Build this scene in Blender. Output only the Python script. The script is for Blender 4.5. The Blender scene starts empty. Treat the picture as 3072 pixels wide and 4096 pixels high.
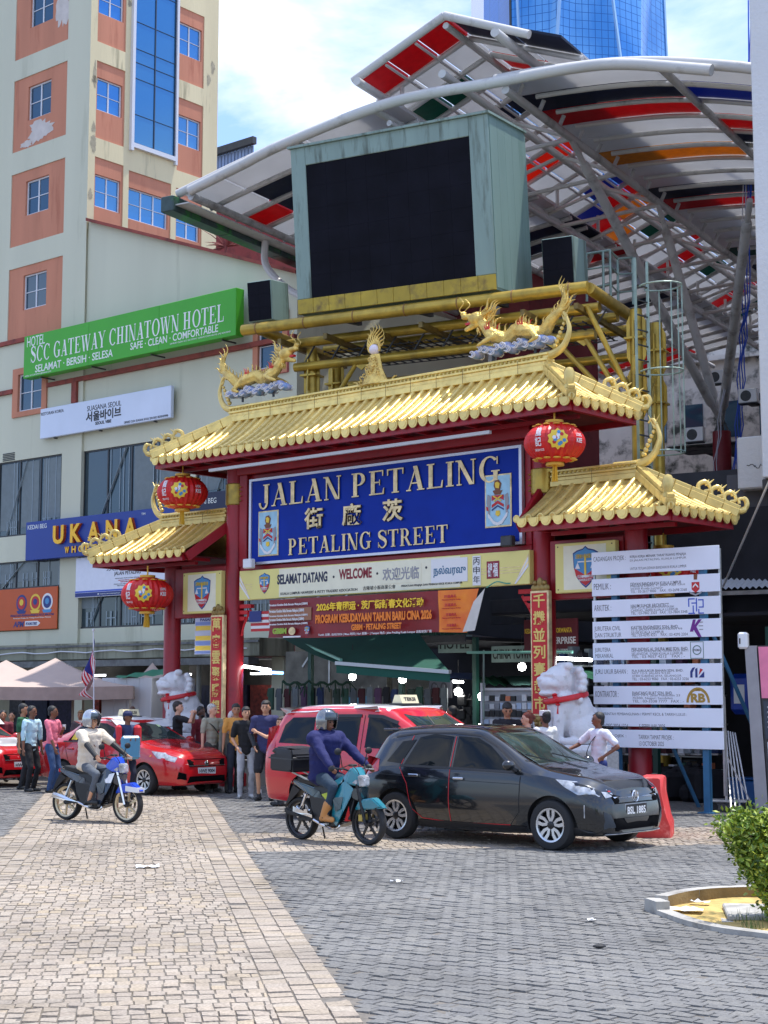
import bpy, bmesh, math, random
import numpy as np
from mathutils import Vector, Matrix, geometry
from mathutils.bvhtree import BVHTree
random.seed(7)
PI=math.pi
SC=bpy.context.scene
COL=SC.collection
# ---------------------------------------------------------------- camera
F=6300.;CX=1536.;CY=2048.;H=1.95;PT=math.atan(726/6300.)
cp,sp=math.cos(PT),math.sin(PT)
cam=bpy.data.cameras.new('camera');cam.sensor_fit='VERTICAL';cam.sensor_height=36;cam.lens=36*F/4096
cam.clip_end=6000;cam.clip_start=.1
co=bpy.data.objects.new('camera',cam);COL.objects.link(co);co.location=(0,0,H);co.rotation_euler=(PI/2+PT,0,0)
SC.camera=co
# ---------------------------------------------------------------- light
SUN=Vector((.245,.10,.965)).normalized()
sl=bpy.data.lights.new('sun','SUN');sl.energy=3.3;sl.angle=math.radians(.55);sl.color=(1,.965,.9)
so=bpy.data.objects.new('sun',sl);COL.objects.link(so);so.rotation_euler=SUN.to_track_quat('Z','Y').to_euler()
w=bpy.data.worlds.new('World');SC.world=w;w.use_nodes=True
nt=w.node_tree;nt.nodes.clear()
N=nt.nodes.new;Lk=nt.links.new
out=N('ShaderNodeOutputWorld');bg=N('ShaderNodeBackground');bg.inputs[1].default_value=.135
sky=N('ShaderNodeTexSky');sky.sky_type='NISHITA';sky.sun_disc=False
sky.sun_elevation=math.asin(SUN.z);sky.sun_rotation=math.atan2(SUN.x,SUN.y);sky.air_density=1.1;sky.dust_density=1.5
tc=N('ShaderNodeTexCoord');mp=N('ShaderNodeMapping');mp.inputs['Scale'].default_value=(1,1,2.2);mp.inputs['Location'].default_value=(3.1,1.7,.35)
nz=N('ShaderNodeTexNoise');nz.inputs['Scale'].default_value=5.5;nz.inputs['Detail'].default_value=8;nz.inputs['Roughness'].default_value=.55;nz.inputs['Distortion'].default_value=.3
cr=N('ShaderNodeValToRGB');cr.color_ramp.elements[0].position=.44;cr.color_ramp.elements[0].color=(.1,.1,.1,1);cr.color_ramp.elements[1].position=.66;cr.color_ramp.elements[1].color=(1,1,1,1)
n2=N('ShaderNodeTexNoise');n2.inputs['Scale'].default_value=9;n2.inputs['Detail'].default_value=6
cr2=N('ShaderNodeValToRGB');cr2.color_ramp.elements[0].position=.3;cr2.color_ramp.elements[0].color=(4.9,5.5,6.5,1);cr2.color_ramp.elements[1].position=.7;cr2.color_ramp.elements[1].color=(7.4,7.5,7.7,1)
mx=N('ShaderNodeMixRGB')
gn=N('ShaderNodeMixRGB');gn.blend_type='MULTIPLY';gn.inputs[0].default_value=1;gn.inputs[2].default_value=(.82,1.05,1.5,1)
Lk(sky.outputs[0],gn.inputs[1])
Lk(tc.outputs['Generated'],mp.inputs[0]);Lk(mp.outputs[0],nz.inputs[0]);Lk(mp.outputs[0],n2.inputs[0]);Lk(nz.outputs[0],cr.inputs[0]);Lk(n2.outputs[0],cr2.inputs[0])
Lk(cr.outputs[0],mx.inputs[0]);Lk(gn.outputs[0],mx.inputs[1]);Lk(cr2.outputs[0],mx.inputs[2]);Lk(mx.outputs[0],bg.inputs[0]);Lk(bg.outputs[0],out.inputs[0])
vs=SC.view_settings;vs.view_transform='Standard';vs.look='None';vs.exposure=.68;vs.gamma=1;vs.use_curve_mapping=False
try:
    SC.cycles.max_bounces=6;SC.cycles.transparent_max_bounces=6;SC.cycles.use_denoising=True
except Exception: pass
# ---------------------------------------------------------------- frames
def ray(px,py):
    a=(px-CX)/F;b=(CY-py)/F
    return (a,cp-b*sp,sp+b*cp)
def at(px,py,Y):
    d=ray(px,py);t=Y/d[1];return Vector((d[0]*t,Y,H+d[2]*t))
def gr(px,py,z=0):
    d=ray(px,py);t=(z-H)/d[2];return Vector((d[0]*t,d[1]*t,z))
class Fr:
    def __init__(s,ox,oy,dx,dy):
        n=math.hypot(dx,dy);s.o=(ox,oy);s.d=(dx/n,dy/n);s.n=(-dy/n,dx/n);s.rz=math.atan2(dy,dx)
    def sz(s,px,py,y=0):
        d=ray(px,py);t=(s.o[0]*s.n[0]+s.o[1]*s.n[1]+y)/(d[0]*s.n[0]+d[1]*s.n[1])
        X,Y,Z=d[0]*t,d[1]*t,H+d[2]*t
        return ((X-s.o[0])*s.d[0]+(Y-s.o[1])*s.d[1],Z)
    def yz(s,px,py,x=0):
        d=ray(px,py);t=(s.o[0]*s.d[0]+s.o[1]*s.d[1]+x)/(d[0]*s.d[0]+d[1]*s.d[1])
        X,Y,Z=d[0]*t,d[1]*t,H+d[2]*t
        return ((X-s.o[0])*s.n[0]+(Y-s.o[1])*s.n[1],Z)
    def w(s,x,y,z=0):
        return Vector((s.o[0]+s.d[0]*x+s.n[0]*y,s.o[1]+s.d[1]*x+s.n[1]*y,z))
    def loc(s,p):
        X,Y=p[0]-s.o[0],p[1]-s.o[1]
        return Vector((X*s.d[0]+Y*s.d[1],X*s.n[0]+Y*s.n[1],p[2]))
GATE=Fr(2.907,28.5,.7497,-.6618)
HOT=Fr(-9.04,48.2,.7657,-.6432)
GAN=Fr(3.95,30.5,.886,-.463)
# ---------------------------------------------------------------- materials
MATS={}
def lin(c):
    return tuple(((x/255)/12.92 if x/255<=.04045 else ((x/255+.055)/1.055)**2.4) for x in c)
def mat(name,col,rough=.6,metal=0,var=.0,vs_=6.,bump=0,bs=30.,dirt=None,ds=2.,dth=(.5,.7),coat=0,emit=0,streak=False,spec=.5,alpha=1,trans=0,rvar=0,col2=None):
    """procedural principled material. col = linear rgb"""
    if name in MATS: return MATS[name]
    m=bpy.data.materials.new(name);m.use_nodes=True;t=m.node_tree;b=t.nodes['Principled BSDF']
    nn=t.nodes.new;lk=t.links.new
    b.inputs['Roughness'].default_value=rough;b.inputs['Metallic'].default_value=metal;b.inputs['Specular IOR Level'].default_value=spec
    b.inputs['Coat Weight'].default_value=coat;b.inputs['Coat Roughness'].default_value=.06
    if trans: b.inputs['Transmission Weight'].default_value=trans
    if alpha<1: b.inputs['Alpha'].default_value=alpha
    col=tuple(col)+(1,)
    b.inputs['Base Color'].default_value=col
    if emit:
        b.inputs['Emission Color'].default_value=col;b.inputs['Emission Strength'].default_value=emit
    src=None
    if var or dirt or bump or rvar:
        tcn=nn('ShaderNodeTexCoord')
        mpn=nn('ShaderNodeMapping');lk(tcn.outputs['Object'],mpn.inputs[0])
        if streak: mpn.inputs['Scale'].default_value=(1,1,.12)
    if var:
        n=nn('ShaderNodeTexNoise');n.inputs['Scale'].default_value=vs_;n.inputs['Detail'].default_value=6;lk(mpn.outputs[0],n.inputs[0])
        r=nn('ShaderNodeValToRGB');r.color_ramp.elements[0].position=.3;r.color_ramp.elements[1].position=.7
        c2=col2 if col2 else tuple(max(0,x*(1-var)) for x in col[:3])
        c1=col[:3] if col2 else tuple(min(1,x*(1+var*.6)) for x in col[:3])
        r.color_ramp.elements[0].color=tuple(c2)+(1,);r.color_ramp.elements[1].color=tuple(c1)+(1,)
        lk(n.outputs[0],r.inputs[0]);src=r.outputs[0]
    if dirt:
        n=nn('ShaderNodeTexNoise');n.inputs['Scale'].default_value=ds;n.inputs['Detail'].default_value=9;n.inputs['Roughness'].default_value=.65;lk(mpn.outputs[0],n.inputs[0])
        r=nn('ShaderNodeValToRGB');r.color_ramp.elements[0].position=dth[0];r.color_ramp.elements[1].position=dth[1];r.color_ramp.elements[0].color=(0,0,0,1);r.color_ramp.elements[1].color=(1,1,1,1)
        lk(n.outputs[0],r.inputs[0])
        x=nn('ShaderNodeMixRGB');lk(r.outputs[0],x.inputs[0])
        if src: lk(src,x.inputs[1])
        else: x.inputs[1].default_value=col
        x.inputs[2].default_value=tuple(dirt)+(1,);src=x.outputs[0]
    if src: lk(src,b.inputs['Base Color'])
    if rvar:
        n=nn('ShaderNodeTexNoise');n.inputs['Scale'].default_value=4;n.inputs['Detail'].default_value=5;lk(mpn.outputs[0],n.inputs[0])
        q=nn('ShaderNodeMapRange');q.inputs['To Min'].default_value=max(0,rough-rvar);q.inputs['To Max'].default_value=min(1,rough+rvar);lk(n.outputs[0],q.inputs[0]);lk(q.outputs[0],b.inputs['Roughness'])
    if bump:
        n=nn('ShaderNodeTexNoise');n.inputs['Scale'].default_value=bs;n.inputs['Detail'].default_value=6;lk(mpn.outputs[0],n.inputs[0])
        u=nn('ShaderNodeBump');u.inputs['Strength'].default_value=bump;u.inputs['Distance'].default_value=.02;lk(n.outputs[0],u.inputs['Height']);lk(u.outputs[0],b.inputs['Normal'])
    MATS[name]=m;return m
def rnd_mat(name,cols,rough=.8,bump=.4,bs=60.,big=None,bigs=.35):
    """stone whose tone changes from piece to piece (random per island or per object) with grain"""
    if name in MATS: return MATS[name]
    m=bpy.data.materials.new(name);m.use_nodes=True;t=m.node_tree;b=t.nodes['Principled BSDF'];nn=t.nodes.new;lk=t.links.new
    b.inputs['Roughness'].default_value=rough
    g=nn('ShaderNodeNewGeometry');oi=nn('ShaderNodeObjectInfo');ad=nn('ShaderNodeMath');ad.operation='ADD';lk(g.outputs['Random Per Island'],ad.inputs[0]);lk(oi.outputs['Random'],ad.inputs[1])
    fr=nn('ShaderNodeMath');fr.operation='FRACT';lk(ad.outputs[0],fr.inputs[0])
    r=nn('ShaderNodeValToRGB');e=r.color_ramp.elements
    while len(e)<len(cols): e.new(.5)
    for i,c in enumerate(cols): e[i].position=i/(len(cols)-1);e[i].color=tuple(c)+(1,)
    lk(fr.outputs[0],r.inputs[0])
    tcn=nn('ShaderNodeTexCoord')
    gm=nn('ShaderNodeNewGeometry')
    n=nn('ShaderNodeTexNoise');n.inputs['Scale'].default_value=45;n.inputs['Detail'].default_value=5;lk(gm.outputs['Position'],n.inputs[0])
    q=nn('ShaderNodeMapRange');q.inputs['From Min'].default_value=.3;q.inputs['From Max'].default_value=.7;q.inputs['To Min'].default_value=.72;q.inputs['To Max'].default_value=1.22;lk(n.outputs[0],q.inputs[0])
    x=nn('ShaderNodeMixRGB');x.blend_type='MULTIPLY';x.inputs[0].default_value=1;lk(r.outputs[0],x.inputs[1]);lk(q.outputs[0],x.inputs[2]);src=x.outputs[0]
    n3=nn('ShaderNodeTexNoise');n3.inputs['Scale'].default_value=bigs;n3.inputs['Detail'].default_value=7;n3.inputs['Roughness'].default_value=.6;lk(gm.outputs['Position'],n3.inputs[0])
    q3=nn('ShaderNodeMapRange');q3.inputs['From Min'].default_value=.35;q3.inputs['From Max'].default_value=.65;q3.inputs['To Min'].default_value=.78;q3.inputs['To Max'].default_value=1.12;lk(n3.outputs[0],q3.inputs[0])
    x3=nn('ShaderNodeMixRGB');x3.blend_type='MULTIPLY';x3.inputs[0].default_value=1;lk(src,x3.inputs[1]);lk(q3.outputs[0],x3.inputs[2])
    n5=nn('ShaderNodeTexNoise');n5.inputs['Scale'].default_value=1.1;n5.inputs['Detail'].default_value=6;n5.inputs['Roughness'].default_value=.7;lk(gm.outputs['Position'],n5.inputs[0])
    q5=nn('ShaderNodeMapRange');q5.inputs['From Min'].default_value=.58;q5.inputs['From Max'].default_value=.70;q5.inputs['To Min'].default_value=1;q5.inputs['To Max'].default_value=.62;lk(n5.outputs[0],q5.inputs[0])
    x5=nn('ShaderNodeMixRGB');x5.blend_type='MULTIPLY';x5.inputs[0].default_value=1;lk(x3.outputs[0],x5.inputs[1]);lk(q5.outputs[0],x5.inputs[2]);lk(x5.outputs[0],b.inputs['Base Color'])
    u=nn('ShaderNodeBump');u.inputs['Strength'].default_value=bump;u.inputs['Distance'].default_value=.01
    n4=nn('ShaderNodeTexNoise');n4.inputs['Scale'].default_value=bs;n4.inputs['Detail'].default_value=6;lk(gm.outputs['Position'],n4.inputs[0]);lk(n4.outputs[0],u.inputs['Height']);lk(u.outputs[0],b.inputs['Normal'])
    MATS[name]=m;return m
def glass(name,col,rough=.03,metal=.0):
    return mat(name,col,rough,metal,bump=.03,bs=1.2,spec=.9)
# ---------------------------------------------------------------- mesh builder
class MB:
    def __init__(s): s.v=[];s.f=[];s.m=[];s.mi=0
    def add(s,vs,fs,M=None):
        b=len(s.v)
        s.v.extend([tuple(M@Vector(p)) if M else tuple(p) for p in vs]);s.f.extend([tuple(b+i for i in f) for f in fs]);s.m.extend([s.mi]*len(fs));return s
    def box(s,x0,x1,y0,y1,z0,z1,M=None):
        return s.add([(x0,y0,z0),(x1,y0,z0),(x1,y1,z0),(x0,y1,z0),(x0,y0,z1),(x1,y0,z1),(x1,y1,z1),(x0,y1,z1)],[(0,3,2,1),(4,5,6,7),(0,1,5,4),(1,2,6,5),(2,3,7,6),(3,0,4,7)],M)
    def bbox(s,x0,x1,y0,y1,z0,z1,c=.01,M=None):
        """box with chamfered edges"""
        X=(x0,x1);Y=(y0,y1);Z=(z0,z1);vs=[]
        for i in(0,1):
            for j in(0,1):
                for k in(0,1):
                    sx=c if i==0 else -c;sy=c if j==0 else -c;sz=c if k==0 else -c
                    vs+= [(X[i],Y[j]+sy,Z[k]+sz),(X[i]+sx,Y[j],Z[k]+sz),(X[i]+sx,Y[j]+sy,Z[k])]
        bm=bmesh.new();
        for p in vs: bm.verts.new(p)
        r=bmesh.ops.convex_hull(bm,input=bm.verts[:]);bmesh.ops.delete(bm,geom=[g for g in r['geom_interior'] if isinstance(g,bmesh.types.BMVert)],context='VERTS')
        bm.verts.index_update();s.add([v.co for v in bm.verts],[[v.index for v in f.verts] for f in bm.faces],M);bm.free();return s
    def tube(s,pts,r,n=10,cap=True,flat=None):
        pts=[Vector(p) for p in pts];rs=r if isinstance(r,(list,tuple)) else [r]*len(pts)
        vs=[];fs=[];up=None
        for i,p in enumerate(pts):
            d=(pts[min(i+1,len(pts)-1)]-pts[max(i-1,0)])
            d=d.normalized() if d.length>1e-9 else Vector((0,0,1))
            if up is None: up=Vector((0,0,1)) if abs(d.z)<.9 else Vector((1,0,0))
            a=d.cross(up)
            if a.length<1e-6: a=d.orthogonal()
            a.normalize();b=a.cross(d).normalized();up=b
            for k in range(n):
                t=2*PI*k/n;q=a*math.cos(t)*rs[i]+b*math.sin(t)*rs[i]*(flat or 1);vs.append(p+q)
        for i in range(len(pts)-1):
            for k in range(n):
                k2=(k+1)%n;fs.append((i*n+k,i*n+k2,(i+1)*n+k2,(i+1)*n+k))
        if cap: fs.append(tuple(range(n))[::-1]);fs.append(tuple((len(pts)-1)*n+k for k in range(n)))
        return s.add(vs,fs)
    def bar(s,p0,p1,w,h=None):
        h=h or w;p0=Vector(p0);p1=Vector(p1);d=(p1-p0);L=d.length;d.normalize()
        up=Vector((0,0,1)) if abs(d.z)<.95 else Vector((0,1,0))
        a=d.cross(up).normalized();b=a.cross(d)
        M=Matrix((a,d,b)).transposed().to_4x4();M.translation=p0
        return s.box(-w/2,w/2,0,L,-h/2,h/2,M)
    def lathe(s,prof,n=16,M=None,a0=0,a1=2*PI,cap=False):
        full=abs(a1-a0-2*PI)<1e-6;m=n if full else n+1;vs=[];fs=[]
        for r,z in prof:
            for k in range(m):
                t=a0+(a1-a0)*k/n;vs.append((r*math.cos(t),r*math.sin(t),z))
        for i in range(len(prof)-1):
            for k in range(n):
                k2=(k+1)%m;fs.append((i*m+k,i*m+k2,(i+1)*m+k2,(i+1)*m+k))
        if cap: fs.append(tuple(range(m))[::-1]);fs.append(tuple((len(prof)-1)*m+k for k in range(m)))
        return s.add(vs,fs,M)
    def ball(s,c,r,n=10,sc=(1,1,1),M=None):
        prof=[(max(1e-4,math.sin(PI*i/n))*1,-math.cos(PI*i/n)) for i in range(n+1)]
        T=Matrix.Translation(c)@Matrix.Diagonal((r*sc[0],r*sc[1],r*sc[2],1))
        return s.lathe(prof,n+2,(M@T) if M else T)
    def prism(s,poly,y0,y1,M=None,plane='xz'):
        """extrude a polygon given in (x,z) along y"""
        n=len(poly)
        f=(lambda a,b,c:(a,c,b)) if plane=='xz' else ((lambda a,b,c:(a,b,c)) if plane=='xy' else (lambda a,b,c:(c,a,b)))
        vs=[f(a,b,y0) for a,b in poly]+[f(a,b,y1) for a,b in poly]
        fs=[tuple(range(n)),tuple(range(2*n-1,n-1,-1))]+[(i,i+n,(i+1)%n+n,(i+1)%n) for i in range(n)]
        return s.add(vs,fs,M)
    def grid(s,fn,nu,nv,closed=False):
        vs=[fn(i/nu,j/nv) for i in range(nu+1) for j in range(nv+1)]
        fs=[(i*(nv+1)+j,(i+1)*(nv+1)+j,(i+1)*(nv+1)+j+1,i*(nv+1)+j+1) for i in range(nu) for j in range(nv)]
        return s.add(vs,fs)
    def mesh(s,name,mats,smooth=False,fixn=True,ang=35):
        me=bpy.data.meshes.new(name);me.from_pydata([tuple(v) for v in s.v],[],s.f)
        for m in (mats if isinstance(mats,(list,tuple)) else [mats]): me.materials.append(m)
        if any(s.m): me.polygons.foreach_set('material_index',s.m)
        if fixn:
            bm=bmesh.new();bm.from_mesh(me);bmesh.ops.recalc_face_normals(bm,faces=bm.faces[:]);bm.to_mesh(me);bm.free()
        if smooth:
            me.shade_smooth()
            try: me.set_sharp_from_angle(angle=math.radians(ang))
            except Exception: pass
        me.update();return me
    def build(s,name,mats,parent=None,smooth=False,loc=None,fixn=True,ang=35):
        return obj(name,s.mesh(name,mats,smooth,fixn,ang),parent,loc)
def obj(name,me,parent=None,loc=None,rot=None):
    o=bpy.data.objects.new(name,me);COL.objects.link(o)
    if parent is not None: o.parent=parent
    if loc is not None: o.location=loc
    if rot is not None: o.rotation_euler=rot
    return o
def tag(o,label=None,cat=None,group=None,kind=None):
    if label: o['label']=label
    if cat: o['category']=cat
    if group: o['group']=group
    if kind: o['kind']=kind
    return o
def thing(name,label,cat,loc=(0,0,0),rz=0,group=None,fr=None):
    o=bpy.data.objects.new(name,None);COL.objects.link(o)
    if fr is not None: o.location=fr.w(*loc);o.rotation_euler=(0,0,fr.rz+rz)
    else: o.location=loc;o.rotation_euler=(0,0,rz)
    return tag(o,label,cat,group)
def mesh_thing(o,label,cat,group=None,loc=None,rz=None):
    if loc is not None:o.location=loc
    if rz is not None:o.rotation_euler=(0,0,rz)
    return tag(o,label,cat,group)
def catmull(pts,n=6):
    P=[Vector(p) for p in pts];P=[P[0]*2-P[1]]+P+[P[-1]*2-P[-2]];o=[]
    for i in range(1,len(P)-2):
        for k in range(n):
            t=k/n;a,b,c,d=P[i-1],P[i],P[i+1],P[i+2]
            o.append(.5*((2*b)+(c-a)*t+(2*a-5*b+4*c-d)*t*t+(3*b-a-3*c+d)*t**3))
    o.append(P[-2]);return o
# ---------------------------------------------------------------- lettering
def text(s,box,m,parent,y=-.01,ext=.003,bold=0,name='lettering',fit=True,shear=0,align='l',M=None,flip=False):
    """flat lettering fitted into box (x0,z0,x1,z1) on the local xz plane"""
    c=bpy.data.curves.new(name,'FONT');c.body=s;c.extrude=ext;c.offset=bold;c.resolution_u=3;c.shear=shear;c.space_line=1.05
    o=bpy.data.objects.new(name,c);me=bpy.data.meshes.new_from_object(o)
    bpy.data.objects.remove(o);bpy.data.curves.remove(c)
    if not me.vertices: return None
    a=np.empty(len(me.vertices)*3);me.vertices.foreach_get('co',a);a=a.reshape(-1,3)
    lo=a[:,:2].min(0);hi=a[:,:2].max(0);x0,z0,x1,z1=box
    sx=(x1-x0)/max(1e-6,hi[0]-lo[0]);sz=(z1-z0)/max(1e-6,hi[1]-lo[1])
    if not fit: sx=min(sx,sz*1.0);sz=min(sx,sz)
    b=np.empty_like(a);b[:,0]=x0+(a[:,0]-lo[0])*sx;b[:,2]=z0+(a[:,1]-lo[1])*sz;b[:,1]=y-a[:,2]
    me.vertices.foreach_set('co',b.ravel())
    me.name=name;me.materials.clear();me.materials.append(m)
    if M is not None: me.transform(M)
    me.update();return obj(name,me,parent)
def glyph(ch):
    """roman serif capital made of thick and thin strokes: list of polygons in unit height, and advance"""
    P=[];T=.17;t=.055;sf=.05
    def R(x0,y0,x1,y1): P.append([(x0,y0),(x1,y0),(x1,y1),(x0,y1)])
    def S(x,y,w=T,e=.075): R(x-e,y,x+w+e,y+(sf if y<.5 else -sf)) if y<.5 else R(x-e,y-sf,x+w+e,y)
    def stem(x,w=T,y0=0,y1=1,b=1,tt=1):
        R(x,y0,x+w,y1)
        if b: S(x,0,w)
        if tt: S(x,1,w)
    def dg(x0,y0,x1,y1,w): P.append([(x0,y0),(x0+w,y0),(x1+w,y1),(x1,y1)])
    def arc(cx,cy,rx,ry,a0,a1,tx,ty,n=14):
        for i in range(n):
            a=math.radians(a0+(a1-a0)*i/n);b=math.radians(a0+(a1-a0)*(i+1)/n)
            P.append([(cx+rx*math.cos(a),cy+ry*math.sin(a)),(cx+rx*math.cos(b),cy+ry*math.sin(b)),(cx+(rx-tx)*math.cos(b),cy+(ry-ty)*math.sin(b)),(cx+(rx-tx)*math.cos(a),cy+(ry-ty)*math.sin(a))])
    if ch=='I': stem(.1);A=.38
    elif ch=='J': stem(.26,b=0,y0=.18);arc(.2,.2,.23,.3,180,360,.1,.07);A=.55
    elif ch=='L': stem(.1);R(.27,0,.62,t);P.append([(.6,0),(.68,0),(.7,.3),(.66,.3)]);A=.76
    elif ch=='E': stem(.1);R(.27,0,.62,t);R(.27,1-t,.6,1);R(.27,.48,.48,.48+t);P.append([(.6,0),(.68,0),(.7,.26),(.66,.26)]);P.append([(.6,1),(.65,1),(.65,.76),(.61,.76)]);R(.47,.38,.505,.62);A=.78
    elif ch=='T': stem(.28,tt=0);R(.03,1-t,.7,1);P.append([(0.0,1),(.06,1),(.05,.74),(.01,.74)]);P.append([(.67,1),(.73,1),(.72,.74),(.68,.74)]);A=.78
    elif ch=='H': stem(.1);stem(.56);R(.27,.47,.56,.47+t);A=.92
    elif ch=='N': R(.12,0,.12+t,1);S(.12,0,t);dg(.56,0,.06,1,T);R(.7,0,.7+t,1);S(.7,1,t);R(0,1-sf,.12,1);A=.88
    elif ch=='A': dg(.1,0,.42,1,t);dg(.56,0,.32,1,T*1.05);R(.24,.28,.58,.28+t);S(.1,0,t);S(.56,0,T);A=.84
    elif ch=='P' or ch=='R':
        stem(.1);arc(.34,.73,.3,.27,-90,90,.16,t);R(.27,1-t,.34,1);R(.27,.46,.34,.46+t);A=.76
        if ch=='R': dg(.62,0,.34,.48,T);R(.6,0,.86,sf);A=.88
    elif ch in 'CG':
        arc(.46,.5,.42,.52,45,315,.17,.06,20);P.append([(.74,.98),(.78,.98),(.78,.68),(.74,.68)])
        if ch=='G': R(.6,.05,.77,.42);R(.52,.4,.85,.4+sf);A=.9
        else: A=.86
    elif ch=='O': arc(.47,.5,.43,.52,0,360,.17,.06,26);A=.94
    elif ch=='S':
        path=catmull([(.6,.8,0),(.5,.95,0),(.32,.985,0),(.14,.88,0),(.16,.68,0),(.36,.54,0),(.56,.4,0),(.6,.2,0),(.44,.02,0),(.26,.02,0),(.1,.2,0)],4)
        n=len(path)
        for i in range(n-1):
            def wd(k):
                u=k/(n-1);return .035+.075*math.exp(-((u-.5)/.2)**2)
            d=(path[i+1]-path[i]).normalized();q=Vector((-d.y,d.x,0))
            d2=(path[min(i+2,n-1)]-path[min(i+1,n-2)]).normalized();q2=Vector((-d2.y,d2.x,0))
            a=path[i]+q*wd(i);b=path[i]-q*wd(i);c=path[i+1]-q2*wd(i+1);e=path[i+1]+q2*wd(i+1)
            P.append([(a.x,a.y),(b.x,b.y),(c.x,c.y),(e.x,e.y)])
        R(.6,.68,.64,.99);R(.06,.01,.1,.33);A=.72
    elif ch=='W': dg(.26,0,.04,1,T*.9);dg(.3,0,.52,1,t);dg(.7,0,.46,1,T*.9);dg(.74,0,.98,1,t);S(.04,1);S(.46,1);S(.98,1,t,.06);A=1.14
    elif ch=='Y': dg(.34,.4,.04,1,T);dg(.42,.42,.7,1,t);R(.33,0,.5,.46);S(.33,0);S(.04,1);S(.7,1,t);A=.84
    else: A=.34
    return P,A
def serif(s,box,m,parent,y=-.01,ext=.02,name='lettering',per=False,edge=None,gap=.04):
    x0,z0,x1,z1=box;tot=sum(glyph(c)[1]+gap for c in s)-gap;kx=(x1-x0)/tot;kz=z1-z0;x=0;outs=[];mb=MB()
    for c in s:
        P,A=glyph(c)
        if per: mb=MB()
        for i,p in enumerate(P):
            q=[(x0+(x+a)*kx,z0+b*kz) for a,b in p]
            ar=sum(q[k][0]*q[(k+1)%4][1]-q[(k+1)%4][0]*q[k][1] for k in range(4))
            if ar<0:q=q[::-1]
            mb.mi=0;e=(i%7)*.0006
            mb.add([(a,y-ext-e,b) for a,b in q],[(0,1,2,3)])
            if edge or ext>.004:
                mb.mi=1 if edge else 0
                mb.add([(a,y-ext-e,b) for a,b in q]+[(a,y,b) for a,b in q],[(k,(k+1)%4,(k+1)%4+4,k+4) for k in range(4)])
        if per and P: outs.append(mb.build('letter',[m,edge] if edge else m,parent,fixn=False))
        x+=A+gap
    if not per: outs.append(mb.build(name,[m,edge] if edge else m,parent,fixn=False))
    return outs
# ---------------------------------------------------------------- shared materials
M_RED=mat('red_lacquer',lin((150,20,32)),.4,var=.18,vs_=1.3,dirt=lin((104,15,24)),ds=3,dth=(.55,.8))
M_GOLD=mat('gold_glazed_tile',(.82,.61,.20),.30,.32,var=.18,vs_=5,dirt=(.46,.30,.08),ds=4,dth=(.58,.8),rvar=.1)
def vary(m,lo=.78,hi=1.12):
    t=m.node_tree;b=t.nodes['Principled BSDF'];q=b.inputs['Base Color'];oi=t.nodes.new('ShaderNodeObjectInfo');mr=t.nodes.new('ShaderNodeMapRange');mr.inputs['To Min'].default_value=lo;mr.inputs['To Max'].default_value=hi
    x=t.nodes.new('ShaderNodeMixRGB');x.blend_type='MULTIPLY';x.inputs[0].default_value=1;src=q.links[0].from_socket;t.links.new(oi.outputs['Random'],mr.inputs[0]);t.links.new(src,x.inputs[1]);t.links.new(mr.outputs[0],x.inputs[2]);t.links.new(x.outputs[0],q)
vary(M_GOLD)
M_GOLDP=mat('gold_paint',(.50,.34,.055),.34,.45,var=.3,vs_=3,dirt=(.22,.15,.04),ds=2.5,dth=(.52,.75))
M_WHITE=mat('white_painted_sheet',(.72,.73,.76),.4,var=.05,vs_=2)
M_BLACK=mat('black_rubber',(.015,.015,.016),.6)
M_DARK=mat('dark_metal',(.04,.042,.045),.5,var=.3)
M_STEEL=mat('galvanised_steel',(.42,.43,.42),.42,.7,var=.25,vs_=8)
M_INK=mat('black_ink',(.025,.025,.03),.5)
M_GREYINK=mat('grey_ink',(.12,.12,.13),.5)
# ================================================================ ground
GB=rnd_mat('beige_granite_sett',[(.32,.262,.195),(.37,.305,.235),(.345,.285,.225),(.39,.33,.26),(.33,.275,.22),(.40,.32,.22)],.85,.5,70)
GG=rnd_mat('grey_granite_sett',[(.15,.145,.136),(.185,.18,.168),(.168,.163,.155),(.195,.187,.17),(.158,.154,.148)],.75,.5,70,bigs=.5)
GJ=mat('sand_joint',(.17,.15,.125),.95,var=.3,vs_=20)
far=mat('distant_paving',(.17,.17,.175),.85,var=.25,vs_=.4,bump=.3,bs=8)
o=MB().add([(-400,-200,-.03),(400,-200,-.03),(400,900,-.03),(-400,900,-.03)],[(0,1,2,3)]).build('ground',far);tag(o,kind='structure')
# joint bed under the setts
o=MB().add([(-22,6,-.008),(22,6,-.008),(22,47,-.008),(-22,47,-.008)],[(0,1,2,3)]).build('paving_bed',GJ);tag(o,kind='structure')
E1=np.array([.988,.153]);E2=np.array([-.153,.988])  # along the cross band, along the main path
def ftouv(x,y): return (x*E1[0]+y*E1[1], x*E2[0]+y*E2[1])
UR=ftouv(-1.69,19.85)[0];UL=ftouv(-4.97,20.4)[0]
VB0=ftouv(-1.69,19.95)[1];VB1=ftouv(-1.69,22.55)[1]
PLANT=[(2.36,14.6),(2.9,15.3),(3.6,15.55),(5.2,15.6),(6.3,14.6),(6.0,11.6),(4.6,11.5),(3.14,12.85),(2.62,13.5)]
def inpoly(x,y,P):
    c=False;n=len(P)
    for i in range(n):
        x1,y1=P[i];x2,y2=P[(i+1)%n]
        if (y1>y)!=(y2>y) and x<(x2-x1)*(y-y1)/(y2-y1)+x1: c=not c
    return c
rng=np.random.RandomState(3)
sett={'beige':[],'grey':[]}
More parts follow.
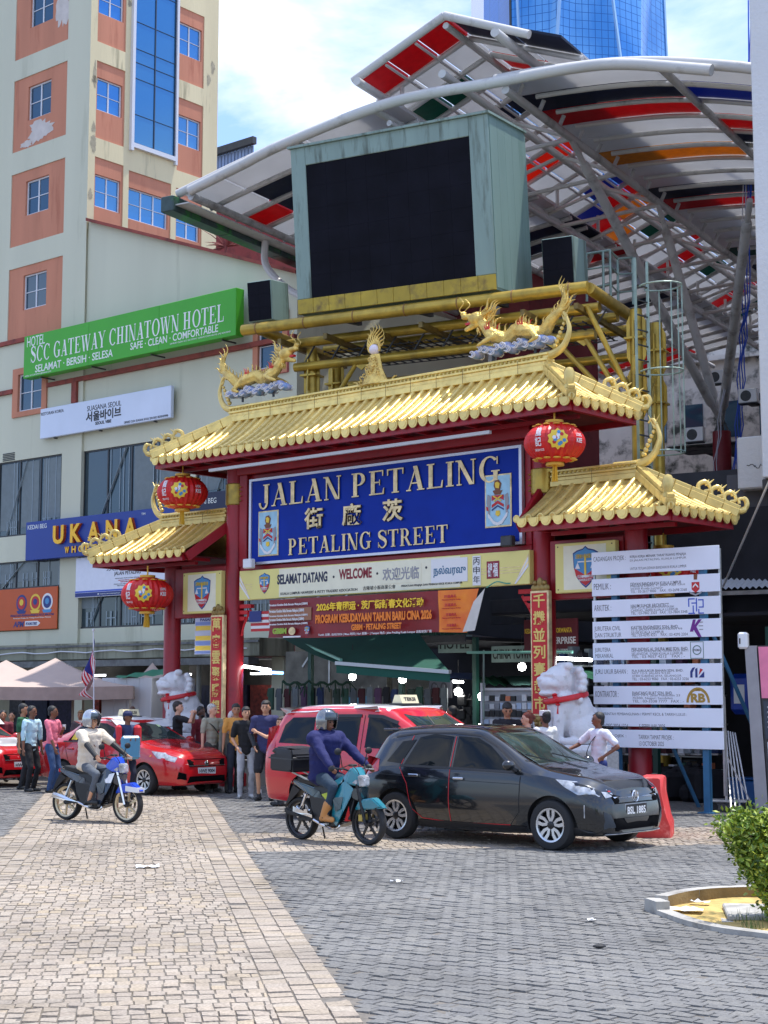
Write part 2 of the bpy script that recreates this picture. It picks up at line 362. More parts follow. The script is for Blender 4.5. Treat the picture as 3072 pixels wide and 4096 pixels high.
def addsett(kind,cx,cy,hw,hd,ang):
    x,y=cx,cy
    # keep what the lens and a step to the side can see
    if y<7.2 or y>34 or abs(x)>.262*y+1.4: return
    if 2.2<x<7 and 11<y<16 and inpoly(x,y,PLANT): return
    sett[kind].append((x,y,hw,hd,ang))
A1=math.atan2(E1[1],E1[0])
# beige: running bond, rows across the path; grey: 45 degree herringbone-like bond
def zone(u,v):
    if UL<=u<=UR: return 'beige'
    if VB0<=v<=VB1: return 'beige'
    return 'grey'
rowd=.145;v=7.0
k=0
while v<36:
    u=-12+(k%2)*.053+rng.uniform(-.006,.006)
    while u<12:
        wd=rng.uniform(.1,.112)
        if u<UR-.5<u+wd+.03: wd=UR-.5-u
        elif u<UL<u+wd+.03: wd=UL-u
        elif UL+.5-.08<u<UL+.5: u=UL+.5
        wd=max(wd,.02);uc=u+wd/2
        if zone(uc,v+rowd/2)=='beige' and not (UR-.5<uc<UR or UL<uc<UL+.5):
            p=uc*E1+(v+rowd/2)*E2;addsett('beige',p[0],p[1],wd/2-.0035,rowd/2-.004,A1)
        u+=wd
    v+=rowd;k+=1
for ub in (UL,UR-.5):
    for j in range(3):
        v=6+j*.06
        while v<36:
            d=.165;p=(ub+.083+j*.1665)*E1+(v+d/2)*E2;addsett('beige',p[0],p[1],.0805,d/2-.006,A1);v+=d
# grey diagonal
c45=math.cos(A1+PI/4);s45=math.sin(A1+PI/4);g=.115
nI=330
for i in range(-60,nI):
    off=rng.uniform(-.03,.03)
    for j in range(-nI,nI):
        a=i*g;b=j*g*1.25+(i%2)*g*.62
        x=a*c45-b*s45;y=a*s45+b*c45
        if y<7.2 or y>34 or abs(x)>.262*y+1.4: continue
        u,v=ftouv(x,y)
        if zone(u,v)!='grey': continue
        if any(zone(u+du,v+dv)=='beige' for du,dv in((.035,0),(-.035,0),(0,.035),(0,-.035))): continue
        addsett('grey',x,y,g/2-.0035,g*.625-.0035,A1+PI/4)
def sett_geo(arr,rr):
    n=len(arr);A=np.array(arr);x,y,hw,hd,an=A.T
    hz=rr.normal(0,.0028,n);tx=rr.normal(0,.018,n);ty=rr.normal(0,.018,n);an=an+rr.normal(0,.012,n)
    V=np.zeros((n,8,3));ca,sa=np.cos(an),np.sin(an)
    for k,(sx,sy,top) in enumerate([(-1,-1,0),(1,-1,0),(1,1,0),(-1,1,0),(-1,-1,1),(1,-1,1),(1,1,1),(-1,1,1)]):
        ins=.82 if top else 1.0
        lx=sx*(hw*1.0-(0.004 if top else 0))+rr.normal(0,.0016,n);ly=sy*(hd-(0.004 if top else 0))+rr.normal(0,.0016,n)
        V[:,k,0]=x+lx*ca-ly*sa;V[:,k,1]=y+lx*sa+ly*ca;V[:,k,2]=(hz+tx*lx+ty*ly) if top else -.02
    Fc=np.array([(4,5,6,7),(0,1,5,4),(1,2,6,5),(2,3,7,6),(3,0,4,7)])
    return V,Fc
pave=tag(bpy.data.objects.new('paving',None),kind='structure');COL.objects.link(pave)
near=[]
for kd in('beige','grey'):
    arr=sorted(sett[kd],key=lambda a:a[1]);nn_=150
    arr_near=arr[:0]
    vis=[a for a in arr if abs(a[0])<.25*a[1] and a[1]>9.15]
    nearset=set(vis[:nn_]);rest=[a for a in arr if a not in nearset]
    m=GB if kd=='beige' else GG
    V,Fc=sett_geo(rest,rng);n=len(rest)
    idx=(Fc[None]+8*np.arange(n)[:,None,None]).reshape(-1,4)
    me=bpy.data.meshes.new(kd+'_setts');me.from_pydata(V.reshape(-1,3).tolist(),[],idx.tolist());me.materials.append(m);me.update()
    o=obj(kd+'_setts',me,pave);o['kind']='stuff'
    protos=[]
    for q in range(6):
        V,Fc=sett_geo([(0,0,.5,.5,0)],np.random.RandomState(q));
        V[0,4:,0]*=.96;V[0,4:,1]*=.96;V[0,4:,2]=np.random.RandomState(q).normal(0,.003,4)
        me=bpy.data.meshes.new('sett');me.from_pydata(V.reshape(-1,3).tolist(),[],Fc.tolist());me.materials.append(m);protos.append(me)
    for a in nearset:
        o=obj('sett',random.choice(protos),pave,(a[0],a[1],random.gauss(0,.0025)),(random.gauss(0,.015),random.gauss(0,.015),a[4]+random.gauss(0,.02)));o.scale=(a[2]*2,a[3]*2,1)
# kerbed planting island
kerb=mat('concrete_kerb',(.42,.40,.36),.85,var=.2,vs_=5,bump=.3,bs=25,dirt=(.2,.18,.15),ds=3)
kin=mat('stained_kerb_inside',(.22,.15,.06),.9,var=.4,vs_=3,bump=.3)
def inset(P,d):
    n=len(P);o=[]
    for i in range(n):
        a=Vector(P[i-1]);b=Vector(P[i]);c=Vector(P[(i+1)%n])
        e1=(b-a).normalized();e2=(c-b).normalized();n1=Vector((-e1.y,e1.x));n2=Vector((-e2.y,e2.x));m_=(n1+n2).normalized()
        q=b-m_*d/max(.4,m_.dot(n1));o.append((q.x,q.y))
    return o
PO=[tuple(v[:2]) for v in catmull([(x,y,0) for x,y in PLANT]+[(PLANT[0][0],PLANT[0][1],0)],4)][:-1]
ar=sum(PO[i][0]*PO[(i+1)%len(PO)][1]-PO[(i+1)%len(PO)][0]*PO[i][1] for i in range(len(PO)))
PI_=inset(PO,.13 if ar<0 else -.13)
isl=thing('planting_island','kerbed planting island filled with yellow sand in the lower right corner','planter',(4.2,13.8,0))
ox,oy=4.2,13.8
n=len(PO)
isl_parts=[]
seg=4
for s0 in range(0,n,seg):
    mb=MB()
    for i in range(s0,min(s0+seg,n)):
        j=(i+1)%n;a,b,c,d=PO[i],PO[j],PI_[j],PI_[i];hh=.11 if min(a[1],b[1])>14.1 and a[0]>2.4 else .04
        if i>=s0+seg-1: # small joint
            b=tuple(Vector(b).lerp(Vector(a),.03));c=tuple(Vector(c).lerp(Vector(d),.03))
        vs=[(a[0]-ox,a[1]-oy,-.02),(b[0]-ox,b[1]-oy,-.02),(b[0]-ox,b[1]-oy,hh),(a[0]-ox,a[1]-oy,hh),(d[0]-ox,d[1]-oy,hh),(c[0]-ox,c[1]-oy,hh),(c[0]-ox,c[1]-oy,-.12),(d[0]-ox,d[1]-oy,-.12)]
        mb.mi=0;mb.add(vs,[(0,1,2,3),(3,2,5,4),(2,1,6,5),(0,3,4,7)]);mb.mi=1;mb.add(vs,[(4,5,6,7)])
    mb.build('kerb_stone',[kerb,kin],isl,fixn=False)
sand=mat('yellow_sand',(.58,.40,.13),.95,var=.3,vs_=7,bump=.6,bs=40,dirt=(.09,.09,.03),ds=1.3,dth=(.52,.62))
from mathutils.geometry import delaunay_2d_cdt
def fill(poly,step,fn,bedge=False):
    """triangulate a 2d polygon with interior points; fn maps (x,y)->3d"""
    xs=[p[0] for p in poly];ys=[p[1] for p in poly];pts=[Vector(p) for p in poly];n=len(pts)
    yy=min(ys)+step/2;r=0
    while yy<max(ys):
        xx=min(xs)+step/2+(step/2 if r%2 else 0)
        while xx<max(xs):
            if inpoly(xx,yy,poly): pts.append(Vector((xx,yy)))
            xx+=step
        yy+=step;r+=1
    v,e,f,_,_,_=delaunay_2d_cdt(pts,[(i,(i+1)%n) for i in range(n)],[],1,1e-5)
    f=[t for t in f if inpoly(sum(v[i].x for i in t)/len(t),sum(v[i].y for i in t)/len(t),poly)]
    return [fn(p.x,p.y) for p in v],[tuple(t) for t in f]
vs,fs=fill(PI_,.16,lambda x,y:(x-ox,y-oy,0.004+.012*math.sin(x*5.1)*math.cos(y*4.3)))
MB().add(vs,fs).build('sand_bed',sand,isl,smooth=True)
grs=mat('grass_blade',(.10,.16,.035),.7,var=.4)
mb=MB();rr=random.Random(5)
for i in range(2600):
    x=rr.uniform(3.0,5.6);y=rr.uniform(12.1,14.0)
    if not inpoly(x,y,PI_) or rr.random()<.35: continue
    h=rr.uniform(.04,.13);a=rr.uniform(0,6.3);dx,dy=math.cos(a)*.006,math.sin(a)*.006;lx,ly=rr.gauss(0,.03),rr.gauss(0,.03)
    mb.add([(x-dx-ox,y-dy-oy,-.05),(x+dx-ox,y+dy-oy,-.05),(x+lx-ox,y+ly-oy,h)],[(0,1,2)])
o=mb.build('grass',grs,None,fixn=False);o.location=(ox,oy,0);tag(o,'thin grass tufts growing in the sand of the planting island','grass',kind='stuff')
mb=MB();mb.bbox(-.6,.75,-.38,.42,0,.05,.012);mb.bbox(-.66,.8,-.44,.48,-.06,.0,.01)
o=mb.build('inspection_cover',kerb);mesh_thing(o,'square concrete inspection cover lying in the sand under the shrub','manhole cover',loc=(3.62,14.2,.0),rz=-.15)
paper=mat('crumpled_white_paper',(.75,.74,.72),.7,var=.1)
def litter(px,py,w_,label,z=.012,n=6):
    p=gr(px,py,z);mb=MB();rr=random.Random(int(px))
    mb.grid(lambda u,v:((u-.5)*w_,(v-.5)*w_*.6+rr.gauss(0,.006),abs(rr.gauss(0,.012))),n,n//2+1)
    o=mb.build('paper_scrap',paper,None,fixn=False);mesh_thing(o,label,'litter',loc=p,rz=rr.uniform(-.6,.6));return o
litter(590,3467,.26,'flat white paper scrap on the beige paving in the middle of the path')
litter(2745,3640,.3,'largest of the white paper scraps in the sand of the island',.03)
litter(2800,3610,.18,'white paper scrap behind the largest one in the sand',.03)
litter(2690,3600,.16,'small white paper scrap by the kerb inside the island',.03)
litter(1585,3528,.13,'small white scrap on the grey paving left of centre')
litter(2358,3680,.1,'tiny pale scrap on the grey paving before the planting island')
p=gr(2397,3790,.01);mb=MB();rr=random.Random(2)
mb.ball((0,0,.01),.045,6,(1.2,.7,.35));mesh_thing(mb.build('black_scrap',M_BLACK),'small black scrap lying on the grey paving in the foreground','litter',loc=p)
# shrub
leafm=rnd_mat('shrub_leaf',[(.05,.11,.012),(.13,.23,.02),(.22,.34,.03),(.34,.44,.035),(.45,.48,.05),(.10,.18,.015)],.45,.1,30)
MATS['shrub_leaf'].node_tree.nodes['Principled BSDF'].inputs['Subsurface Weight'].default_value=.0
bark=mat('shrub_bark',(.12,.08,.05),.9,var=.3)
def shrub(loc,R_,Hh,nl,label,seed=1,leafs=.055,blobs=None):
    rr=random.Random(seed);t=thing('shrub',label,'shrub',loc);mb=MB();st=MB();tips=[]
    for b in range(44):
        a=rr.uniform(0,6.28);el=rr.uniform(.25,1);q=Vector((math.cos(a)*R_*el*rr.uniform(.4,.95),math.sin(a)*R_*el*rr.uniform(.4,.95),Hh*rr.uniform(.35,.95)))
        if blobs: c,rad=rr.choice(blobs);q=Vector(c)+Vector((rr.gauss(0,rad*.5),rr.gauss(0,rad*.7),rr.gauss(0,rad*.4)))
        mid=q*.5+Vector((rr.gauss(0,.05),rr.gauss(0,.05),.05))
        st.tube(catmull([(rr.gauss(0,.04),rr.gauss(0,.04),0),mid,q],4),[.013*(1-i/9)+.003 for i in range(9)],5);tips.append(q);tips.append(q.lerp(mid,.5))
    for i in range(nl):
        c=rr.choice(tips)+Vector((rr.gauss(0,.06),rr.gauss(0,.07),rr.gauss(0,.055)))
        s_=leafs*rr.uniform(.6,1.3);d=Vector((rr.gauss(0,1),rr.gauss(0,1),rr.gauss(.35,.7))).normalized();sd=d.cross(Vector((rr.gauss(0,1),rr.gauss(0,1),rr.gauss(0,.6)))).normalized();nn_=d.cross(sd)
        mb.add([c,c+d*s_*.5+sd*s_*.24+nn_*s_*.06,c+d*s_,c+d*s_*.5-sd*s_*.24+nn_*s_*.06,c+d*s_*.5],[(0,1,4),(1,2,4),(2,3,4),(3,0,4)])
    o=mb.build('foliage',leafm,t,fixn=False);o['kind']='stuff'
    st.build('stem',bark,t,smooth=True);return t
shrub((3.42,13.75,-.04),.5,1.,15000,'bright green leafy shrub growing on the planting island at the right edge',3,.055,
   [((-.40,.05,.84),.14),((-.3,0,.9),.12),((-.14,0,.86),.17),((.2,.0,.84),.2),((.5,0,.8),.26),((-.3,0,.66),.15),((.05,0,.64),.2),((.4,.1,.6),.26),((-.14,0,.44),.15),((.15,0,.38),.2),((-.02,0,.25),.12)])
shrub((4.7,14.0,0),.5,1.0,1500,'second green shrub on the planting island beyond the right edge',9,.07)
# ================================================================ hotel block
M_WALLG=mat('pale_green_render',lin((204,203,180)),.9,var=.07,vs_=.6,dirt=lin((150,150,125)),ds=.9,dth=(.58,.8),bump=.25,bs=14,streak=True)
M_WALLY=mat('cream_weathered_render',lin((220,206,166)),.9,var=.1,vs_=.7,dirt=lin((140,132,105)),ds=1.6,dth=(.57,.72),bump=.3,bs=14,streak=True)
M_ORG=mat('terracotta_render',lin((198,132,104)),.9,var=.12,vs_=1.4,dirt=lin((158,88,66)),ds=2.2,dth=(.55,.8),bump=.25,bs=18,streak=True)
M_TRIM=mat('red_brown_trim',lin((150,72,60)),.8,var=.15,dirt=lin((95,50,45)),ds=3)
M_PEEL=mat('bare_plaster_patch',lin((205,196,188)),.95,var=.12,vs_=3,bump=.6,bs=9)
M_FRAME=mat('white_window_frame',(.66,.67,.70),.45)
G_SKY=glass('blue_mirror_glass',(.05,.22,.48),.04,.55)
G_DARK=glass('blue_dark_glass',(.025,.075,.12),.06,.25)
G_SHOP=glass('grey_shopfront_glass',(.035,.06,.075),.08,.15)
G_CURT=glass('blue_curtain_wall_glass',(.045,.20,.40),.07,.5)
def facade(x0,x1,z0,z1,holes,d=.05,y=0,mb=None,swap=False):
    """flat wall sheet with real openings and reveals; swap -> lies in the yz plane at x=y"""
    mb=mb or MB();f=(lambda a,b,c:(a,b,c)) if not swap else (lambda a,b,c:(-b+2*y,a,c))
    xs=sorted({x0,x1,*[h[0] for h in holes],*[h[2] for h in holes]});zs=sorted({z0,z1,*[h[1] for h in holes],*[h[3] for h in holes]})
    xs=[a for a in xs if x0<=a<=x1];zs=[a for a in zs if z0<=a<=z1]
    for i in range(len(xs)-1):
        for j in range(len(zs)-1):
            cx=(xs[i]+xs[i+1])/2;cz=(zs[j]+zs[j+1])/2
            if any(h[0]<cx<h[2] and h[1]<cz<h[3] for h in holes): continue
            mb.add([f(xs[i],y,zs[j]),f(xs[i+1],y,zs[j]),f(xs[i+1],y,zs[j+1]),f(xs[i],y,zs[j+1])],[(0,1,2,3)])
    for a,b,c,e in holes:
        a,c=max(a,x0),min(c,x1);b,e=max(b,z0),min(e,z1)
        for p,q in(((a,b),(c,b)),((c,b),(c,e)),((c,e),(a,e)),((a,e),(a,b))):
            mb.add([f(p[0],y,p[1]),f(q[0],y,q[1]),f(q[0],y+d,q[1]),f(p[0],y+d,p[1])],[(3,2,1,0)])
    return mb
def window(parent,x0,z0,x1,z1,y,nx,nz,gm,fw=.05,swap=False,fm=None,name='window',muls=None,depth=.06):
    f=(lambda a,b,c,d,e,g:(a,b,c,d,e,g)) if not swap else None
    fr=MB()
    def bx(mb,a,b,c,d,e,g):
        if swap: mb.box(y0x-d,y0x-c,a,b,e,g)
        else: mb.box(a,b,c,d,e,g)
    y0x=swap if swap else 0
    bx(fr,x0,x0+fw,y,y+depth,z0,z1);bx(fr,x1-fw,x1,y,y+depth,z0,z1);bx(fr,x0+fw,x1-fw,y,y+depth,z0,z0+fw);bx(fr,x0+fw,x1-fw,y,y+depth,z1-fw,z1)
    cx=[x0+fw+(x1-x0-2*fw)*i/nx for i in range(nx+1)]
    cz=[z0+fw+(z1-z0-2*fw)*i/nz for i in range(nz+1)] if muls is None else [z0+fw]+[a for a in muls if z0+fw+.05<a<z1-fw-.05]+[z1-fw]
    t=fw*.7
    for a in cx[1:-1]: bx(fr,a-t*.8,a+t*.8,y+.004,y+depth-.004,z0+fw,z1-fw)
    for i in range(nx):
        for b in cz[1:-1]: bx(fr,cx[i]+(t*.8 if i else 0),cx[i+1]-(t*.8 if i<nx-1 else 0),y+.01,y+depth-.01,b-t*.35,b+t*.35)
    w_=fr.build(name,fm or M_FRAME,parent)
    for i in range(nx):
        for j in range(len(cz)-1):
            g=MB();bx(g,cx[i]+(t*.8 if i else 0),cx[i+1]-(t*.8 if i<nx-1 else 0),y+.03,y+.036,cz[j]+(t*.35 if j else 0),cz[j+1]-(t*.35 if j<len(cz)-2 else 0))
            g.build('pane',gm,w_)
    return w_
hot=thing('hotel_building','cream and pale green hotel tower with terracotta panels and low wing','building',(0,0,0),fr=HOT)
XC=-.5
# tower left face
pan=[];wins=[]
zt=[12.25+3.255*i+4.0 for i in range(-1,4)]   # panel bottoms: 13.5,16.67,19.93,23.15
for i,zb in enumerate([13.5,16.67,19.93,23.15,26.4]):
    pan.append((-4.47,zb,-1.65,zb+2.42 if i==0 else zb+2.5))
holes=list(pan)+[(-4.01,10.9,-2.28,12.47)]
big=[(-12.5,6.9,-8.9,9.5),(-8.2,6.9,-5.3,9.5),(-4.75,7.0,-1.46,9.47),(-12.5,4.6,-5.3,6.2),(-4.9,5.28,-1.43,6.17),(-4.9,3.93,-1.43,5.28)]
hb=[h for h in big if h[1]!=3.93 and h!=big[4]]+[(-4.9,3.93,-1.43,6.17)]
facade(-14,XC,3.4,30,holes+hb,.06).build('wall',M_WALLG,hot,fixn=False)
for k,(a,b,c,d) in enumerate(pan):
    wz=b+.98 if k==0 else b+1.0
    wr=(a+.76,wz-.04,c-.85,wz+1.13)
    o=facade(a,c,b,d,[wr],.1,.03).build('terracotta_panel',M_ORG,hot,fixn=False)
    window(hot,wr[0],wr[1],wr[2],wr[3],.1,2,2,G_DARK)
facade(-4.01,-2.28,10.9,12.47,[(-3.74,11.05,-2.5,12.28)],.12,-.06).build('terracotta_panel',M_ORG,hot,fixn=False)
mb=MB();mb.box(-4.01,-2.28,-.06,.0,10.88,10.9);mb.box(-4.01,-2.28,-.06,0,12.47,12.49);mb.box(-4.03,-4.01,-.06,0,10.88,12.49);mb.box(-2.28,-2.26,-.06,0,10.88,12.49);mb.build('terracotta_panel',M_ORG,hot)
window(hot,-3.74,11.05,-2.5,12.28,.03,2,2,G_DARK)
# peeled patches
def patch(parent,cx,cz,rx,rz,y,seed,swap=None,m=None):
    rr=random.Random(seed);P=[]
    for i in range(34):
        a=2*PI*i/34;k=1+rr.uniform(-.22,.2)+.15*math.sin(3*a+seed);P.append((cx+math.cos(a)*rx*k,cz+math.sin(a)*rz*k))
    mb=MB()
    if swap is None: mb.prism(P,y-.008,y)
    else: mb.add([(swap+.006,a,b) for a,b in P],[tuple(range(len(P)))])
    return mb.build('bare_patch',m or M_PEEL,parent)
patch(hot,-2.0,24.5,.32,.85,.03,3);patch(hot,-3.05,20.42,.62,.36,.03,8);patch(hot,-3.75,20.1,.3,.12,.029,5)
# tower right face (x = XC)
T=XC
col1=[(.28,16.9+i*3.27-.6*0,1.47) for i in range(-0,4)]
panR=[];winR=[]
for k,(zb,zt_) in enumerate([(16.9,19.02),(19.65,22.22),(22.86,25.4),(26.1,28.7)]):
    panR.append((.28,zb,1.47,zt_,2,(.33,[17.4,20.6,23.85,27.1][k],1.38,[18.47,21.69,24.9,28.2][k])))
for k,(zb,zt_) in enumerate([(16.3,18.87),(19.48,22.05),(22.68,25.27),(25.95,28.5)]):
    panR.append((3.78,zb,4.97,zt_,2,(3.82,[17.2,20.43,23.62,26.9][k],4.88,[18.3,21.47,24.75,28][k])))
panR.append((1.70,16.85,3.55,18.93,3,(1.7+.02,17.32,3.44,18.38)))
cw=(1.8,19.87,3.63,30)
facade(0,5.65,12,30,[p[:4] for p in panR]+[cw],.06,XC,swap=True).build('wall',M_WALLY,hot,fixn=False)
for a,b,c,d,nx,wr in panR:
    mb=MB();f=facade(a,c,b,d,[wr],.1,T-.03,swap=True)
    f.build('terracotta_panel',M_ORG,hot,fixn=False)
    window(hot,wr[0],wr[1],wr[2],wr[3],.1,nx,2,G_SKY,swap=T,fw=.045)
w_=window(hot,1.8,19.87,3.63,30,-.06,2,1,G_CURT,swap=T,muls=[20.87,22.1,22.65,23.12,24.05,25.3,25.9,26.4,27.4],fw=.035,fm=mat('dark_mullion',(.03,.05,.08),.4),name='curtain_wall')
mb=MB();mb.box(T,T+.12,1.68,1.8,19.6,30);mb.box(T,T+.12,3.63,3.72,19.6,30);mb.box(T,T+.12,1.8,3.63,19.72,19.87);mb.build('curtain_wall_frame',M_FRAME,hot)
for k in range(9):
    rr=random.Random(k);patch(hot,rr.choice([.12,.2,1.6,5.2,5.4,2.5]),rr.uniform(17,25),rr.uniform(.05,.13),rr.uniform(.1,.5),0,20+k,swap=T,m=mat('flaked_paint',lin((170,160,135)),.95,var=.3,vs_=6))
# tower back and top
mb=MB();mb.add([(XC,5.65,3),(XC,5.65,30),(-14,5.65,30),(-14,5.65,3)],[(0,1,2,3)]);mb.add([(-14,0,3),(-14,5.65,3),(-14,5.65,30),(-14,0,30)],[(0,1,2,3)]);mb.add([(-14,0,30),(XC,0,30),(XC,5.65,30),(-14,5.65,30)],[(0,1,2,3)]);mb.build('rear_wall',M_WALLY,hot)
# low wing
XR=8.6
def tz(x): return 16.75-(x+.3)*.362
lw=MB();holes2=[(-.52,6.9,3.98,9.45),(4.6,6.9,8.2,9.4),(-.63,3.93,3.3,6.12),(3.9,3.93,8.2,6.12),(6.95,10.8,8.3,12.6)]
facade(XC,XR,3.4,12.7,holes2,.1,.08,mb=lw)
n=12
for i in range(n):
    a=XC+(XR-XC)*i/n;b=XC+(XR-XC)*(i+1)/n
    lw.add([(a,.08,12.7),(b,.08,12.7),(b,.08,tz(b)),(a,.08,tz(a))],[(0,1,2,3)])
lw.add([(XC,-.0,3.4),(XC,.08,3.4),(XC,.08,16.8),(XC,0,16.8)],[(0,1,2,3)])
lw.add([(XR,.08,0),(XR,9,0),(XR,9,tz(XR)),(XR,.08,tz(XR))],[(0,1,2,3)])
lw.build('wall',M_WALLG,hot,fixn=False)
mb=MB()
for i in range(n):
    a=XC+.1+(XR-XC)*i/n;b=XC+.1+(XR-XC)*(i+1)/n
    mb.add([(a,-.12,tz(a)),(b,-.12,tz(b)),(b,.4,tz(b)),(a,.4,tz(a)),(a,-.12,tz(a)+.1),(b,-.12,tz(b)+.1),(b,.4,tz(b)+.1),(a,.4,tz(a)+.1)],[(0,3,2,1),(4,5,6,7),(0,1,5,4),(2,3,7,6)]+([(3,0,4,7)] if i==0 else [])+([(1,2,6,5)] if i==n-1 else []))
mb.build('sloping_coping',M_TRIM,hot)
mb=MB();mb.box(-14,-4.01,-.1,0,11.7,11.84);mb.box(-2.26,XR,-.06,.08,11.68,11.82);mb.box(-14,-2.6,-.08,0,13.36,13.5);mb.box(-.95,-.72,-.1,0,11.0,11.68);mb.build('red_string_course',M_TRIM,hot)
facade(6.95,8.3,10.8,12.6,[(7.15,11.0,8.1,12.3)],.1,-.0).build('terracotta_panel',M_ORG,hot,fixn=False)
window(hot,7.15,11.0,8.1,12.3,.08,1,2,G_DARK)
# shopfront windows
def shopwin(x0,z0,x1,z1,n,y=.0,bars=True,seed=1):
    w_=window(hot,x0,z0,x1,z1,y,n,1,G_SHOP,fw=.05,fm=M_DARK)
    rr=random.Random(seed);bl=mat('pale_roller_blind',lin((118,128,130)),.8,var=.1);pf=mat('pale_pipe_inside',lin((150,165,172)),.6)
    for i in range(n):
        if rr.random()<.55:
            mb=MB();a=x0+(x1-x0)*(i+.1)/n;mb.box(a,a+(x1-x0)/n*.8,y+.018,y+.022,z0+(z1-z0)*rr.uniform(.05,.4),z1-.08);mb.build('blind',bl,w_)
    mb=MB()
    for k in range(2*n):
        a=x0+.1+(x1-x0-.2)*rr.random();mb.box(a,a+.025,y+.006,y+.012,z0+.06,z1-.06)
    mb.bar((x0+(x1-x0)*.45,y+.003,z1-.06),(x0+(x1-x0)*.15,y+.003,z0+.05),.09,.008)
    for k in range(7):
        a=x0+.2+(x1-x0-.6)*rr.random();mb.box(a,a+.03,y-.004,y+.0,z0+.06,z0+.5);mb.box(a+.2,a+.23,y-.004,y+0,z0+.06,z0+.5);mb.box(a,a+.23,y-.004,y,z0+.28,z0+.31)
    mb.build('glazing_bar',pf,w_)
shopwin(-4.75,7.0,-1.46,9.47,3,.05,seed=4);shopwin(-.52,6.9,3.98,9.45,4,.12,seed=6);shopwin(4.6,6.9,8.2,9.4,3,.12)
shopwin(-8.2,6.9,-5.3,9.5,3,.05);shopwin(-12.5,6.9,-8.9,9.5,3,.05);shopwin(-12.5,4.6,-5.3,6.2,5,.05)
shopwin(-4.9,5.28,-1.43,6.17,3,.05,seed=3);shopwin(-.63,3.93,3.3,6.12,4,.12,seed=12);shopwin(3.9,3.93,8.2,6.12,3,.12)
mb=MB()
for k in range(5): mb.box(-4.5,-3.88,-.02,0.0,9.5+k*.055,9.53+k*.055)
mb.build('vent_louvre',M_DARK,hot)
# ledge and walkway below the first floor
LG=mat('stained_concrete_ledge',lin((150,150,130)),.95,var=.2,vs_=1,dirt=lin((74,74,60)),ds=1.4,dth=(.48,.66),bump=.4,streak=True)
mb=MB();mb.box(-14,XR,-1.3,.06,2.95,3.42);mb.build('concrete_ledge',LG,hot)
mb=MB();mb.box(-14,XR,-1.7,-1.31,2.72,2.9);mb.box(-14,XR,-1.34,-1.3,3.3,3.36);mb.build('zinc_gutter',mat('weathered_zinc',lin((110,112,112)),.6,.4,var=.3,dirt=(.06,.06,.06)),hot)
mb=MB();mb.tube([(a,-1.36,3.16+.03*math.sin(a*3)) for a in np.arange(-14,8.6,.6)],.018,5);mb.build('white_cable',M_FRAME,hot)
mb=MB();mb.tube([(8.3,-.1,3.0),(8.3,-.1,6.8)],.06);mb.tube(catmull([(5.2,-.25,3.4),(5.2,-.25,4.0),(5.2,-.12,4.3)],4),.07);mb.tube([(5.2,-.25,1),(5.2,-.25,3.4)],.07);mb.build('drain_pipe',mat('grey_plastic_pipe',lin((170,172,165)),.5),hot,smooth=True)
# dark arcade under the ledge
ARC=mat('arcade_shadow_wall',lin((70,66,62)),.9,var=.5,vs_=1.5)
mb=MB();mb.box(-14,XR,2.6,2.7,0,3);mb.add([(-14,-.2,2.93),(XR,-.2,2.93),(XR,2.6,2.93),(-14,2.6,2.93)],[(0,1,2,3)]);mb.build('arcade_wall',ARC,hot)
for i,x in enumerate(np.arange(-13,8.6,4.2)):
    MB().box(x,x+.45,-.2,.25,0,2.94).build('arcade_pier',M_WALLG,hot)
# arcade shopfronts
sh=[lin((40,30,60)),lin((120,40,30)),lin((40,60,50)),lin((150,70,40)),lin((60,60,66)),lin((28,32,60))]
for i in range(16):
    x=-13+i*1.35;MB().box(x,x+1.2,2.45,2.6,.1,2.2).build('shop_shutter',mat('shop_goods_%d'%(i%6),sh[i%6],.7,var=.7,vs_=9),hot)
for i in range(5): MB().box(-11+i*4,-9.6+i*4,2.0,2.08,2.5,2.56).build('tube_light',mat('lit_tube',(.9,.95,1),.5,emit=6),hot)
# ---------------- signs on the hotel
def signbox(name,label,cat,x0,x1,z0,z1,y0,y1,m,side=None,fr=HOT,group=None):
    t=thing(name,label,cat,((x0+x1)/2,(y0+y1)/2,z0),fr=fr,group=group);hw=(x1-x0)/2;hd=(y1-y0)/2
    mb=MB();mb.bbox(-hw,hw,-hd,hd,0,z1-z0,.012);mb.build('board',m,t);return t,hw,hd,z1-z0
W_=mat('white_vinyl_lettering',(.80,.83,.78),.5)
t,hw,hd,hh=signbox('hotel_sign','long green hotel sign with white lettering across the cream wall','sign',-2.72,6.9,11.93,13.3,-.62,-.3,mat('green_sign_face',lin((64,168,26)),.45,var=.05,vs_=1))
text('HOTEL',(-4.65,1.0,-3.75,1.32),W_,t,-hd-.003);serif('SCC GATEWAY CHINATOWN HOTEL',(-4.45,.47,4.35,.98),W_,t,-hd-.002,.003)
text('SELAMAT · BERSIH · SELESA',(-4.2,.12,-.45,.36),W_,t,-hd-.003,bold=.01);text('SAFE · CLEAN · COMFORTABLE',(.35,.2,4.1,.42),W_,t,-hd-.003,bold=.01)
text('EMAIL: SCCGATEWAY@GMAIL.COM',(-4.72,.03,-3.4,.09),W_,t,-hd-.003);text('DIMILIKI OLEH: SCC GATEWAY CHINATOWN HOTEL (M) SDN BHD',(2.1,.1,4.6,.16),W_,t,-hd-.003)
for x in(-4,-1.5,1.2,4.2): MB().box(x-.02,x+.02,-.1,.45,-.06,-.02).build('bracket',M_DARK,t)
for k in (-1.6,1.6): MB().box(k-.004,k+.004,-hd-.0035,-hd-.001,.02,hh-.02).build('panel_joint',mat('sign_joint',lin((40,120,20)),.6),t)
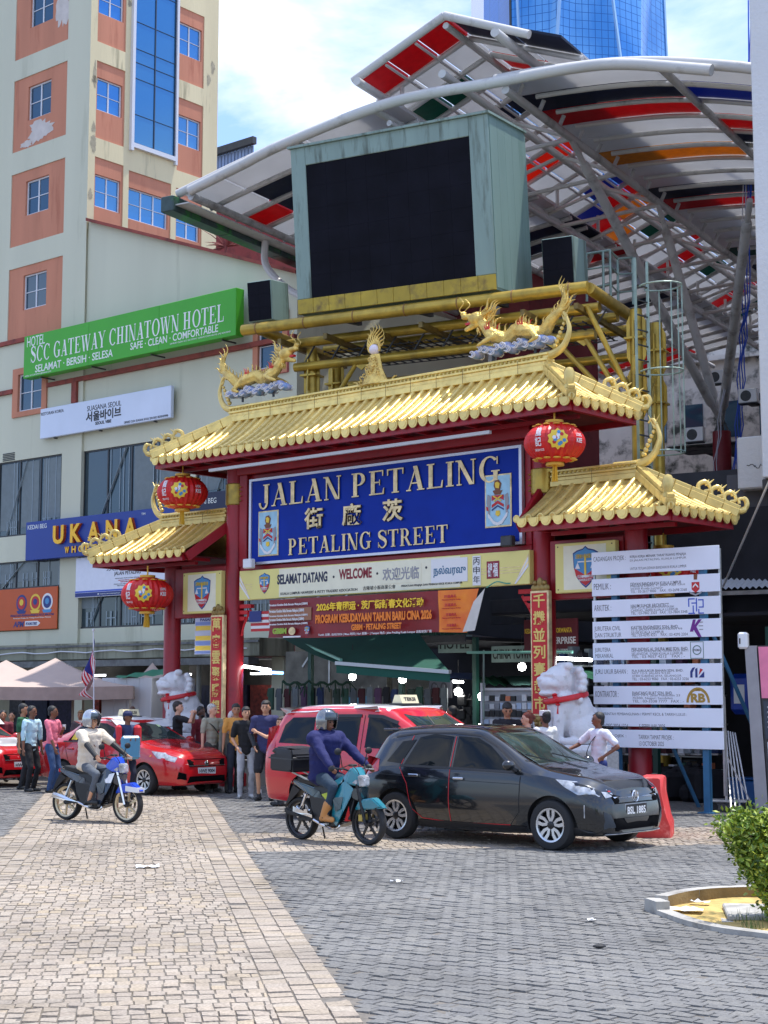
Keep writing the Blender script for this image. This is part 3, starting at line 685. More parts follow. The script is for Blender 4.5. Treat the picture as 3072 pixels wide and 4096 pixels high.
t,hw,hd,hh=signbox('restaurant_sign','white restaurant sign with black brush lettering below the green hotel sign','sign',-2.34,3.8,10.0,10.96,-.2,-.08,mat('pale_blue_white_sign_face',lin((212,220,236)),.4,var=.06,vs_=.8))
text('SUASANA SEOUL',(-.75,.62,.85,.78),M_INK,t,-hd-.003);text('RESTORAN KOREA',(-3.02,.74,-1.9,.84),M_INK,t,-hd-.003)
text('서울바이브',(-.8,.28,.85,.6),M_INK,t,-hd-.003,bold=.03);text('SEOUL VIBE',(-.35,.15,.4,.25),M_INK,t,-hd-.003,bold=.03);text('DIMILIKI OLEH: SUASANA SEOUL SDN BHD 202301029998',(1.0,.04,2.95,.11),M_INK,t,-hd-.003)
for x in(-2.4,-.2,2.3): MB().box(x-.02,x+.02,-.03,.1,-.05,-.01).build('bracket',M_DARK,t)
t,hw,hd,hh=signbox('bag_shop_sign','dark blue bag shop sign with raised yellow letters behind the left gate wing','sign',-2.8,4.7,6.13,7.35,-.3,-.02,mat('royal_blue_sign_face',lin((16,52,140)),.4,var=.06,vs_=.7))
YL=mat('yellow_letter_face',lin((250,190,20)),.4);YS=mat('orange_letter_side',lin((180,70,20)),.5)
def blockword(s,x0,z0,x1,z1,parent,y,ext,adv=None):
    n=len(s);st=(x1-x0)/n
    for i,c in enumerate(s):
        if c==' ': continue
        w=st*.62 if c!='I' else st*.2;a=x0+st*i
        text(c,(a,z0,a+w,z1),YS,parent,y-.004,ext,bold=.055,name='letter_side');text(c,(a,z0,a+w,z1),YL,parent,y-ext*2-.006,.004,bold=.035,name='letter')
blockword('UKANA',-2.25,.42,1.95,1.0,t,-hd,.05)
blockword('WHOLESALE',-1.75,.12,1.2,.32,t,-hd,.01)
text('KEDAI BEG',(-3.65,.98,-2.7,1.12),W_,t,-hd-.003);text('TM',(1.75,1.05,1.92,1.12),W_,t,-hd-.003)
t,hw,hd,hh=signbox('bag_shop_side_sign','navy sign with white slanted lettering behind the upper left lantern','sign',4.75,6.9,6.55,7.62,-.35,-.05,mat('navy_sign_face',lin((24,30,62)),.5))
text('KEDAI BEG',(-.85,.75,.1,.9),W_,t,-hd-.003);text('U LL',(-.5,.1,.7,.55),W_,t,-hd-.003,bold=.03,shear=.4)
t,hw,hd,hh=signbox('orange_banner','orange banner with three round emblems hanging at the left edge','banner',-5.6,-1.42,3.95,5.28,-.08,-.04,mat('orange_banner_vinyl',lin((196,84,26)),.5,var=.08,vs_=1))
def disc(parent,cx,cz,r,y,m,name='emblem',th=.003,n=24,sx=1):
    return MB().prism([(cx+r*sx*math.cos(2*PI*i/n),cz+r*math.sin(2*PI*i/n)) for i in range(n)],y-th,y).build(name,m,parent)
NB=mat('navy_print',lin((36,52,120)),.5);RP=mat('red_print',lin((190,36,40)),.5);YP=mat('yellow_print',lin((232,196,60)),.5);WP=mat('white_print',(.75,.75,.75),.5);GP=mat('grey_print',(.3,.3,.32),.5)
LB=mat('light_blue_print',lin((74,140,190)),.5)
for cx,a,b,c in((.6,NB,RP,YP),(1.3,YP,RP,NB),(1.75+.15,WP,NB,LB)):
    disc(t,cx-.3,.86,.27,-hd-.001,a);disc(t,cx-.3,.86,.2,-hd-.005,b);disc(t,cx-.3,.88,.1,-hd-.009,c)
    MB().prism([(cx-.55,.62),(cx-.05,.62),(cx-.12,.52),(cx-.48,.52)],-hd-.006,-hd-.002).build('ribbon',a if a!=WP else LB,t)
text('PERSATUAN PENIAGA-PENIAGA KECIL MALAYSIA',(-.25,.43,1.95,.5),NB,t,-hd-.003,bold=.01);text('Persatuan Penjaja dan Peniaga Kecil Melayu Malaysia',(-.1,.35,1.8,.4),W_,t,-hd-.003)
text('APM',(-.1,.1,.45,.28),NB,t,-hd-.003,bold=.03,shear=.2);MB().prism([(.5,.12),(1.15,.12),(1.27,.2),(1.15,.28),(.5,.28)],-hd-.004,-hd-.001).build('arrow',WP,t);text('PETALING STREET',(.55,.15,1.12,.24),NB,t,-hd-.006,bold=.02)
t,hw,hd,hh=signbox('street_banner','white banner with blue foot strip under the left gate wing','banner',-.53,3.6,4.87,6.1,-.1,-.06,mat('white_banner_vinyl',lin((222,224,235)),.5,var=.04))
text('JALAN PETALING',(-.25,.58,.95,.72),M_GREYINK,t,-hd-.003,bold=.02);text('茨廠街',(-.6,.75,.6,.95),M_GREYINK,t,-hd-.003)
for k,(a,b,h_) in enumerate([(-.2,.9,.49),(-.05,.75,.43),(0.05,.65,.38),(-.25,.95,.32),(-.1,.8,.27)]): text('PERSATUAN PENIAGA DAN PENJAJA',(a,h_,b,h_+.035),RP if k in(1,2) else M_GREYINK,t,-hd-.003)
MB().box(-hw,hw,-hd-.003,-hd-.0005,.02,.14).build('foot_strip',NB,t);MB().box(-hw,hw,-hd-.003,-hd-.0005,.15,.2).build('foot_strip',mat('mid_blue_print',lin((60,90,190)),.5),t)
text('● www.streetmarket   ● facebook   ● instagram',(-1,.05,1.4,.1),W_,t,-hd-.006)
# maroon house and blue sheet behind the wing
mar=thing('maroon_building','maroon building behind the sloping coping of the hotel wing','building',(7.0,9,0),fr=HOT)
MM=mat('maroon_render',lin((136,60,66)),.85,var=.2,vs_=1,dirt=lin((90,44,50)),ds=2)
mb=MB();mb.box(-4,3.2,0,4,0,16.4);mb.build('wall',MM,mar)
mb=MB();mb.box(-4.1,3.3,-.3,0,16.4,16.6);mb.box(-4.1,3.3,-.3,0,15.0,15.1);mb.build('cornice',M_TRIM,mar)
for k in range(3): MB().box(-.4+k*1.3,.4+k*1.3,-.05,-.005,15.3,16.1).build('window',G_DARK,mar)
BZ=HOT.sz(950,600,14)[1]
bs=thing('blue_shed','blue corrugated roof shed beyond the hotel tower','building',(HOT.sz(1010,700,14)[0],14,0),fr=HOT)
mb=MB()
for k in range(20): mb.box(-4+k*.2,-3.9+k*.2,0,.05,BZ-1.6,BZ);mb.box(-3.9+k*.2,-3.8+k*.2,.03,.06,BZ-1.6,BZ)
mb.build('corrugated_sheet',mat('blue_grey_sheet',lin((130,150,190)),.4,.3,streak=True,var=.2),bs);MB().box(-3,3,0,5,0,BZ-1.5).build('wall',MM,bs)
MB().box(-4.2,.2,-.2,.02,BZ,BZ+.3).build('eaves_beam',M_DARK,bs)
pl=thing('spiky_plant','dry spiky fan plant growing on the hotel wing coping','plant',(5.1,.7,tz(5.1)),fr=HOT);mb=MB();rr=random.Random(4)
for k in range(46):
    a=rr.uniform(-.2,PI+.2);L=rr.uniform(.5,1.0);d=Vector((math.cos(a),rr.uniform(-.3,.3),math.sin(a)));mb.tube([(0,0,.3),d*L*.6+Vector((0,0,.3)),d*L+Vector((0,0,.24))],[.014,.012,.004],4)
mb.tube([(0,0,-.2),(0,0,.35)],.05,6);mb.build('frond',mat('dry_red_frond',lin((120,60,55)),.8),pl)
# ================================================================ ceremonial gate
gate=thing('street_gate','red columned street gate with three gold tiled roofs carrying the blue street name board','gate',(0,0,0),fr=GATE)
XL=-8.16;XW=1.96;XWL=-10.18
REARS=1
for x,zt_,r in((XL,7.1,.2),(0,7.1,.2),(XWL,4.95,.19),(XW,4.95,.2)):
    mb=MB();mb.lathe([(r+.09,0),(r+.09,.25),(r+.03,.3),(r,.36),(r,zt_)],28,Matrix.Translation((x,0,0)),cap=True);mb.build('column',M_RED,gate,smooth=True)
for x in(XL,0):
    z0=GATE.sz(930,2025)[1] if x==XL else 5.55;mb=MB();mb.lathe([(.205,z0),(.225,z0+.02),(.225,z0+.45),(.205,z0+.47)],24,Matrix.Translation((x,0,0)));mb.build('gold_collar',M_GOLDP,gate,smooth=True)
    for k in range(4):
        MB().tube([(x+.2 if x==XL else x-.26,-.1,z0+.08+k*.1),(x+.3 if x==XL else x-.2,-.14,z0+.08+k*.1)],.012,6).build('collar_clamp',M_GOLDP,gate)
# beams
for a,b,c,d,e,f in((-8.0,-.2,-.14,.14,6.62,6.86),(-7.9,-.2,-.1,.12,4.44,4.64),(-7.95,-7.72,-.1,.12,4.64,6.62),(-.34,-.2,-.1,.12,4.64,6.62),(-7.72,-.34,.02,.12,4.64,6.62),(XWL+.18,XL-.2,-.1,.1,3.6,4.7),(.2,XW-.2,-.1,.1,3.62,4.68)):
    MB().bbox(a,b,c,d,e,f,.012).build('beam',M_RED,gate)
def tilemesh(L,h,run):
    """one barrel row: stepped segments climbing from the eave at the origin"""
    mb=MB();n=max(1,int(round(L/.3)));r=.058;d=Vector((0,run,h)).normalized() if True else None
    up=Vector((0,-d.z,d.y))
    for i in range(n):
        a=L*i/n;b=L*(i+1)/n
        sag=lambda s:-.05*math.sin(PI*min(1,s/1.45))
        p=d*a+up*sag(a);q=d*b+up*sag(b);vs=[]
        for pt,rad in((p,r),(q,r*.9)):
            for k in range(7):
                t=PI*k/6;vs.append(pt+Vector((math.cos(t)*rad,0,0))+up*math.sin(t)*rad*1.15)
        fs=[(k,k+1,k+8,k+7) for k in range(6)]+[tuple(range(7))[::-1]]
        mb.add(vs,fs)
    return mb
discm=MB();discm.lathe([(.066,-.03),(.07,-.02),(.07,.0),(.05,.006),(.045,.0),(.001,.0)],14,Matrix.Rotation(PI/2,4,'X'))
def roof(xe0,xe1,hw,ze,xr0,xr1,zr,hipL,hipR,rear=True,rakeL=None,rakeR=None):
    """hip roof; eave rectangle xe0..xe1 x +-hw, ridge xr0..xr1"""
    H_=zr-ze;sp_=.245
    # pan surfaces
    def surf(u0,u1,A,B):
        pass
    mb=MB()
    def slope(Pe0,Pe1,Pr0,Pr1):
        def fn(u,v):
            a=Vector(Pe0).lerp(Vector(Pe1),u);b=Vector(Pr0).lerp(Vector(Pr1),u);p=a.lerp(b,v);p.z-=.045*math.sin(PI*v);return p
        mb.grid(fn,12,6)
    slope((xe0,-hw,ze),(xe1,-hw,ze),(xr0,0,zr),(xr1,0,zr));slope((xe1,hw,ze),(xe0,hw,ze),(xr1,0,zr),(xr0,0,zr))
    if hipR: slope((xe1,-hw,ze),(xe1,hw,ze),(xr1,0,zr),(xr1,0,zr))
    if hipL: slope((xe0,hw,ze),(xe0,-hw,ze),(xr0,0,zr),(xr0,0,zr))
    mb.build('pan_tile_bed',M_GOLD,gate,smooth=True)
    # barrel rows
    cache={}
    def rows(origin,dirx,inward,length,runfull,limits,first='roof_tile'):
        n=int(length/sp_);sp=length/n
        for i in range(n+1):
            s=i*sp;fr_=1.0
            for (a,b,side) in limits:   # hips shorten rows
                fr_=min(fr_,(s/a) if side=='L' else ((length-s)/a)) if a>0 else fr_
            fr_=min(1,fr_)
            run=runfull*fr_;h=H_*fr_;L=math.hypot(run,h)
            p=Vector(origin)+Vector(dirx)*s
            ang=math.atan2(dirx[1],dirx[0])
            o_ang=ang
            if L>.12:
                key=round(L,2);
                if key not in cache: cache[key]=tilemesh(L,H_,runfull).mesh('roof_tile',M_GOLD,smooth=True)
                obj('roof_tile',cache[key],gate,p+Vector((0,0,.015)),(0,0,o_ang))
            if 'disc' not in cache: cache['disc']=discm.mesh('tile_end',M_GOLD,smooth=True)
            obj('tile_end',cache['disc'],gate,p+Vector((inward[0]*-.01,inward[1]*-.01,.03)),(0,0,o_ang))
            if i<n:
                if 'drip' not in cache:
                    m2=MB();P=[(-.105,.03),(.105,.03)]+[(.105*math.cos(t),-.02-.11*math.sin(t)) for t in np.linspace(0,PI,11)]
                    m2.prism(P,-.012,.012);P2=[(a*.7,b*.7-.0) for a,b in P];m2.prism(P2,-.02,-.012);cache['drip']=m2.mesh('drip_tile',M_GOLD)
                obj('drip_tile',cache['drip'],gate,p+Vector(dirx)*(sp/2)+Vector((inward[0]*-.02,inward[1]*-.02,-.0)),(0,0,o_ang))
    dl=(xr0-xe0);dr=(xe1-xr1)
    lim=[];
    if dl>0:lim.append((dl,1,'L'))
    if dr>0:lim.append((dr,1,'R'))
    rows((xe0,-hw,ze),(1,0,0),(0,1),xe1-xe0,hw,lim)
    if hipR:
        rows((xe1,-hw,ze),(0,1,0),(-1,0),2*hw,xe1-xr1,[(hw,1,'L'),(hw,1,'R')])
    # eave fascia, soffit
    fm=MB()
    fm.box(xe0+.06,xe1-.06,-hw+.04,-hw+.12,ze-.2,ze-.02);fm.box(xe0+.06,xe1-.06,hw-.12,hw-.04,ze-.2,ze-.02)
    if hipR: fm.box(xe1-.12,xe1-.04,-hw+.121,hw-.121,ze-.2,ze-.02)
    if hipL: fm.box(xe0+.04,xe0+.12,-hw+.121,hw-.121,ze-.2,ze-.02)
    fm.build('fascia',M_RED,gate)
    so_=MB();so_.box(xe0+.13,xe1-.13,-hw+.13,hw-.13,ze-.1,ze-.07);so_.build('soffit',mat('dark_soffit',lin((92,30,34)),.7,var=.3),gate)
    n=int((xe1-xe0)/.6)
    for i in range(n+1):
        x=xe0+.2+(xe1-xe0-.4)*i/n;MB().box(x-.03,x+.03,-hw+.14,-.16,ze-.17,ze-.1).build('rafter',M_RED,gate)
    MB().box(xe0+.3,xe1-.3,-hw+.62,-hw+.7,ze-.24,ze-.17).build('purlin',M_RED,gate)
def swoosh(pts,w0,w1,name='ridge_tail'):
    P=catmull(pts,5);n=len(P);mb=MB();mb.tube(P,[w0+(w1-w0)*i/(n-1) for i in range(n)],10);return mb
def ridge(xa,xb,z,curlL=True,curlR=True,hh=.34):
    mb=MB()
    for k,(w_,a,b) in enumerate(((.13,0,.12),(.1,.121,.2),(.13,.201,.25),(.09,.251,.31),(.12,.311,.36))):
        mb.bbox(xa,xb,-w_,w_,z+a*hh/.36-.06,z+b*hh/.36-.06,.008)
    mb.build('ridge',M_GOLD,gate)
    m2=MB();n=int((xb-xa)/.1)
    for i in range(n):
        x=xa+.05+(xb-xa-.1)*i/n;m2.ball((x,-.105,z+hh*.62),.026,5,(1.1,.5,1));
    o=m2.build('ridge_carving',M_GOLDP,gate,smooth=True);o['kind']='stuff'
    n=int((xb-xa)/.62)
    for i in range(1,n): MB().box(xa+(xb-xa)*i/n-.004,xa+(xb-xa)*i/n+.004,-.134,-.128,z-.05,z+.2).build('ridge_joint',mat('tile_joint',(.2,.12,.03),.6),gate)
    for s,x,on in((-1,xa,curlL),(1,xb,curlR)):
        if not on: continue
        m3=swoosh([(x-s*.5,0,z+hh-.12),(x,0,z+hh-.1),(x+s*.28,0,z+hh+.02),(x+s*.42,0,z+hh+.3),(x+s*.36,0,z+hh+.56)],.1,.03)
        m3.tube(catmull([(x+s*.36,0,z+hh+.56),(x+s*.28,0,z+hh+.66),(x+s*.2,0,z+hh+.6)],4),[.035]*4+[.02]*5,8)
        for k in range(7): m3.ball((x+s*(.1+.04*k),0,z+hh+.06+.075*k),.05-.003*k,6)
        for k in range(3): m3.tube([(x+s*.32,0,z+hh+.5+k*.03),(x+s*(.2+.12*k),0,z+hh+.74)],[.02,.004],5)
        m3.build('ridge_tail',M_GOLD,gate,smooth=True)
def hipridge(p0,p1,orn='stub'):
    """stepped hip from the ridge end down to the eave corner"""
    p0=Vector(p0);p1=Vector(p1);d=(p1-p0);L=d.length;d.normalize();a=d.cross(Vector((0,0,1))).normalized();u=a.cross(d)
    M=Matrix((d,a,u)).transposed().to_4x4();M.translation=p0
    mb=MB();n=6
    for i in range(n):
        mb.bbox(L*i/n,L*(i+1)/n-.006,-.09,.09,-.04,.1,.008,M);mb.bbox(L*i/n,L*(i+1)/n-.006,-.06,.06,.101,.17,.008,M)
    mb.build('hip_ridge',M_GOLD,gate)
    m=MB()
    if orn=='stub':
        q=p1-d*.12;m.lathe([(.09,0),(.095,.12),(.07,.14),(.085,.2),(.1,.34),(.06,.42),(.001,.44)],12,Matrix.Translation(q+Vector((0,0,.02))))
        for k in range(9): m.ball(q-d*(.12+.06*(k%3))+Vector((0,0,.12+.09*(k//3))),.045,6)
    else:
        m.tube(catmull([p1-d*.35+u*.1,p1-d*.05+u*.08,p1+d*.06+u*.12,p1+d*.09+u*.23,p1+d*.02+u*.31,p1-d*.07+u*.27,p1-d*.04+u*.2],5),[.06]*12+[.045]*10+[.03]*9,9)
        for k in range(3):
            c=p1-d*(.2+.24*k)+u*.2
            m.tube(catmull([c+Vector((0,0,-.1))-d*.12,c-d*.13+u*.05,c-d*.02+u*.14,c+d*.08+u*.04,c-d*.0-u*.03],4),[.042]*8+[.032]*9,7)
            for j in range(3): m.tube([c+u*.08,c+u*(.17+.03*j)+d*(.08*(j-1))],[.03,.006],5)
    m.build('roof_ornament',M_GOLD,gate,smooth=True)
RM=(-9.66,1.40,1.1,7.02,-8.15,.1,7.86)
roof(*RM,True,True);ridge(-8.3,.2,7.86+.02)
def hips(R,l,r):
    xe0,xe1,hw,ze,xr0,xr1,zr=R
    if r: hipridge((xr1,0,zr),(xe1,-hw,ze+.05),'stub');hipridge((xr1,0,zr),(xe1,hw,ze+.05),'scroll')
    if l: hipridge((xr0,0,zr),(xe0,-hw,ze+.05),'scroll');hipridge((xr0,0,zr),(xe0,hw,ze+.05),'scroll')
hips(RM,1,1)
WX0=GATE.sz(2066,2095,-1.1)[0]
RR=(WX0,3.32,1.1,4.97,.24,2.05,5.72)
roof(*RR[:4],.24,2.05,5.72,False,True);ridge(.24,2.05,5.72,False,True,.3);hips(RR,0,1)
WX1=GATE.sz(731,2235,-1.1)[0]
RLW=(-11.78,WX1,1.1,4.97,-10.5,-8.38,5.72)
roof(*RLW,True,False);ridge(-10.5,-8.38,5.72,True,False,.3);hips(RLW,1,0)
mb=MB();mb.bar((WX1+.02,-1.0,4.85),(WX1+.3,0,5.6),.07,.2);mb.build('rake_board',M_RED,gate)
mb=MB();mb.bar((WX0-.02,-1.0,4.85),(.1,-.22,5.55),.07,.2);mb.build('rake_board',M_RED,gate)
# lamp batten under the main eave
MB().box(-8.0,-.5,-.95,-.88,6.62,6.68).build('lamp_batten',mat('white_batten',lin((190,190,190)),.5),gate)
# brackets on columns
for x,s in((XL,1),(0,-1)):
    mb=MB();z=3.42
    for k in range(3): mb.box(min(x+s*.2,x+s*(.55-k*.1)),max(x+s*.2,x+s*(.55-k*.1)),-.05,.05,z+.34-k*.13,z+.42-k*.13)
    mb.tube(catmull([(x+s*.22,0,z-.25),(x+s*.3,0,z),(x+s*.5,0,z+.3)],4),.025,6);mb.build('bracket',mat('bright_red_paint',lin((200,26,34)),.5),gate)
# ---------------------------------------------------------------- name board
nb=thing('street_name_board','blue street name board with gold JALAN PETALING letters and two crests','sign',(-3.95,-.1,4.68),fr=GATE)
BL=mat('royal_blue_board',lin((6,46,150)),.45,var=.12,vs_=2,spec=.15);GL=mat('brushed_gold_letter',(.80,.62,.33),.42,.3,var=.35,vs_=7);GE=mat('dark_letter_edge',(.09,.06,.03),.6)
MB().bbox(-3.54,3.54,-.06,0,.0,1.79,.01).build('panel',BL,nb)
fm=MB();sf=mat('silver_frame',(.6,.6,.66),.35,.5)
for a,b,c,d in((-3.6,3.6,-.02,.03),(-3.6,3.6,1.76,1.81),(-3.6,-3.54,.03,1.76),(3.54,3.6,.03,1.76)): fm.box(a,b,-.09,0,c,d)
fm.build('frame',sf,nb)
def pb(px0,py0,px1,py1,y=-.18,fr=GATE,o=(-3.95,4.68)):
    a=fr.sz(px0,py0,y);b=fr.sz(px1,py1,y);return (a[0]-o[0],min(a[1],b[1])-o[1],b[0]-o[0],max(a[1],b[1])-o[1])
serif('JALAN PETALING',(-3.28,1.18,3.13,1.66),GL,nb,-.07,.022,per=True,edge=GE)
serif('PETALING STREET',(-2.42,.12,1.87,.46),GL,nb,-.07,.02,per=True,edge=GE)
for ch,x in (('街',-1.68),('廠',-.62),('茨',.47)):
    text(ch,(x-.25,.62,x+.27,1.06),GE,nb,-.085,.016,bold=.035,name='letter_edge');text(ch,(x-.25,.62,x+.27,1.06),GL,nb,-.108,.006,bold=.02,name='letter')
def crest(parent,cx,cz,h,y):
    w=h*.6;g=lambda n,P,m,dy:MB().prism([(cx+a*w,cz+b*h) for a,b in P],y-dy-.004,y-dy).build(n,m,parent)
    SK=mat('sky_enamel',lin((160,205,225)),.4,var=.15,vs_=6);BR=mat('brown_print',lin((120,70,40)),.5)
    MB().bbox(cx-w/2-.03,cx+w/2+.03,y-.02,y,cz-h/2-.03,cz+h/2+.03,.006).build('crest_frame',GL,parent)
    MB().box(cx-w/2,cx+w/2,y-.024,y-.0205,cz-h/2,cz+h/2).build('crest_plate',SK,parent)
    y2=y-.024
    g('crest_shield',[(-.27,.12),(.27,.12),(.27,-.2),(.2,-.3),(0,-.36),(-.2,-.3),(-.27,-.2)],WP,.002);g('crest_chief',[(-.25,.11),(.25,.11),(.25,-.0),(0,.07),(-.25,0)],RP,.03)
    g('crest_chevron',[(-.25,-.08),(0,-.0),(.25,-.08),(.25,-.14),(0,-.06),(-.25,-.14)],RP,.03);g('crest_chevron',[(-.25,-.17),(0,-.09),(.25,-.17),(.25,-.2),(0,-.12),(-.25,-.2)],NB,.03)
    g('crest_base',[(-.08,-.2),(.08,-.2),(.1,-.28),(0,-.32),(-.1,-.28)],YP,.03)
    for s in(-1,1): g('crest_kris',[(s*-.2,.09),(s*-.17,.11),(s*.16,-.0),(s*.13,-.02)],YP,.036);g('crest_bearer',[(s*.3,.1),(s*.42,.14),(s*.46,-.02),(s*.4,-.2),(s*.44,-.26),(s*.34,-.3),(s*.31,-.1)],GP,.03);g('crest_flower',[(s*.4,-.12),(s*.48,-.1),(s*.46,-.18),(s*.38,-.2)],RP,.034)
    g('crest_helmet',[(-.12,.12),(.12,.12),(.2,.2),(.1,.2),(.16,.34),(.05,.42),(-.12,.4),(-.16,.3),(-.1,.22),(-.2,.2)],BR,.03);g('crest_tiger',[(-.08,.26),(.06,.24),(.1,.34),(0,.38),(-.1,.36)],YP,.036)
    g('crest_ribbon',[(-.42,-.24),(-.36,-.26),(-.16,-.4),(0,-.44),(.16,-.4),(.36,-.26),(.42,-.24),(.4,-.32),(.18,-.47),(0,-.5),(-.18,-.47),(-.4,-.32)],WP,.034)
crest(nb,-3.02,.62,.9,-.062);crest(nb,3.05,.82,.93,-.062)
# ---------------------------------------------------------------- welcome board
wb=thing('welcome_board','long cream welcome board in four languages below the blue name board','sign',(-3.91,-.26,3.91),fr=GATE)
CR=mat('cream_yellow_board',lin((226,214,130)),.5,var=.06,vs_=.9);CW=mat('pale_board_centre',lin((232,228,200)),.5,var=.05)
MB().bbox(-3.8,3.8,-.04,.1,0,.62,.01).build('board',CR,wb)
MB().box(-2.6,2.2,-.044,-.0405,.02,.6).build('pale_field',CW,wb)
def shield(parent,cx,cz,h,y):
    w=h*.72;S_=[(0,.5),(.1,.44),(.34,.4),(.5,.34),(.47,0),(.36,-.24),(.15,-.42),(0,-.5)];S_=S_+[(-a,b) for a,b in S_[::-1][1:-1]]
    g=lambda n,P,m,d:MB().prism([(cx+a*w,cz+b*h) for a,b in P],y-d-.003,y-d).build(n,m,parent)
    g('shield',S_,NB,.0);g('shield_field',[(a*.93,b*.93) for a,b in S_],LB,.004);g('shield_foot',[(-.44,-.02),(0,-.2),(.44,-.02),(.38,-.2),(.16,-.37),(0,-.45),(-.16,-.37),(-.38,-.2)],RP,.008)
    g('scales_post',[(-.035,.26),(.035,.26),(.04,-.2),(-.04,-.2)],YP,.012);g('scales_beam',[(-.3,.14),(.3,.14),(.3,.11),(-.3,.11)],WP,.012)
    for s in(-1,1): g('scales_pan',[(s*.3-.1,-.04),(s*.3+.1,-.04),(s*.3,.11)],WP,.014)
    g('scales_foot',[(-.12,-.2),(.12,-.2),(.14,-.25),(-.14,-.25)],WP,.014)
    text('吉隆坡小販商業公會',(cx-.38*w,cz+.2*h,cx+.38*w,cz+.31*h),YP,parent,y-.014);text('KUALA LUMPUR',(cx-.3*w,cz-.26*h,cx+.3*w,cz-.19*h),WP,parent,y-.014);text('HAWKERS & PETTY',(cx-.26*w,cz-.34*h,cx+.26*w,cz-.28*h),WP,parent,y-.014)
shield(wb,-3.03,.33,.44,-.042)
text('SELAMAT DATANG',(-2.65,.28,-1.22,.49),mat('navy_ink',(.02,.025,.06),.5),wb,-.046,bold=.035);text('·',(-1.07,.34,-1.02,.39),M_INK,wb,-.046,bold=.05)
text('WELCOME',(-.9,.3,-.02,.51),mat('maroon_ink',lin((130,16,36)),.5),wb,-.046,bold=.035);text('·',(.1,.35,.15,.4),M_INK,wb,-.046,bold=.05)
MB().box(.23,1.25,-.05,-.045,.16,.52).build('sticker',CW,wb);text('欢迎光临',(.27,.22,1.2,.47),GP,wb,-.052,bold=.02);text('·',(1.35,.4,1.4,.45),M_INK,wb,-.046,bold=.05)
MB().box(1.5,2.38,-.05,-.045,.12,.57).build('sticker',WP,wb);text('நல்வரவு',(1.56,.22,2.34,.44),mat('teal_print',lin((60,110,140)),.5),wb,-.052,bold=.02)
MB().box(2.5,2.69,-.05,-.045,.03,.58).build('sticker',WP,wb)
for i,c in enumerate('丙申年'): text(c,(2.52,.41-i*.17,2.67,.55-i*.17),M_INK,wb,-.052)
sq=mat('maroon_seal',lin((140,30,50)),.5);MB().box(2.83,3.12,-.048,-.043,.14,.46).build('seal',sq,wb)
text('祖傳',(2.86,.17,2.96,.43),WP,wb,-.05,bold=.02);text('福',(2.98,.17,3.09,.43),WP,wb,-.05,bold=.02)
text("KUALA LUMPUR HAWKERS' & PETTY TRADERS' ASSOCIATION",(-2.55,.06,-.4,.115),M_INK,wb,-.046,bold=.01);text('吉隆坡小販商業公會',(-.25,.06,.6,.14),M_INK,wb,-.046);text('PERSATUAN PENJAJA DAN PENIAGA KECIL KUALA LUMPUR',(.75,.07,2.25,.12),M_INK,wb,-.046,bold=.01)
for s in(-1,1):
    for k in range(4): MB().prism([(s*3.78,.5-k*.06),(s*3.5,.02),(s*3.46,.02),(s*3.78,.56-k*.06)],-.046-k*.001,-.042).build('ray_print',WP if k%2 else GL,wb)
    for k in range(3): MB().box(-3.78 if s<0 else 2.7,-3.4 if s<0 else 3.6,-.0455,-.042,.22+k*.05,.232+k*.05).build('line_print',GL,wb)
# ---------------------------------------------------------------- shield boards on the wings
for x0,x1,z0,z1,lab in((-9.54,-8.31,3.68,4.58,'cream board with blue shield emblem under the left gate wing'),(.43,1.7,3.72,4.6,'cream board with blue shield emblem under the right gate wing, beside the project board')):
    t=thing('shield_board',lab,'sign',((x0+x1)/2,-.24,z0),fr=GATE,group='shield emblem boards on the gate wings')
    MB().bbox(-(x1-x0)/2,(x1-x0)/2,-.03,.1,0,z1-z0,.01).build('board',CR,t);MB().box(-.45,.45,-.033,-.0305,.05,z1-z0-.05).build('pale_field',CW,t);shield(t,.02,(z1-z0)/2,.74,-.034)
    for sx in(-.57,.57):
        for sz in(.06,z1-z0-.06): MB().ball((sx,-.033,sz),.012,5).build('screw',M_DARK,t)
# ---------------------------------------------------------------- couplet plaques
for x,y0,zb,zt_,s,lab in((XL+.0,-.3,GATE.sz(890,2940,-.3)[1],3.62,'萬客雲聚勝趕集','narrow red couplet plaque with gold characters on the left main column'),(0.0,-.3,1.55,3.78,'千攤並列賽超市','narrow red couplet plaque with gold characters on the right main column')):
    x=GATE.sz(870,2600,-.3)[0] if x<-1 else GATE.sz(2163,2600,-.3)[0]
    t=thing('couplet_plaque',lab,'plaque',(x,y0,zb),fr=GATE,group='couplet plaques on the main columns');hh=zt_-zb
    MB().bbox(-.2,.2,-.03,.08,0,hh,.01).build('board',GL,t);MB().box(-.165,.165,-.036,-.031,.04,hh-.04).build('red_field',mat('plaque_red',lin((196,20,30)),.45),t)
    n=len(s);st=(hh-.1)/n
    for i,c in enumerate(s): text(c,(-.13,hh-.05-st*(i+1)+.05,.13,hh-.06-st*i),YP if 0 else mat('gold_character',(.75,.55,.15),.4,.3),t,-.038,.006,bold=.02,name='character')
    for z,k in((hh,1),(0,-1)):
        m=MB()
        for a in(-.13,-.04,.05,.14): m.ball((a,0,z+k*.05),.07,6,(1,.5,1))
        m.ball((0,0,z+k*.15),.07,6,(1,.5,1.3));m.ball((-.1,0,z+k*.14),.05,6);m.ball((.1,0,z+k*.14),.05,6);m.build('gold_finial',mat('aged_gold',(.3,.2,.06),.4,.5,var=.4,vs_=8),t,smooth=True)
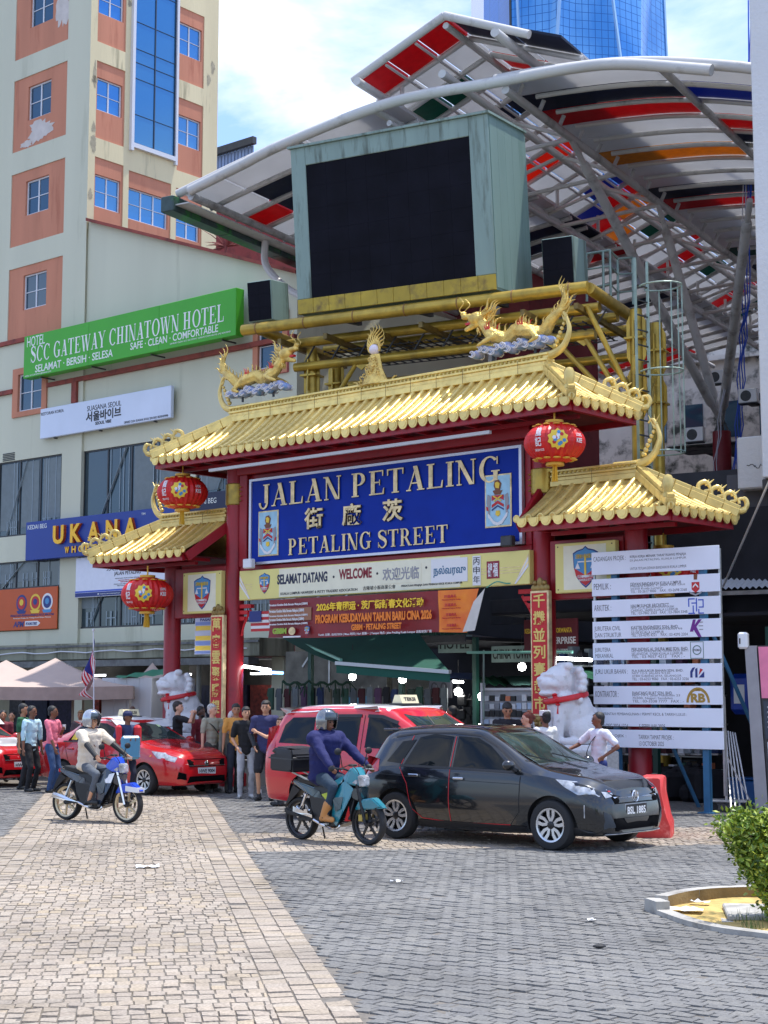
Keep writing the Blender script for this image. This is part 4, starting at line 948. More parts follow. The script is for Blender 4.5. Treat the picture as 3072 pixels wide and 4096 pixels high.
# ---------------------------------------------------------------- festival banner
fb=thing('festival_banner','dark red New Year festival banner with yellow lettering hanging under the welcome board','banner',(-3.9,-.42,3.08),fr=GATE)
FR_=mat('maroon_banner_vinyl',lin((132,22,28)),.42,var=.2,vs_=2.2,bump=.25,bs=3);FO=mat('orange_banner_print',lin((246,150,30)),.45,var=.4,vs_=2,col2=lin((222,86,26)))
def bsurf(x0,x1,m,n=26,dy=0,name='cloth',right=0):
    mb=MB()
    def fn(u,v):
        x=x0+(x1-x0)*u;w_=.03*math.sin(x*2.3+v*2)+.018*math.sin(x*7+v*5)+.03*(1-v)*math.sin(x*1.1)
        bot=.0+.02*math.sin(x*1.4);top=.79
        z=bot+(top-bot)*v;xx=x+right*(1-v)*u
        return (xx,w_-dy,z)
    mb.grid(fn,n,8);return mb.build(name,m,fb,smooth=True,fixn=False)
bsurf(-2.78,2.1,FR_);bsurf(1.78,2.72,FO,10,.012,'orange_panel',-.28)
mb=MB();mb.add([(2.38,-.06,-.0),(2.66,-.05,.02),(2.88,-.02,.79),(2.62,-.03,.55)],[(0,1,2,3)]);mb.build('folded_corner',mat('banner_back',lin((205,200,190)),.6,var=.1),fb)
def btext(s,box,m,b=.03,y=-.07): return text(s,box,m,fb,y,bold=b)
YB=mat('banner_yellow',lin((245,205,40)),.5);OB=mat('banner_orange',lin((240,130,30)),.5)
btext('2026年青团运 · 茨厂街新春文化活动',(-1.35,.5,1.45,.68),YB);btext('PROGRAM KEBUDAYAAN TAHUN BARU CINA 2026',(-1.38,.26,1.65,.44),OB,.04);btext('GBBM · PETALING STREET',(-.4,.1,.9,.22),OB,.04)
btext('Tarikh 日期 : 02/02/2026 | Masa 时间 | Hari 星期一 | Tempat 地点 : Jalan Petaling Kuala Lumpur 吉隆坡茨厂街',(-1.3,.0,1.65,.06),WP,.01)
for k,(a,b) in enumerate(((.64,.7),(.5,.58),(.42,.47),(.33,.4),(.25,.3))): btext('Persatuan Gerakan Belia Bersatu Malaysia (GBBM)',(-2.7,a,-1.6-.1*(k%2),b),WP,.02)
MB().box(-2.72,-1.5,-.066,-.062,.34,.6).build('logo_patch',mat('banner_patch',lin((150,100,70)),.5),fb)
btext('GBBM',(-2.6,.08,-2.2,.2),mat('banner_green',lin((150,180,60)),.5),.05);disc(fb,-2.05,.13,.08,-.06,GL,sx=1.2);shield(fb,-1.62,.13,.2,-.06);MB().box(-2.3,-1.8,-.066,-.062,.0,.03).build('white_strip',WP,fb)
for k,z in enumerate((.66,.5,.32,.12)):
    btext('开幕典礼',(1.95+.02*k,z-.02,2.25,z+.04),RP,.02);btext('Pelancaran Program Budaya',(1.9,z-.07,2.35,z-.04),RP,.01)
# ropes
mb=MB();mb.tube(catmull([(2.9,0,.8),(3.1,.05,.9),(3.3,.1,.86),(3.5,.2,.9)],4),.012,5);mb.build('green_rope',mat('green_rope',(.1,.35,.25),.8),fb)
# flag strip behind the banner
t=thing('flag_bunting','red and white striped flag bunting hanging behind the festival banner','flag',(-7.0,-.1,3.25),fr=GATE)
for k in range(7): MB().box(-.55,.45,-.004*k,-.004*k+.002,.06*k,.06*k+.058).build('stripe',WP if k%2 else RP,t)
MB().box(-.56,-.2,-.04,-.035,.2,.43).build('canton',NB,t)
# flood lights
for px,py,lab in((1000,2255,'small white flood lamp on the left end of the red beam'),(2035,2165,'small black flood lamp by the right end of the blue board')):
    x,z=GATE.sz(px,py,-.35);t=thing('flood_lamp',lab,'lamp',(x,-.35,z),fr=GATE);MB().bbox(-.13,.13,-.1,.04,-.1,.1,.02).build('housing',M_WHITE if px<1500 else M_DARK,t);MB().bar((0,.04,0),(0,.25,.05),.03).build('arm',M_DARK,t)
# ---------------------------------------------------------------- lanterns
LRD=mat('lantern_red',(.62,.012,.010),.42,var=.2,vs_=4,spec=.5);LGD=mat('lantern_gold',(.75,.42,.05),.4,.3)
def lantern(x,y,z,r,lab,top):
    t=thing('lantern',lab,'lantern',(x,y,z),.72,fr=GATE,group='red lanterns hanging from the gate')
    mb=MB();h=r*.66;n=56;vs=[];K=13
    prof=[]
    for i in range(K+1):
        a=-1.22+2.44*i/K;prof.append((math.cos(a)*r,math.sin(a)*h/math.sin(1.22)))
    for i,(pr,pz) in enumerate(prof):
        for k in range(n):
            rr_=pr*(1+.022*(1 if k%2 else -1)*(1));t_=2*PI*k/n;vs.append((rr_*math.cos(t_),rr_*math.sin(t_),pz))
    fs=[(i*n+k,i*n+(k+1)%n,(i+1)*n+(k+1)%n,(i+1)*n+k) for i in range(K) for k in range(n)]
    mb.add(vs,fs);mb.build('shade',LRD,t)
    for s in(-1,1):
        m=MB();m.lathe([(r*.3,s*h*1.0),(r*.31,s*h*1.14),(r*.2,s*h*1.15)],20,cap=True);m.build('gold_cap',LGD,t,smooth=True)
        m=MB()
        for k in range(12):
            a=2*PI*k/12;m.ball((math.cos(a)*r*.62,math.sin(a)*r*.62,s*h*.84),.045,5,(1.6,1.6,.4))
        o=m.build('gold_trim',LGD,t);
    m=MB()
    for k in range(26):
        a=random.uniform(0,6.28);q=random.uniform(0,.05);m.tube([(math.cos(a)*q,math.sin(a)*q,-h*1.1),(math.cos(a)*q*1.6,math.sin(a)*q*1.6,-h*1.1-r*.55)],.008,4)
    o=m.build('tassel',mat('yellow_tassel',(.7,.42,.03),.7),t)
    MB().tube([(0,0,h*1.1),(0,0,h*1.1+r*.4)],.018,6).build('hook',LGD,t);MB().tube([(0,0,h*1.1+r*.4),(0,0,top-z)],.008,4).build('wire',M_DARK,t)
    # printed medallion and characters wrapped on the face toward the street (local -y)
    rb=r*1.03
    def wrap(me):
        for v in me.vertices:
            a=v.co.x/rb;zz=v.co.z;c=math.sqrt(max(.05,1-(zz/(h*1.13))**2*.85));R=rb*c-(v.co.y);v.co=(math.sin(a)*R*1.0,-math.cos(a)*R,zz)
    def wt(s,box,m,b=.02):
        o=text(s,box,m,t,-.004,.0,bold=b)
        if o: wrap(o.data)
    def wp(P,m,d,nm='print'):
        vs,fs=fill(P,.035,lambda a,b:(a,-d,b));mb=MB();mb.add(vs,fs);o=mb.build(nm,m,t,fixn=False);wrap(o.data)
    star=[((.19 if i%2 else .155)*math.cos(2*PI*i/20)*r/.53,(.19 if i%2 else .155)*math.sin(2*PI*i/20)*r/.53) for i in range(20)]
    wp(star,YP,.004,'medallion')
    for k in range(12):
        rr=random.Random(k);a=rr.uniform(0,6.28);q=rr.uniform(.0,.12)*r/.53;cx,cz=math.cos(a)*q,math.sin(a)*q;s_=.035
        wp([(cx+s_*math.cos(j*1.05),cz+s_*math.sin(j*1.05)) for j in range(6)],[LB,RP,LB,WP][k%4],.006+.0004*k,'medallion_print')
    k=r/.53
    wt('龍',(-.42*k,.06*k,-.3*k,.22*k),WP);wt('記',(-.42*k,-.12*k,-.3*k,.04*k),WP);wt('DIMSUM HOUSE',(-.46*k,-.2*k,-.26*k,-.16*k),WP,.01)
    wt('LOONG',(.36*k,.06*k,.5*k,.12*k),WP);wt('KEE',(.36*k,-.05*k,.5*k,.03*k),WP)
    return t
lantern(.90,-.9,6.30,.53,'large red lantern beside the right end of the blue name board',6.95)
lantern(GATE.sz(730,1975,-.6)[0],-.6,6.31,.7*.78,'red lantern in front of the yellow letter sign, hung from the upper left roof',6.95)
lantern(-9.99,-.9,4.1,.56,'red lantern under the left wing, left of its column',4.9)
x,z=GATE.sz(2655,2235,.9);lantern(x,.9,z-.22,.6,'red lantern half hidden behind the top of the project board',4.9)
# ================================================================ gantry with screen
gan=thing('screen_gantry','gold painted pipe gantry standing behind the gate and carrying the big screen','gantry',(0,0,0),fr=GAN)
gx1=.1;gx0=-7.98
def yat(px,py,x): return GAN.yz(px,py,x)[0]
yR=3.6
pipes=[(0,9.94,gx0,gx1,.125),(.95,9.75,gx0+.5,gx1-.1,.11),(1.9,9.75,gx0+1,gx1-.05,.11),(3.1,9.75,gx0+1.2,gx1,.11),(.95,9.2,-7.2,gx1-.2,.1),(3.1,9.15,-7.0,gx1-.1,.1)]
for y,z,a,b,r in pipes: MB().tube([(a,y,z),(b,y,z)],r,16).build('long_pipe',M_GOLDP,gan,smooth=True)
for k in range(7):
    x=-7.6+k*1.22;MB().tube([(x-.012,0,9.94),(x+.012,0,9.94)],.135,16).build('pipe_weld',mat('rusty_weld',(.25,.13,.04),.6),gan,smooth=True)
for x,ya,yb in((gx1,.05,yR+.6),(-7.6,.1,3.4)): MB().tube([(x,ya,9.93),(x,yb,9.9)],.12,14).build('side_pipe',M_GOLDP,gan,smooth=True)
for k in range(7):
    x=-7.1+k*1.15;MB().bar((x,.1,9.62),(x,3.1,9.62),.09,.12).build('cross_beam',mat('dull_gold_beam',(.20,.14,.04),.5,.3,var=.3),gan)
mb=MB()
for k in range(11): mb.bar((-7+k*.68,.95,9.2),(-7+k*.68+.34,.95,9.7),.03)
o=mb.build('lattice_brace',M_DARK,gan);o['kind']='stuff'
mb=MB()
for k in range(30): mb.box(-6.5+k*.21,-6.48+k*.21,1.0,3.0,9.5,9.53)
for k in range(8): mb.box(-6.5,-.3,1.0+k*.27,1.02+k*.27,9.48,9.495)
o=mb.build('walkway_mesh',M_DARK,gan);o['kind']='stuff'
cols=[(-6.85,1.1),(-6.85,GAN.yz(1345,1500,-6.85)[0]),(GAN.sz(2552,1700,.9)[0],.9),(GAN.sz(2552,1700,.9)[0],GAN.yz(2633,1700,GAN.sz(2552,1700,.9)[0])[0])]
MB().box(-7.2,-5.9,cols[0][1]-.12,cols[1][1]+.12,6.7,6.9).build('base_beam',M_DARK,gan)
for cx,cy in cols:
    MB().tube([(cx,cy,0 if cx>-3 else 6.9),(cx,cy,9.6)],.125,16).build('post',M_GOLDP,gan,smooth=True)
    for zc in(9.0,7.9):
        mb=MB();mb.box(cx-.2,cx+.2,cy-.2,cy+.2,zc-.02,zc+.02)
        for s in(-1,1):
            mb.prism([(cx+s*.13,zc-.5),(cx+s*.2,zc-.35),(cx+s*.2,zc-.021),(cx+s*.13,zc-.021)],cy-.015,cy+.015);mb.prism([(cx+s*.13,zc+.5),(cx+s*.2,zc+.35),(cx+s*.2,zc+.021),(cx+s*.13,zc+.021)],cy-.015,cy+.015)
            mb.box(cx-.015,cx+.015,min(cy+s*.13,cy+s*.2),max(cy+s*.13,cy+s*.2),zc-.35,zc+.35)
        mb.build('post_flange',M_GOLDP,gan)
c2=cols[2];c0=cols[0]
for a,b in (((c2[0],c2[1],7.2),(-1.0,.95,9.2)),((c2[0],c2[1],7.25),(-.35,.95,9.2)),((c2[0],c2[1],7.6),(c2[0]-.9,.5,9.7)),((c0[0],c0[1],7.6),(-5.6,.95,9.2)),((cols[1][0],cols[1][1],7.6),(-5.4,3.1,9.15)),((cols[3][0],cols[3][1],7.5),(-.6,3.1,9.15)),((c2[0],c2[1],6.2),(cols[3][0],cols[3][1],7.4)),((c2[0],c2[1],7.4),(cols[3][0],cols[3][1],8.6))):
    MB().tube([a,b],.055,10).build('diagonal_brace',M_GOLDP,gan,smooth=True)
for x in(-1.0,-.35,-5.5): MB().prism([(x-.2,9.3),(x+.2,9.3),(x+.16,9.1),(x,8.98),(x-.16,9.1)],.93,.97).build('gusset_plate',M_GOLDP,gan)
# LED screen cabinet (leans forward over the street)
TEAL=mat('weathered_teal_sheet',lin((122,148,140)),.6,var=.12,vs_=1.2,dirt=lin((98,128,118)),ds=1.5,dth=(.5,.72),streak=True)
TEALR=mat('rusted_teal_sheet',lin((134,156,148)),.65,var=.16,vs_=2.2,dirt=lin((84,96,86)),ds=4.5,dth=(.52,.66),streak=True)
YEL=mat('faded_yellow_cladding',lin((176,152,52)),.6,var=.2,vs_=2,dirt=lin((120,100,50)),ds=3)
SCR=mat('unlit_led_face',(.006,.006,.011),.7,var=.4,vs_=1.5,spec=.12)
x0,z0=GAN.sz(1194,1259);x1,z1=GAN.sz(1985,1157);zb=(z0+z1)/2;zt=GAN.sz(1166,600,-.35)[1]
led=thing('led_screen','large unlit LED screen in a weathered teal cabinet with a yellow foot strip','screen',(x0,0,zb),fr=GAN)
led.rotation_euler=(math.radians(6.0),0,led.rotation_euler.z)
Wd=x1-x0;Hh=(zt-zb)/math.cos(math.radians(6))*1.0;D_=1.95
mb=MB()
mb.box(0,Wd,.04,D_,.0,Hh);mb.build('cabinet',TEAL,led)
def frs(*b,m=TEALR,n='frame_panel'): MB().bbox(*b,.012).build(n,m,led)
fwl=.36;frs(0,fwl,-.02,.038,.32,Hh-.001);frs(Wd-.43,Wd,-.02,.038,.32,Hh-.001);frs(fwl+.002,Wd-.432,-.02,.038,Hh-.4,Hh-.001)
for k in range(12):
    a=k*Wd/12;MB().bbox(a+.002,a+Wd/12-.002,-.022,.038,0,.318,.008).build('foot_panel',YEL,led)
MB().box(-.05,Wd+.05,-.08,D_+.02,Hh,Hh+.05).build('top_flashing',TEALR,led)
nx,nz=8,6
for i in range(nx):
    for j in range(nz):
        a=fwl+(Wd-fwl-.43)*i/nx;b=fwl+(Wd-fwl-.43)*(i+1)/nx;c=.32+(Hh-.72)*j/nz;d=.32+(Hh-.72)*(j+1)/nz
        MB().box(a+.0015,b-.0015,0.0,.036,c+.0015,d-.0015).build('led_module',SCR,led)
for k in range(5): MB().box(Wd,Wd+.012,.05+k*.385,.05+(k+.985)*.385,.05,Hh-.05).build('side_sheet',TEAL,led)
for k in range(3): MB().bar((.5+k*1.8,.6,-.04),(.5+k*1.8,1.9,-.04),.1,.12).build('cradle_beam',M_DARK,led)
# small speaker-like cabinets
def sidebox(px0,px1,py0,py1,y,dep,lab):
    a,zl=GAN.sz(px0,py1,y);b,_=GAN.sz(px1,py1,y);zt_=GAN.sz(px0,py0,y)[1]
    t=thing('side_screen',lab,'screen',((a+b)/2,y,zl),fr=GAN,group='small dark screens beside the big one');t.rotation_euler=(math.radians(6),0,GAN.rz)
    w_=(b-a)/2;h=zt_-zl;MB().bbox(-w_,w_,0,dep,0,h,.01).build('cabinet',TEALR,t);
    for i in range(2):
        for j in range(3): MB().box(-w_+.02+i*(w_-.02),-w_+.018+(i+1)*(w_-.02),-.03,-.001,.02+(h-.04)*j/3,.017+(h-.04)*(j+1)/3).build('screen_panel',SCR,t)
sidebox(996,1090,1133,1290,.2,.75,'small dark side screen left of the big screen, above the green hotel sign end')
sidebox(2175,2300,962,1150,.9,.8,'small dark side screen right of the big screen by the railing')
# railing and caged ladder
PG=mat('pale_green_steel',lin((140,160,150)),.5,.2,var=.25,vs_=5)
rl=thing('catwalk_railing','pale green catwalk railing between the right side screen and the caged ladder','railing',(0,0,0),fr=GAN)
ry=2.4
def gp(px,py,y): a,b=GAN.sz(px,py,y);return (a,y,b)
P=[gp(2345,1015,ry),gp(2440,1000,ry),gp(2470,1035,ry+.6),gp(2530,1030,ry+1)]
MB().tube(P,.025,6).build('top_rail',PG,rl);MB().tube([(a,b,c-.35) for a,b,c in P],.02,6).build('mid_rail',PG,rl);MB().tube([(a,b,c-.75) for a,b,c in P],.02,6).build('foot_rail',PG,rl)
for a,b,c in P+[gp(2412,1004,ry)]: MB().tube([(a,b,c),(a,b,c-1.05)],.028,6).build('post',PG,rl)
ld=thing('caged_ladder','pale green caged access ladder climbing the right gantry post','ladder',(0,0,0),fr=GAN)
ly=.35;xa=GAN.sz(2548,1500,ly)[0];xb=GAN.sz(2580,1500,ly+.3)[0];zl=GAN.sz(2548,1860,ly)[1];zu=GAN.sz(2548,1030,ly)[1]
xb2=xa+.12;yb2=ly+.38
for x,y in((xa,ly),(xb2,yb2)): MB().bar((x,y,zl-3),(x,y,zu),.05,.03).build('rail',PG,ld)
n=int((zu-zl+3)/.3)
for k in range(n): MB().bar((xa,ly,zl-3+k*.3),(xb2,yb2,zl-3+k*.3),.025).build('rung',M_DARK,ld)
cxx,cyy=(xa+xb2)/2+.42,(ly+yb2)/2-.1
for py in(1150,1490,1815):
    z=GAN.sz(2620,py,.5)[1];pts=[(cxx+.42*math.cos(t),cyy+.36*math.sin(t),z) for t in np.linspace(-PI*.85,PI*.85,15)]
    MB().tube(pts,.018,5).build('cage_hoop',PG,ld)
for t in(-1.9,-.8,.1,.9,1.9):
    x,y=cxx+.42*math.cos(t),cyy+.36*math.sin(t);MB().bar((x,y,GAN.sz(2620,1815,.5)[1]),(x,y,GAN.sz(2620,1150,.5)[1]),.025,.012).build('cage_strap',PG,ld)
# ================================================================ canopy
_p=at(2045,360,34);CAN=Fr(_p.x,_p.y,.8603,-.5099)
can=thing('street_canopy','huge arched street canopy of white steel pipes with grey and coloured roof panels','canopy',(0,0,0),fr=CAN)
STW=mat('white_painted_pipe',lin((196,194,190)),.42,var=.1,vs_=1,dirt=lin((130,126,120)),ds=2,dth=(.55,.8))
STG=mat('grey_painted_pipe',lin((186,184,182)),.5,var=.12,vs_=1,dirt=lin((120,116,112)),ds=2)
PC={'g':mat('grey_canopy_panel',lin((205,205,206)),.5,var=.07,vs_=.8),'n':mat('navy_canopy_panel',lin((38,48,72)),.45,var=.2),'r':mat('red_canopy_panel',lin((186,26,40)),.45,var=.15),'t':mat('green_canopy_panel',lin((14,92,78)),.45,var=.15),'o':mat('amber_canopy_panel',lin((200,140,40)),.45,var=.15),'b':mat('blue_canopy_panel',lin((24,60,140)),.45),'v':mat('orange_red_canopy_panel',lin((214,70,30)),.45)}
for m in PC.values():
    t=m.node_tree;b=t.nodes['Principled BSDF'];tr=t.nodes.new('ShaderNodeBsdfTranslucent');mx_=t.nodes.new('ShaderNodeMixShader');mx_.inputs[0].default_value=.5
    q=b.inputs['Base Color'];
    if q.is_linked: t.links.new(q.links[0].from_socket,tr.inputs[0])
    else: tr.inputs[0].default_value=q.default_value
    t.links.new(b.outputs[0],mx_.inputs[1]);t.links.new(tr.outputs[0],mx_.inputs[2]);t.links.new(mx_.outputs[0],t.nodes['Material Output'].inputs[0])
def interp(P,x):
    for i in range(len(P)-1):
        if P[i][0]<=x<=P[i+1][0]:
            t=(x-P[i][0])/(P[i+1][0]-P[i][0]);return P[i][1]*(1-t)+P[i+1][1]*t
    return P[0][1] if x<P[0][0] else P[-1][1]
def prof(pts):
    q=catmull([(a,0,b) for a,b in pts],8);return [(p.x,p.z) for p in q]
RP_=prof([(-.35,15.66),(.95,15.6),(2.72,15.42),(4.39,15.04),(6.2,14.45),(8.5,13.4),(10.5,12.1)])
LP_=prof([(-9.3,14.48),(-7.16,14.98),(-4.96,15.41),(-2.95,15.67)])
def vault(P,xs,ys,colors,thick=.06,seed=1):
    """roof panels, one object per bay"""
    rr=random.Random(seed)
    for j in range(len(ys)-1):
        for i in range(len(xs)-1):
            c=colors(i,j,rr);mb=MB();xa_,xb_=xs[i]+.03,xs[i+1]-.03;n=6
            vs=[];
            for k in range(n+1):
                x=xa_+(xb_-xa_)*k/n;z=interp(P,x)
                for y in(ys[j]+.02,ys[j+1]-.02): vs+=[(x,y,z),(x,y,z+thick)]
            fs=[]
            for k in range(n):
                a=k*4;fs+=[(a,a+2,a+6,a+4),(a+1,a+5,a+7,a+3),(a,a+4,a+5,a+1),(a+2,a+3,a+7,a+6)]
            fs+=[(0,1,3,2),(n*4,n*4+2,n*4+3,n*4+1)]
            mb.add(vs,fs);mb.build('roof_panel',PC[c],can,smooth=False)
rowR=['gg','nb','rg','gr','gn','og','gg','gg','ng','rg','gg','go','gg','gr','tg','gg','ng','gg','gr','gg','gg','gg']
ysR=[-.05+1.12*k for k in range(28)]
vault(RP_,[-.3,3.3,6.9,10.4],ysR,lambda i,j,rr:(rowR[j%22][min(i,1)] if i<2 else rr.choice('gggr')),seed=3)
ysL=[0+1.12*k for k in range(26)]
vault(LP_,[-9.25,-8.1,-5.6,-3.0],ysL,lambda i,j,rr:'g' if j==0 else (('rng' if j==2 else 'gng' if j==1 else 'ggg')[min(i,2)] if j<3 else rr.choice('gggngrg')),seed=5)
# raised gable
gx=[-4.0,-2.75,-1.58];GA=[(-4.0,16.36),(-1.58,17.42)]
sl=(17.42-16.36)/(2.42)
gableL=[(-4.0,16.36),(-1.58,17.42)];ge=CAN.sz(2181,143,0)
gableR=[(-1.58,17.42),(1.3,17.42-(17.42-ge[1])*(2.88)/(ge[0]+1.58))]
# squares
rowG=['rrr','ggg','ttg','ggg','gnn','ggg','ggg','vvv','ggg','ggg','gbb','brr','roo','ogg','gtt','ggg','ggr','rrg','ggg','gtg','ggg','ggg']
ysG=[-.1+1.12*k for k in range(27)]
vault(gableL,[-4.0,-3.2,-2.4,-1.58],ysG,lambda i,j,rr:rowG[j%22][min(i,2)],seed=7)
vault(gableR,[-1.58,-.1,1.3],ysG,lambda i,j,rr:('n' if j==0 else rr.choice('gggr')),seed=8)
# continuation of the slope under the gable down to the main beam
GS=[(-1.58,16.9),(0,16.0)]
def pipe(pts,r,m=STW,n=10,name='pipe'): return MB().tube(pts,r,n).build(name,m,can,smooth=True)
def arcp(P,xa_,xb_,y,dz,n=22): return [(xa_+(xb_-xa_)*k/n,y,interp(P,xa_+(xb_-xa_)*k/n)+dz) for k in range(n+1)]
# front truss tubes
LT=prof([(-8.75,14.42),(-7.16,14.81),(-5.94,15.11),(-2.95,15.56),(-.28,15.50),(1.55,15.44),(2.83,15.28),(4.76,14.74)])
pipe([(x,-.35,interp(LT,x)) for x in np.linspace(-8.75,4.76,40)],.125,STW,12,'front_arch_pipe')
pipe(arcp(LP_,-9.3,-3.0,-.12,.02),.11,STW,12,'edge_pipe');pipe(arcp(RP_,-.35,6.6,-.12,.0),.12,STW,12,'edge_pipe')
pipe([(-4.05,-.2,16.36),(-1.58,-.2,17.42)],.1,STW,12,'edge_pipe');pipe([(-1.58,-.2,17.42),(ge[0]-.3,-.2,ge[1]+.02)],.1,STW,12,'edge_pipe')
for s in((-2.95,15.3,16.8),): pass
for j in range(1,28):
    y=ysR[j];pipe(arcp(RP_,.12,10.4,y,-.07,18),.06,STW,8,'purlin')
for j in range(1,26): pipe(arcp(LP_,-9.2,-3.0,ysL[j],-.07,12),.07,STG,8,'purlin')
for j in range(1,27):
    y=ysG[j];pipe([(-4.1,y,16.26),(-1.58,y,17.33)],.07,STW if j<16 else STG,8,'purlin');pipe([(-1.58,y,17.33),(1.3,y,interp(gableR,1.3)-.09)],.07,STW,8,'purlin')
for x,zz in((-3.2,interp(gableL,-3.2)-.1),(-2.4,interp(gableL,-2.4)-.1)): pipe([(x,-.1,zz),(x,29,zz)],.035,STW,6,'panel_rib')
pipe([(-1.58,-.15,17.2),(-1.58,29,17.2)],.08,STW,10,'ridge_pipe')
# long main beams
for x,z,r,m in((0,15.3,.1,STG),(-3.4,15.5,.09,STW),(-3.0,15.1,.07,STG),(3.6,interp(RP_,3.6)-.16,.09,STG),(7,interp(RP_,7)-.16,.09,STG),(-8.75,14.3,.1,STG),(-5.6,15.1,.09,STG),(-1.6,16.0,.1,STW)):
    pipe([(x,-.3,z),(x,30,z)],r,m,12,'long_beam')
for k in range(21): # short posts and seats along the main beam
    y=.3+k*1.12;pipe([(0,y,15.3),(.15,y,15.6)],.05,STG,6,'bearing_stub')
for k in range(10):
    y=1+3*k;pipe([(-3.4,y,15.5),(-3.4,y,16.5)],.055,STW,8,'truss_post');pipe([(-3.0,y,15.1),(-3.4,y+.9,15.5)],.06,STG,8,'truss_web')
    pipe([(0,y+2.2,15.3),(-1.6,y+2.2,16.0),(-3.4,y+2.2,15.5)],.055,STW,8,'tie_pipe')
    pipe([(0,y+2.2,15.25),(-3.0,y+2.2,15.1)],.06,STW,8,'tie_pipe')
pipe([(-3.7,-.6,16.15),(-3.7,24,16.15)],.1,STW,12,'outrigger_pipe');pipe([(0.0,-.8,16.45),(0.0,3,16.45)],.11,STW,12,'outrigger_pipe')
# gutter of the left vault
GUT=mat('dark_green_gutter',lin((52,72,70)),.4,var=.3,dirt=lin((40,120,50)),ds=1.2,dth=(.5,.6))
for k in range(9): MB().bbox(-9.55,-9.15,-.5+k*2.4,1.86+k*2.4,13.95,14.35,.02).build('gutter_section',GUT,can)
MB().box(-9.15,-8.75,-.4,20,14.1,14.13).build('gutter_apron',STW,can)
mb=MB();mb.tube(catmull([(-9.0,3.3,14.1),(-9.0,3.3,13.5),(-8.6,3.2,13.0),(-8.1,3.1,12.6),(-7.6,3.0,12.3)],5),.1,10);mb.build('downpipe',mat('white_plastic_pipe',lin((190,185,182)),.5),can,smooth=True)
# struts from the red column
bx_,by_=CAN.loc(at(2885,1677,43))[:2];zc=at(2885,1677,43)[2]
REDC=mat('dark_red_column',lin((120,16,30)),.5,var=.2,vs_=1)
def strut(x,y,z,x2=None,y2=None,z2=None,r=.125):
    a=Vector((bx_ if x2 is None else x2,by_ if y2 is None else y2,zc-.1 if z2 is None else z2));b=Vector((x,y,z));d=(b-a).normalized()
    MB().tube([a,a+d*.7],.075,8).build('strut_tip',STG,can,smooth=True);MB().tube([a+d*.7,a+d*.8,b-d*.8,b-d*.7],[.1,r,r,.1],12).build('strut',STG,can,smooth=True);MB().tube([b-d*.7,b],.075,8).build('strut_tip',STG,can,smooth=True)
strut(0,3.3,15.25);strut(0,9.1,15.25)
_q=CAN.sz(3000,800,4);strut(_q[0],4,min(_q[1],14.6));_q=CAN.sz(2960,1150,9);strut(_q[0],9,_q[1],r=.13)
rc=thing('canopy_column','dark red round column of the canopy behind the right gate wing','column',(bx_,by_,0),fr=CAN)
MB().lathe([(.25,0),(.25,zc-.35)],24,cap=True).build('shaft',REDC,rc,smooth=True)
mb=MB()
for k in range(4): mb.bar((.2*math.cos(k*1.57),.2*math.sin(k*1.57),zc-.36),(0,0,zc+.1),.05)
mb.build('cap_plates',M_DARK,rc)
BRP=mat('bright_red_steel',lin((160,30,34)),.5)
zq=zc-3.7
mb=MB();mb.bar((-.95,0,zq),(.9,0,zq),.12,.14);mb.build('cross_arm',BRP,rc)
for s in(-1,1):
    for a in((0,0,0,.45),(0,.45,.35,.45),(.35,.45,.35,0)): MB().bar((s*(.55+a[0]),0,zq-.2+a[1]),(s*(.55+a[2]),0,zq-.2+a[3]),.08).build('arm_scroll',BRP,rc)
mb=MB();mb.box(-1.9,-1.8,-.05,.05,zq-1.2,zq+1.2);mb.box(-1.8,-.95,-.04,.04,zq-.9,zq+.8);mb.build('red_sign_wing',mat('deep_red_sign',lin((96,14,22)),.5),rc)
# second column further back plus leaning red leg at right
c2_=thing('canopy_column','second dark red canopy column, slimmer, leaning beside the white wall','column',(bx_+.9,by_+1.5,0),fr=CAN)
mb=MB();mb.tube([(0.6,.3,0),(.1,0,zc+.1)],.16,14);mb.build('shaft',REDC,c2_,smooth=True);strut(4.2,14.5,14.6,bx_+1,by_+1.5,zc+.1,r=.12)
c3=thing('canopy_column','distant red canopy column seen through the gate opening','column',(-5.3,9,0),fr=CAN);MB().lathe([(.28,0),(.28,8)],20,cap=True).build('shaft',REDC,c3,smooth=True)
strut(-3.2,12,15.0,-5.3,9,8.2);strut(-3.2,6,15.0,-5.3,9,8.2)
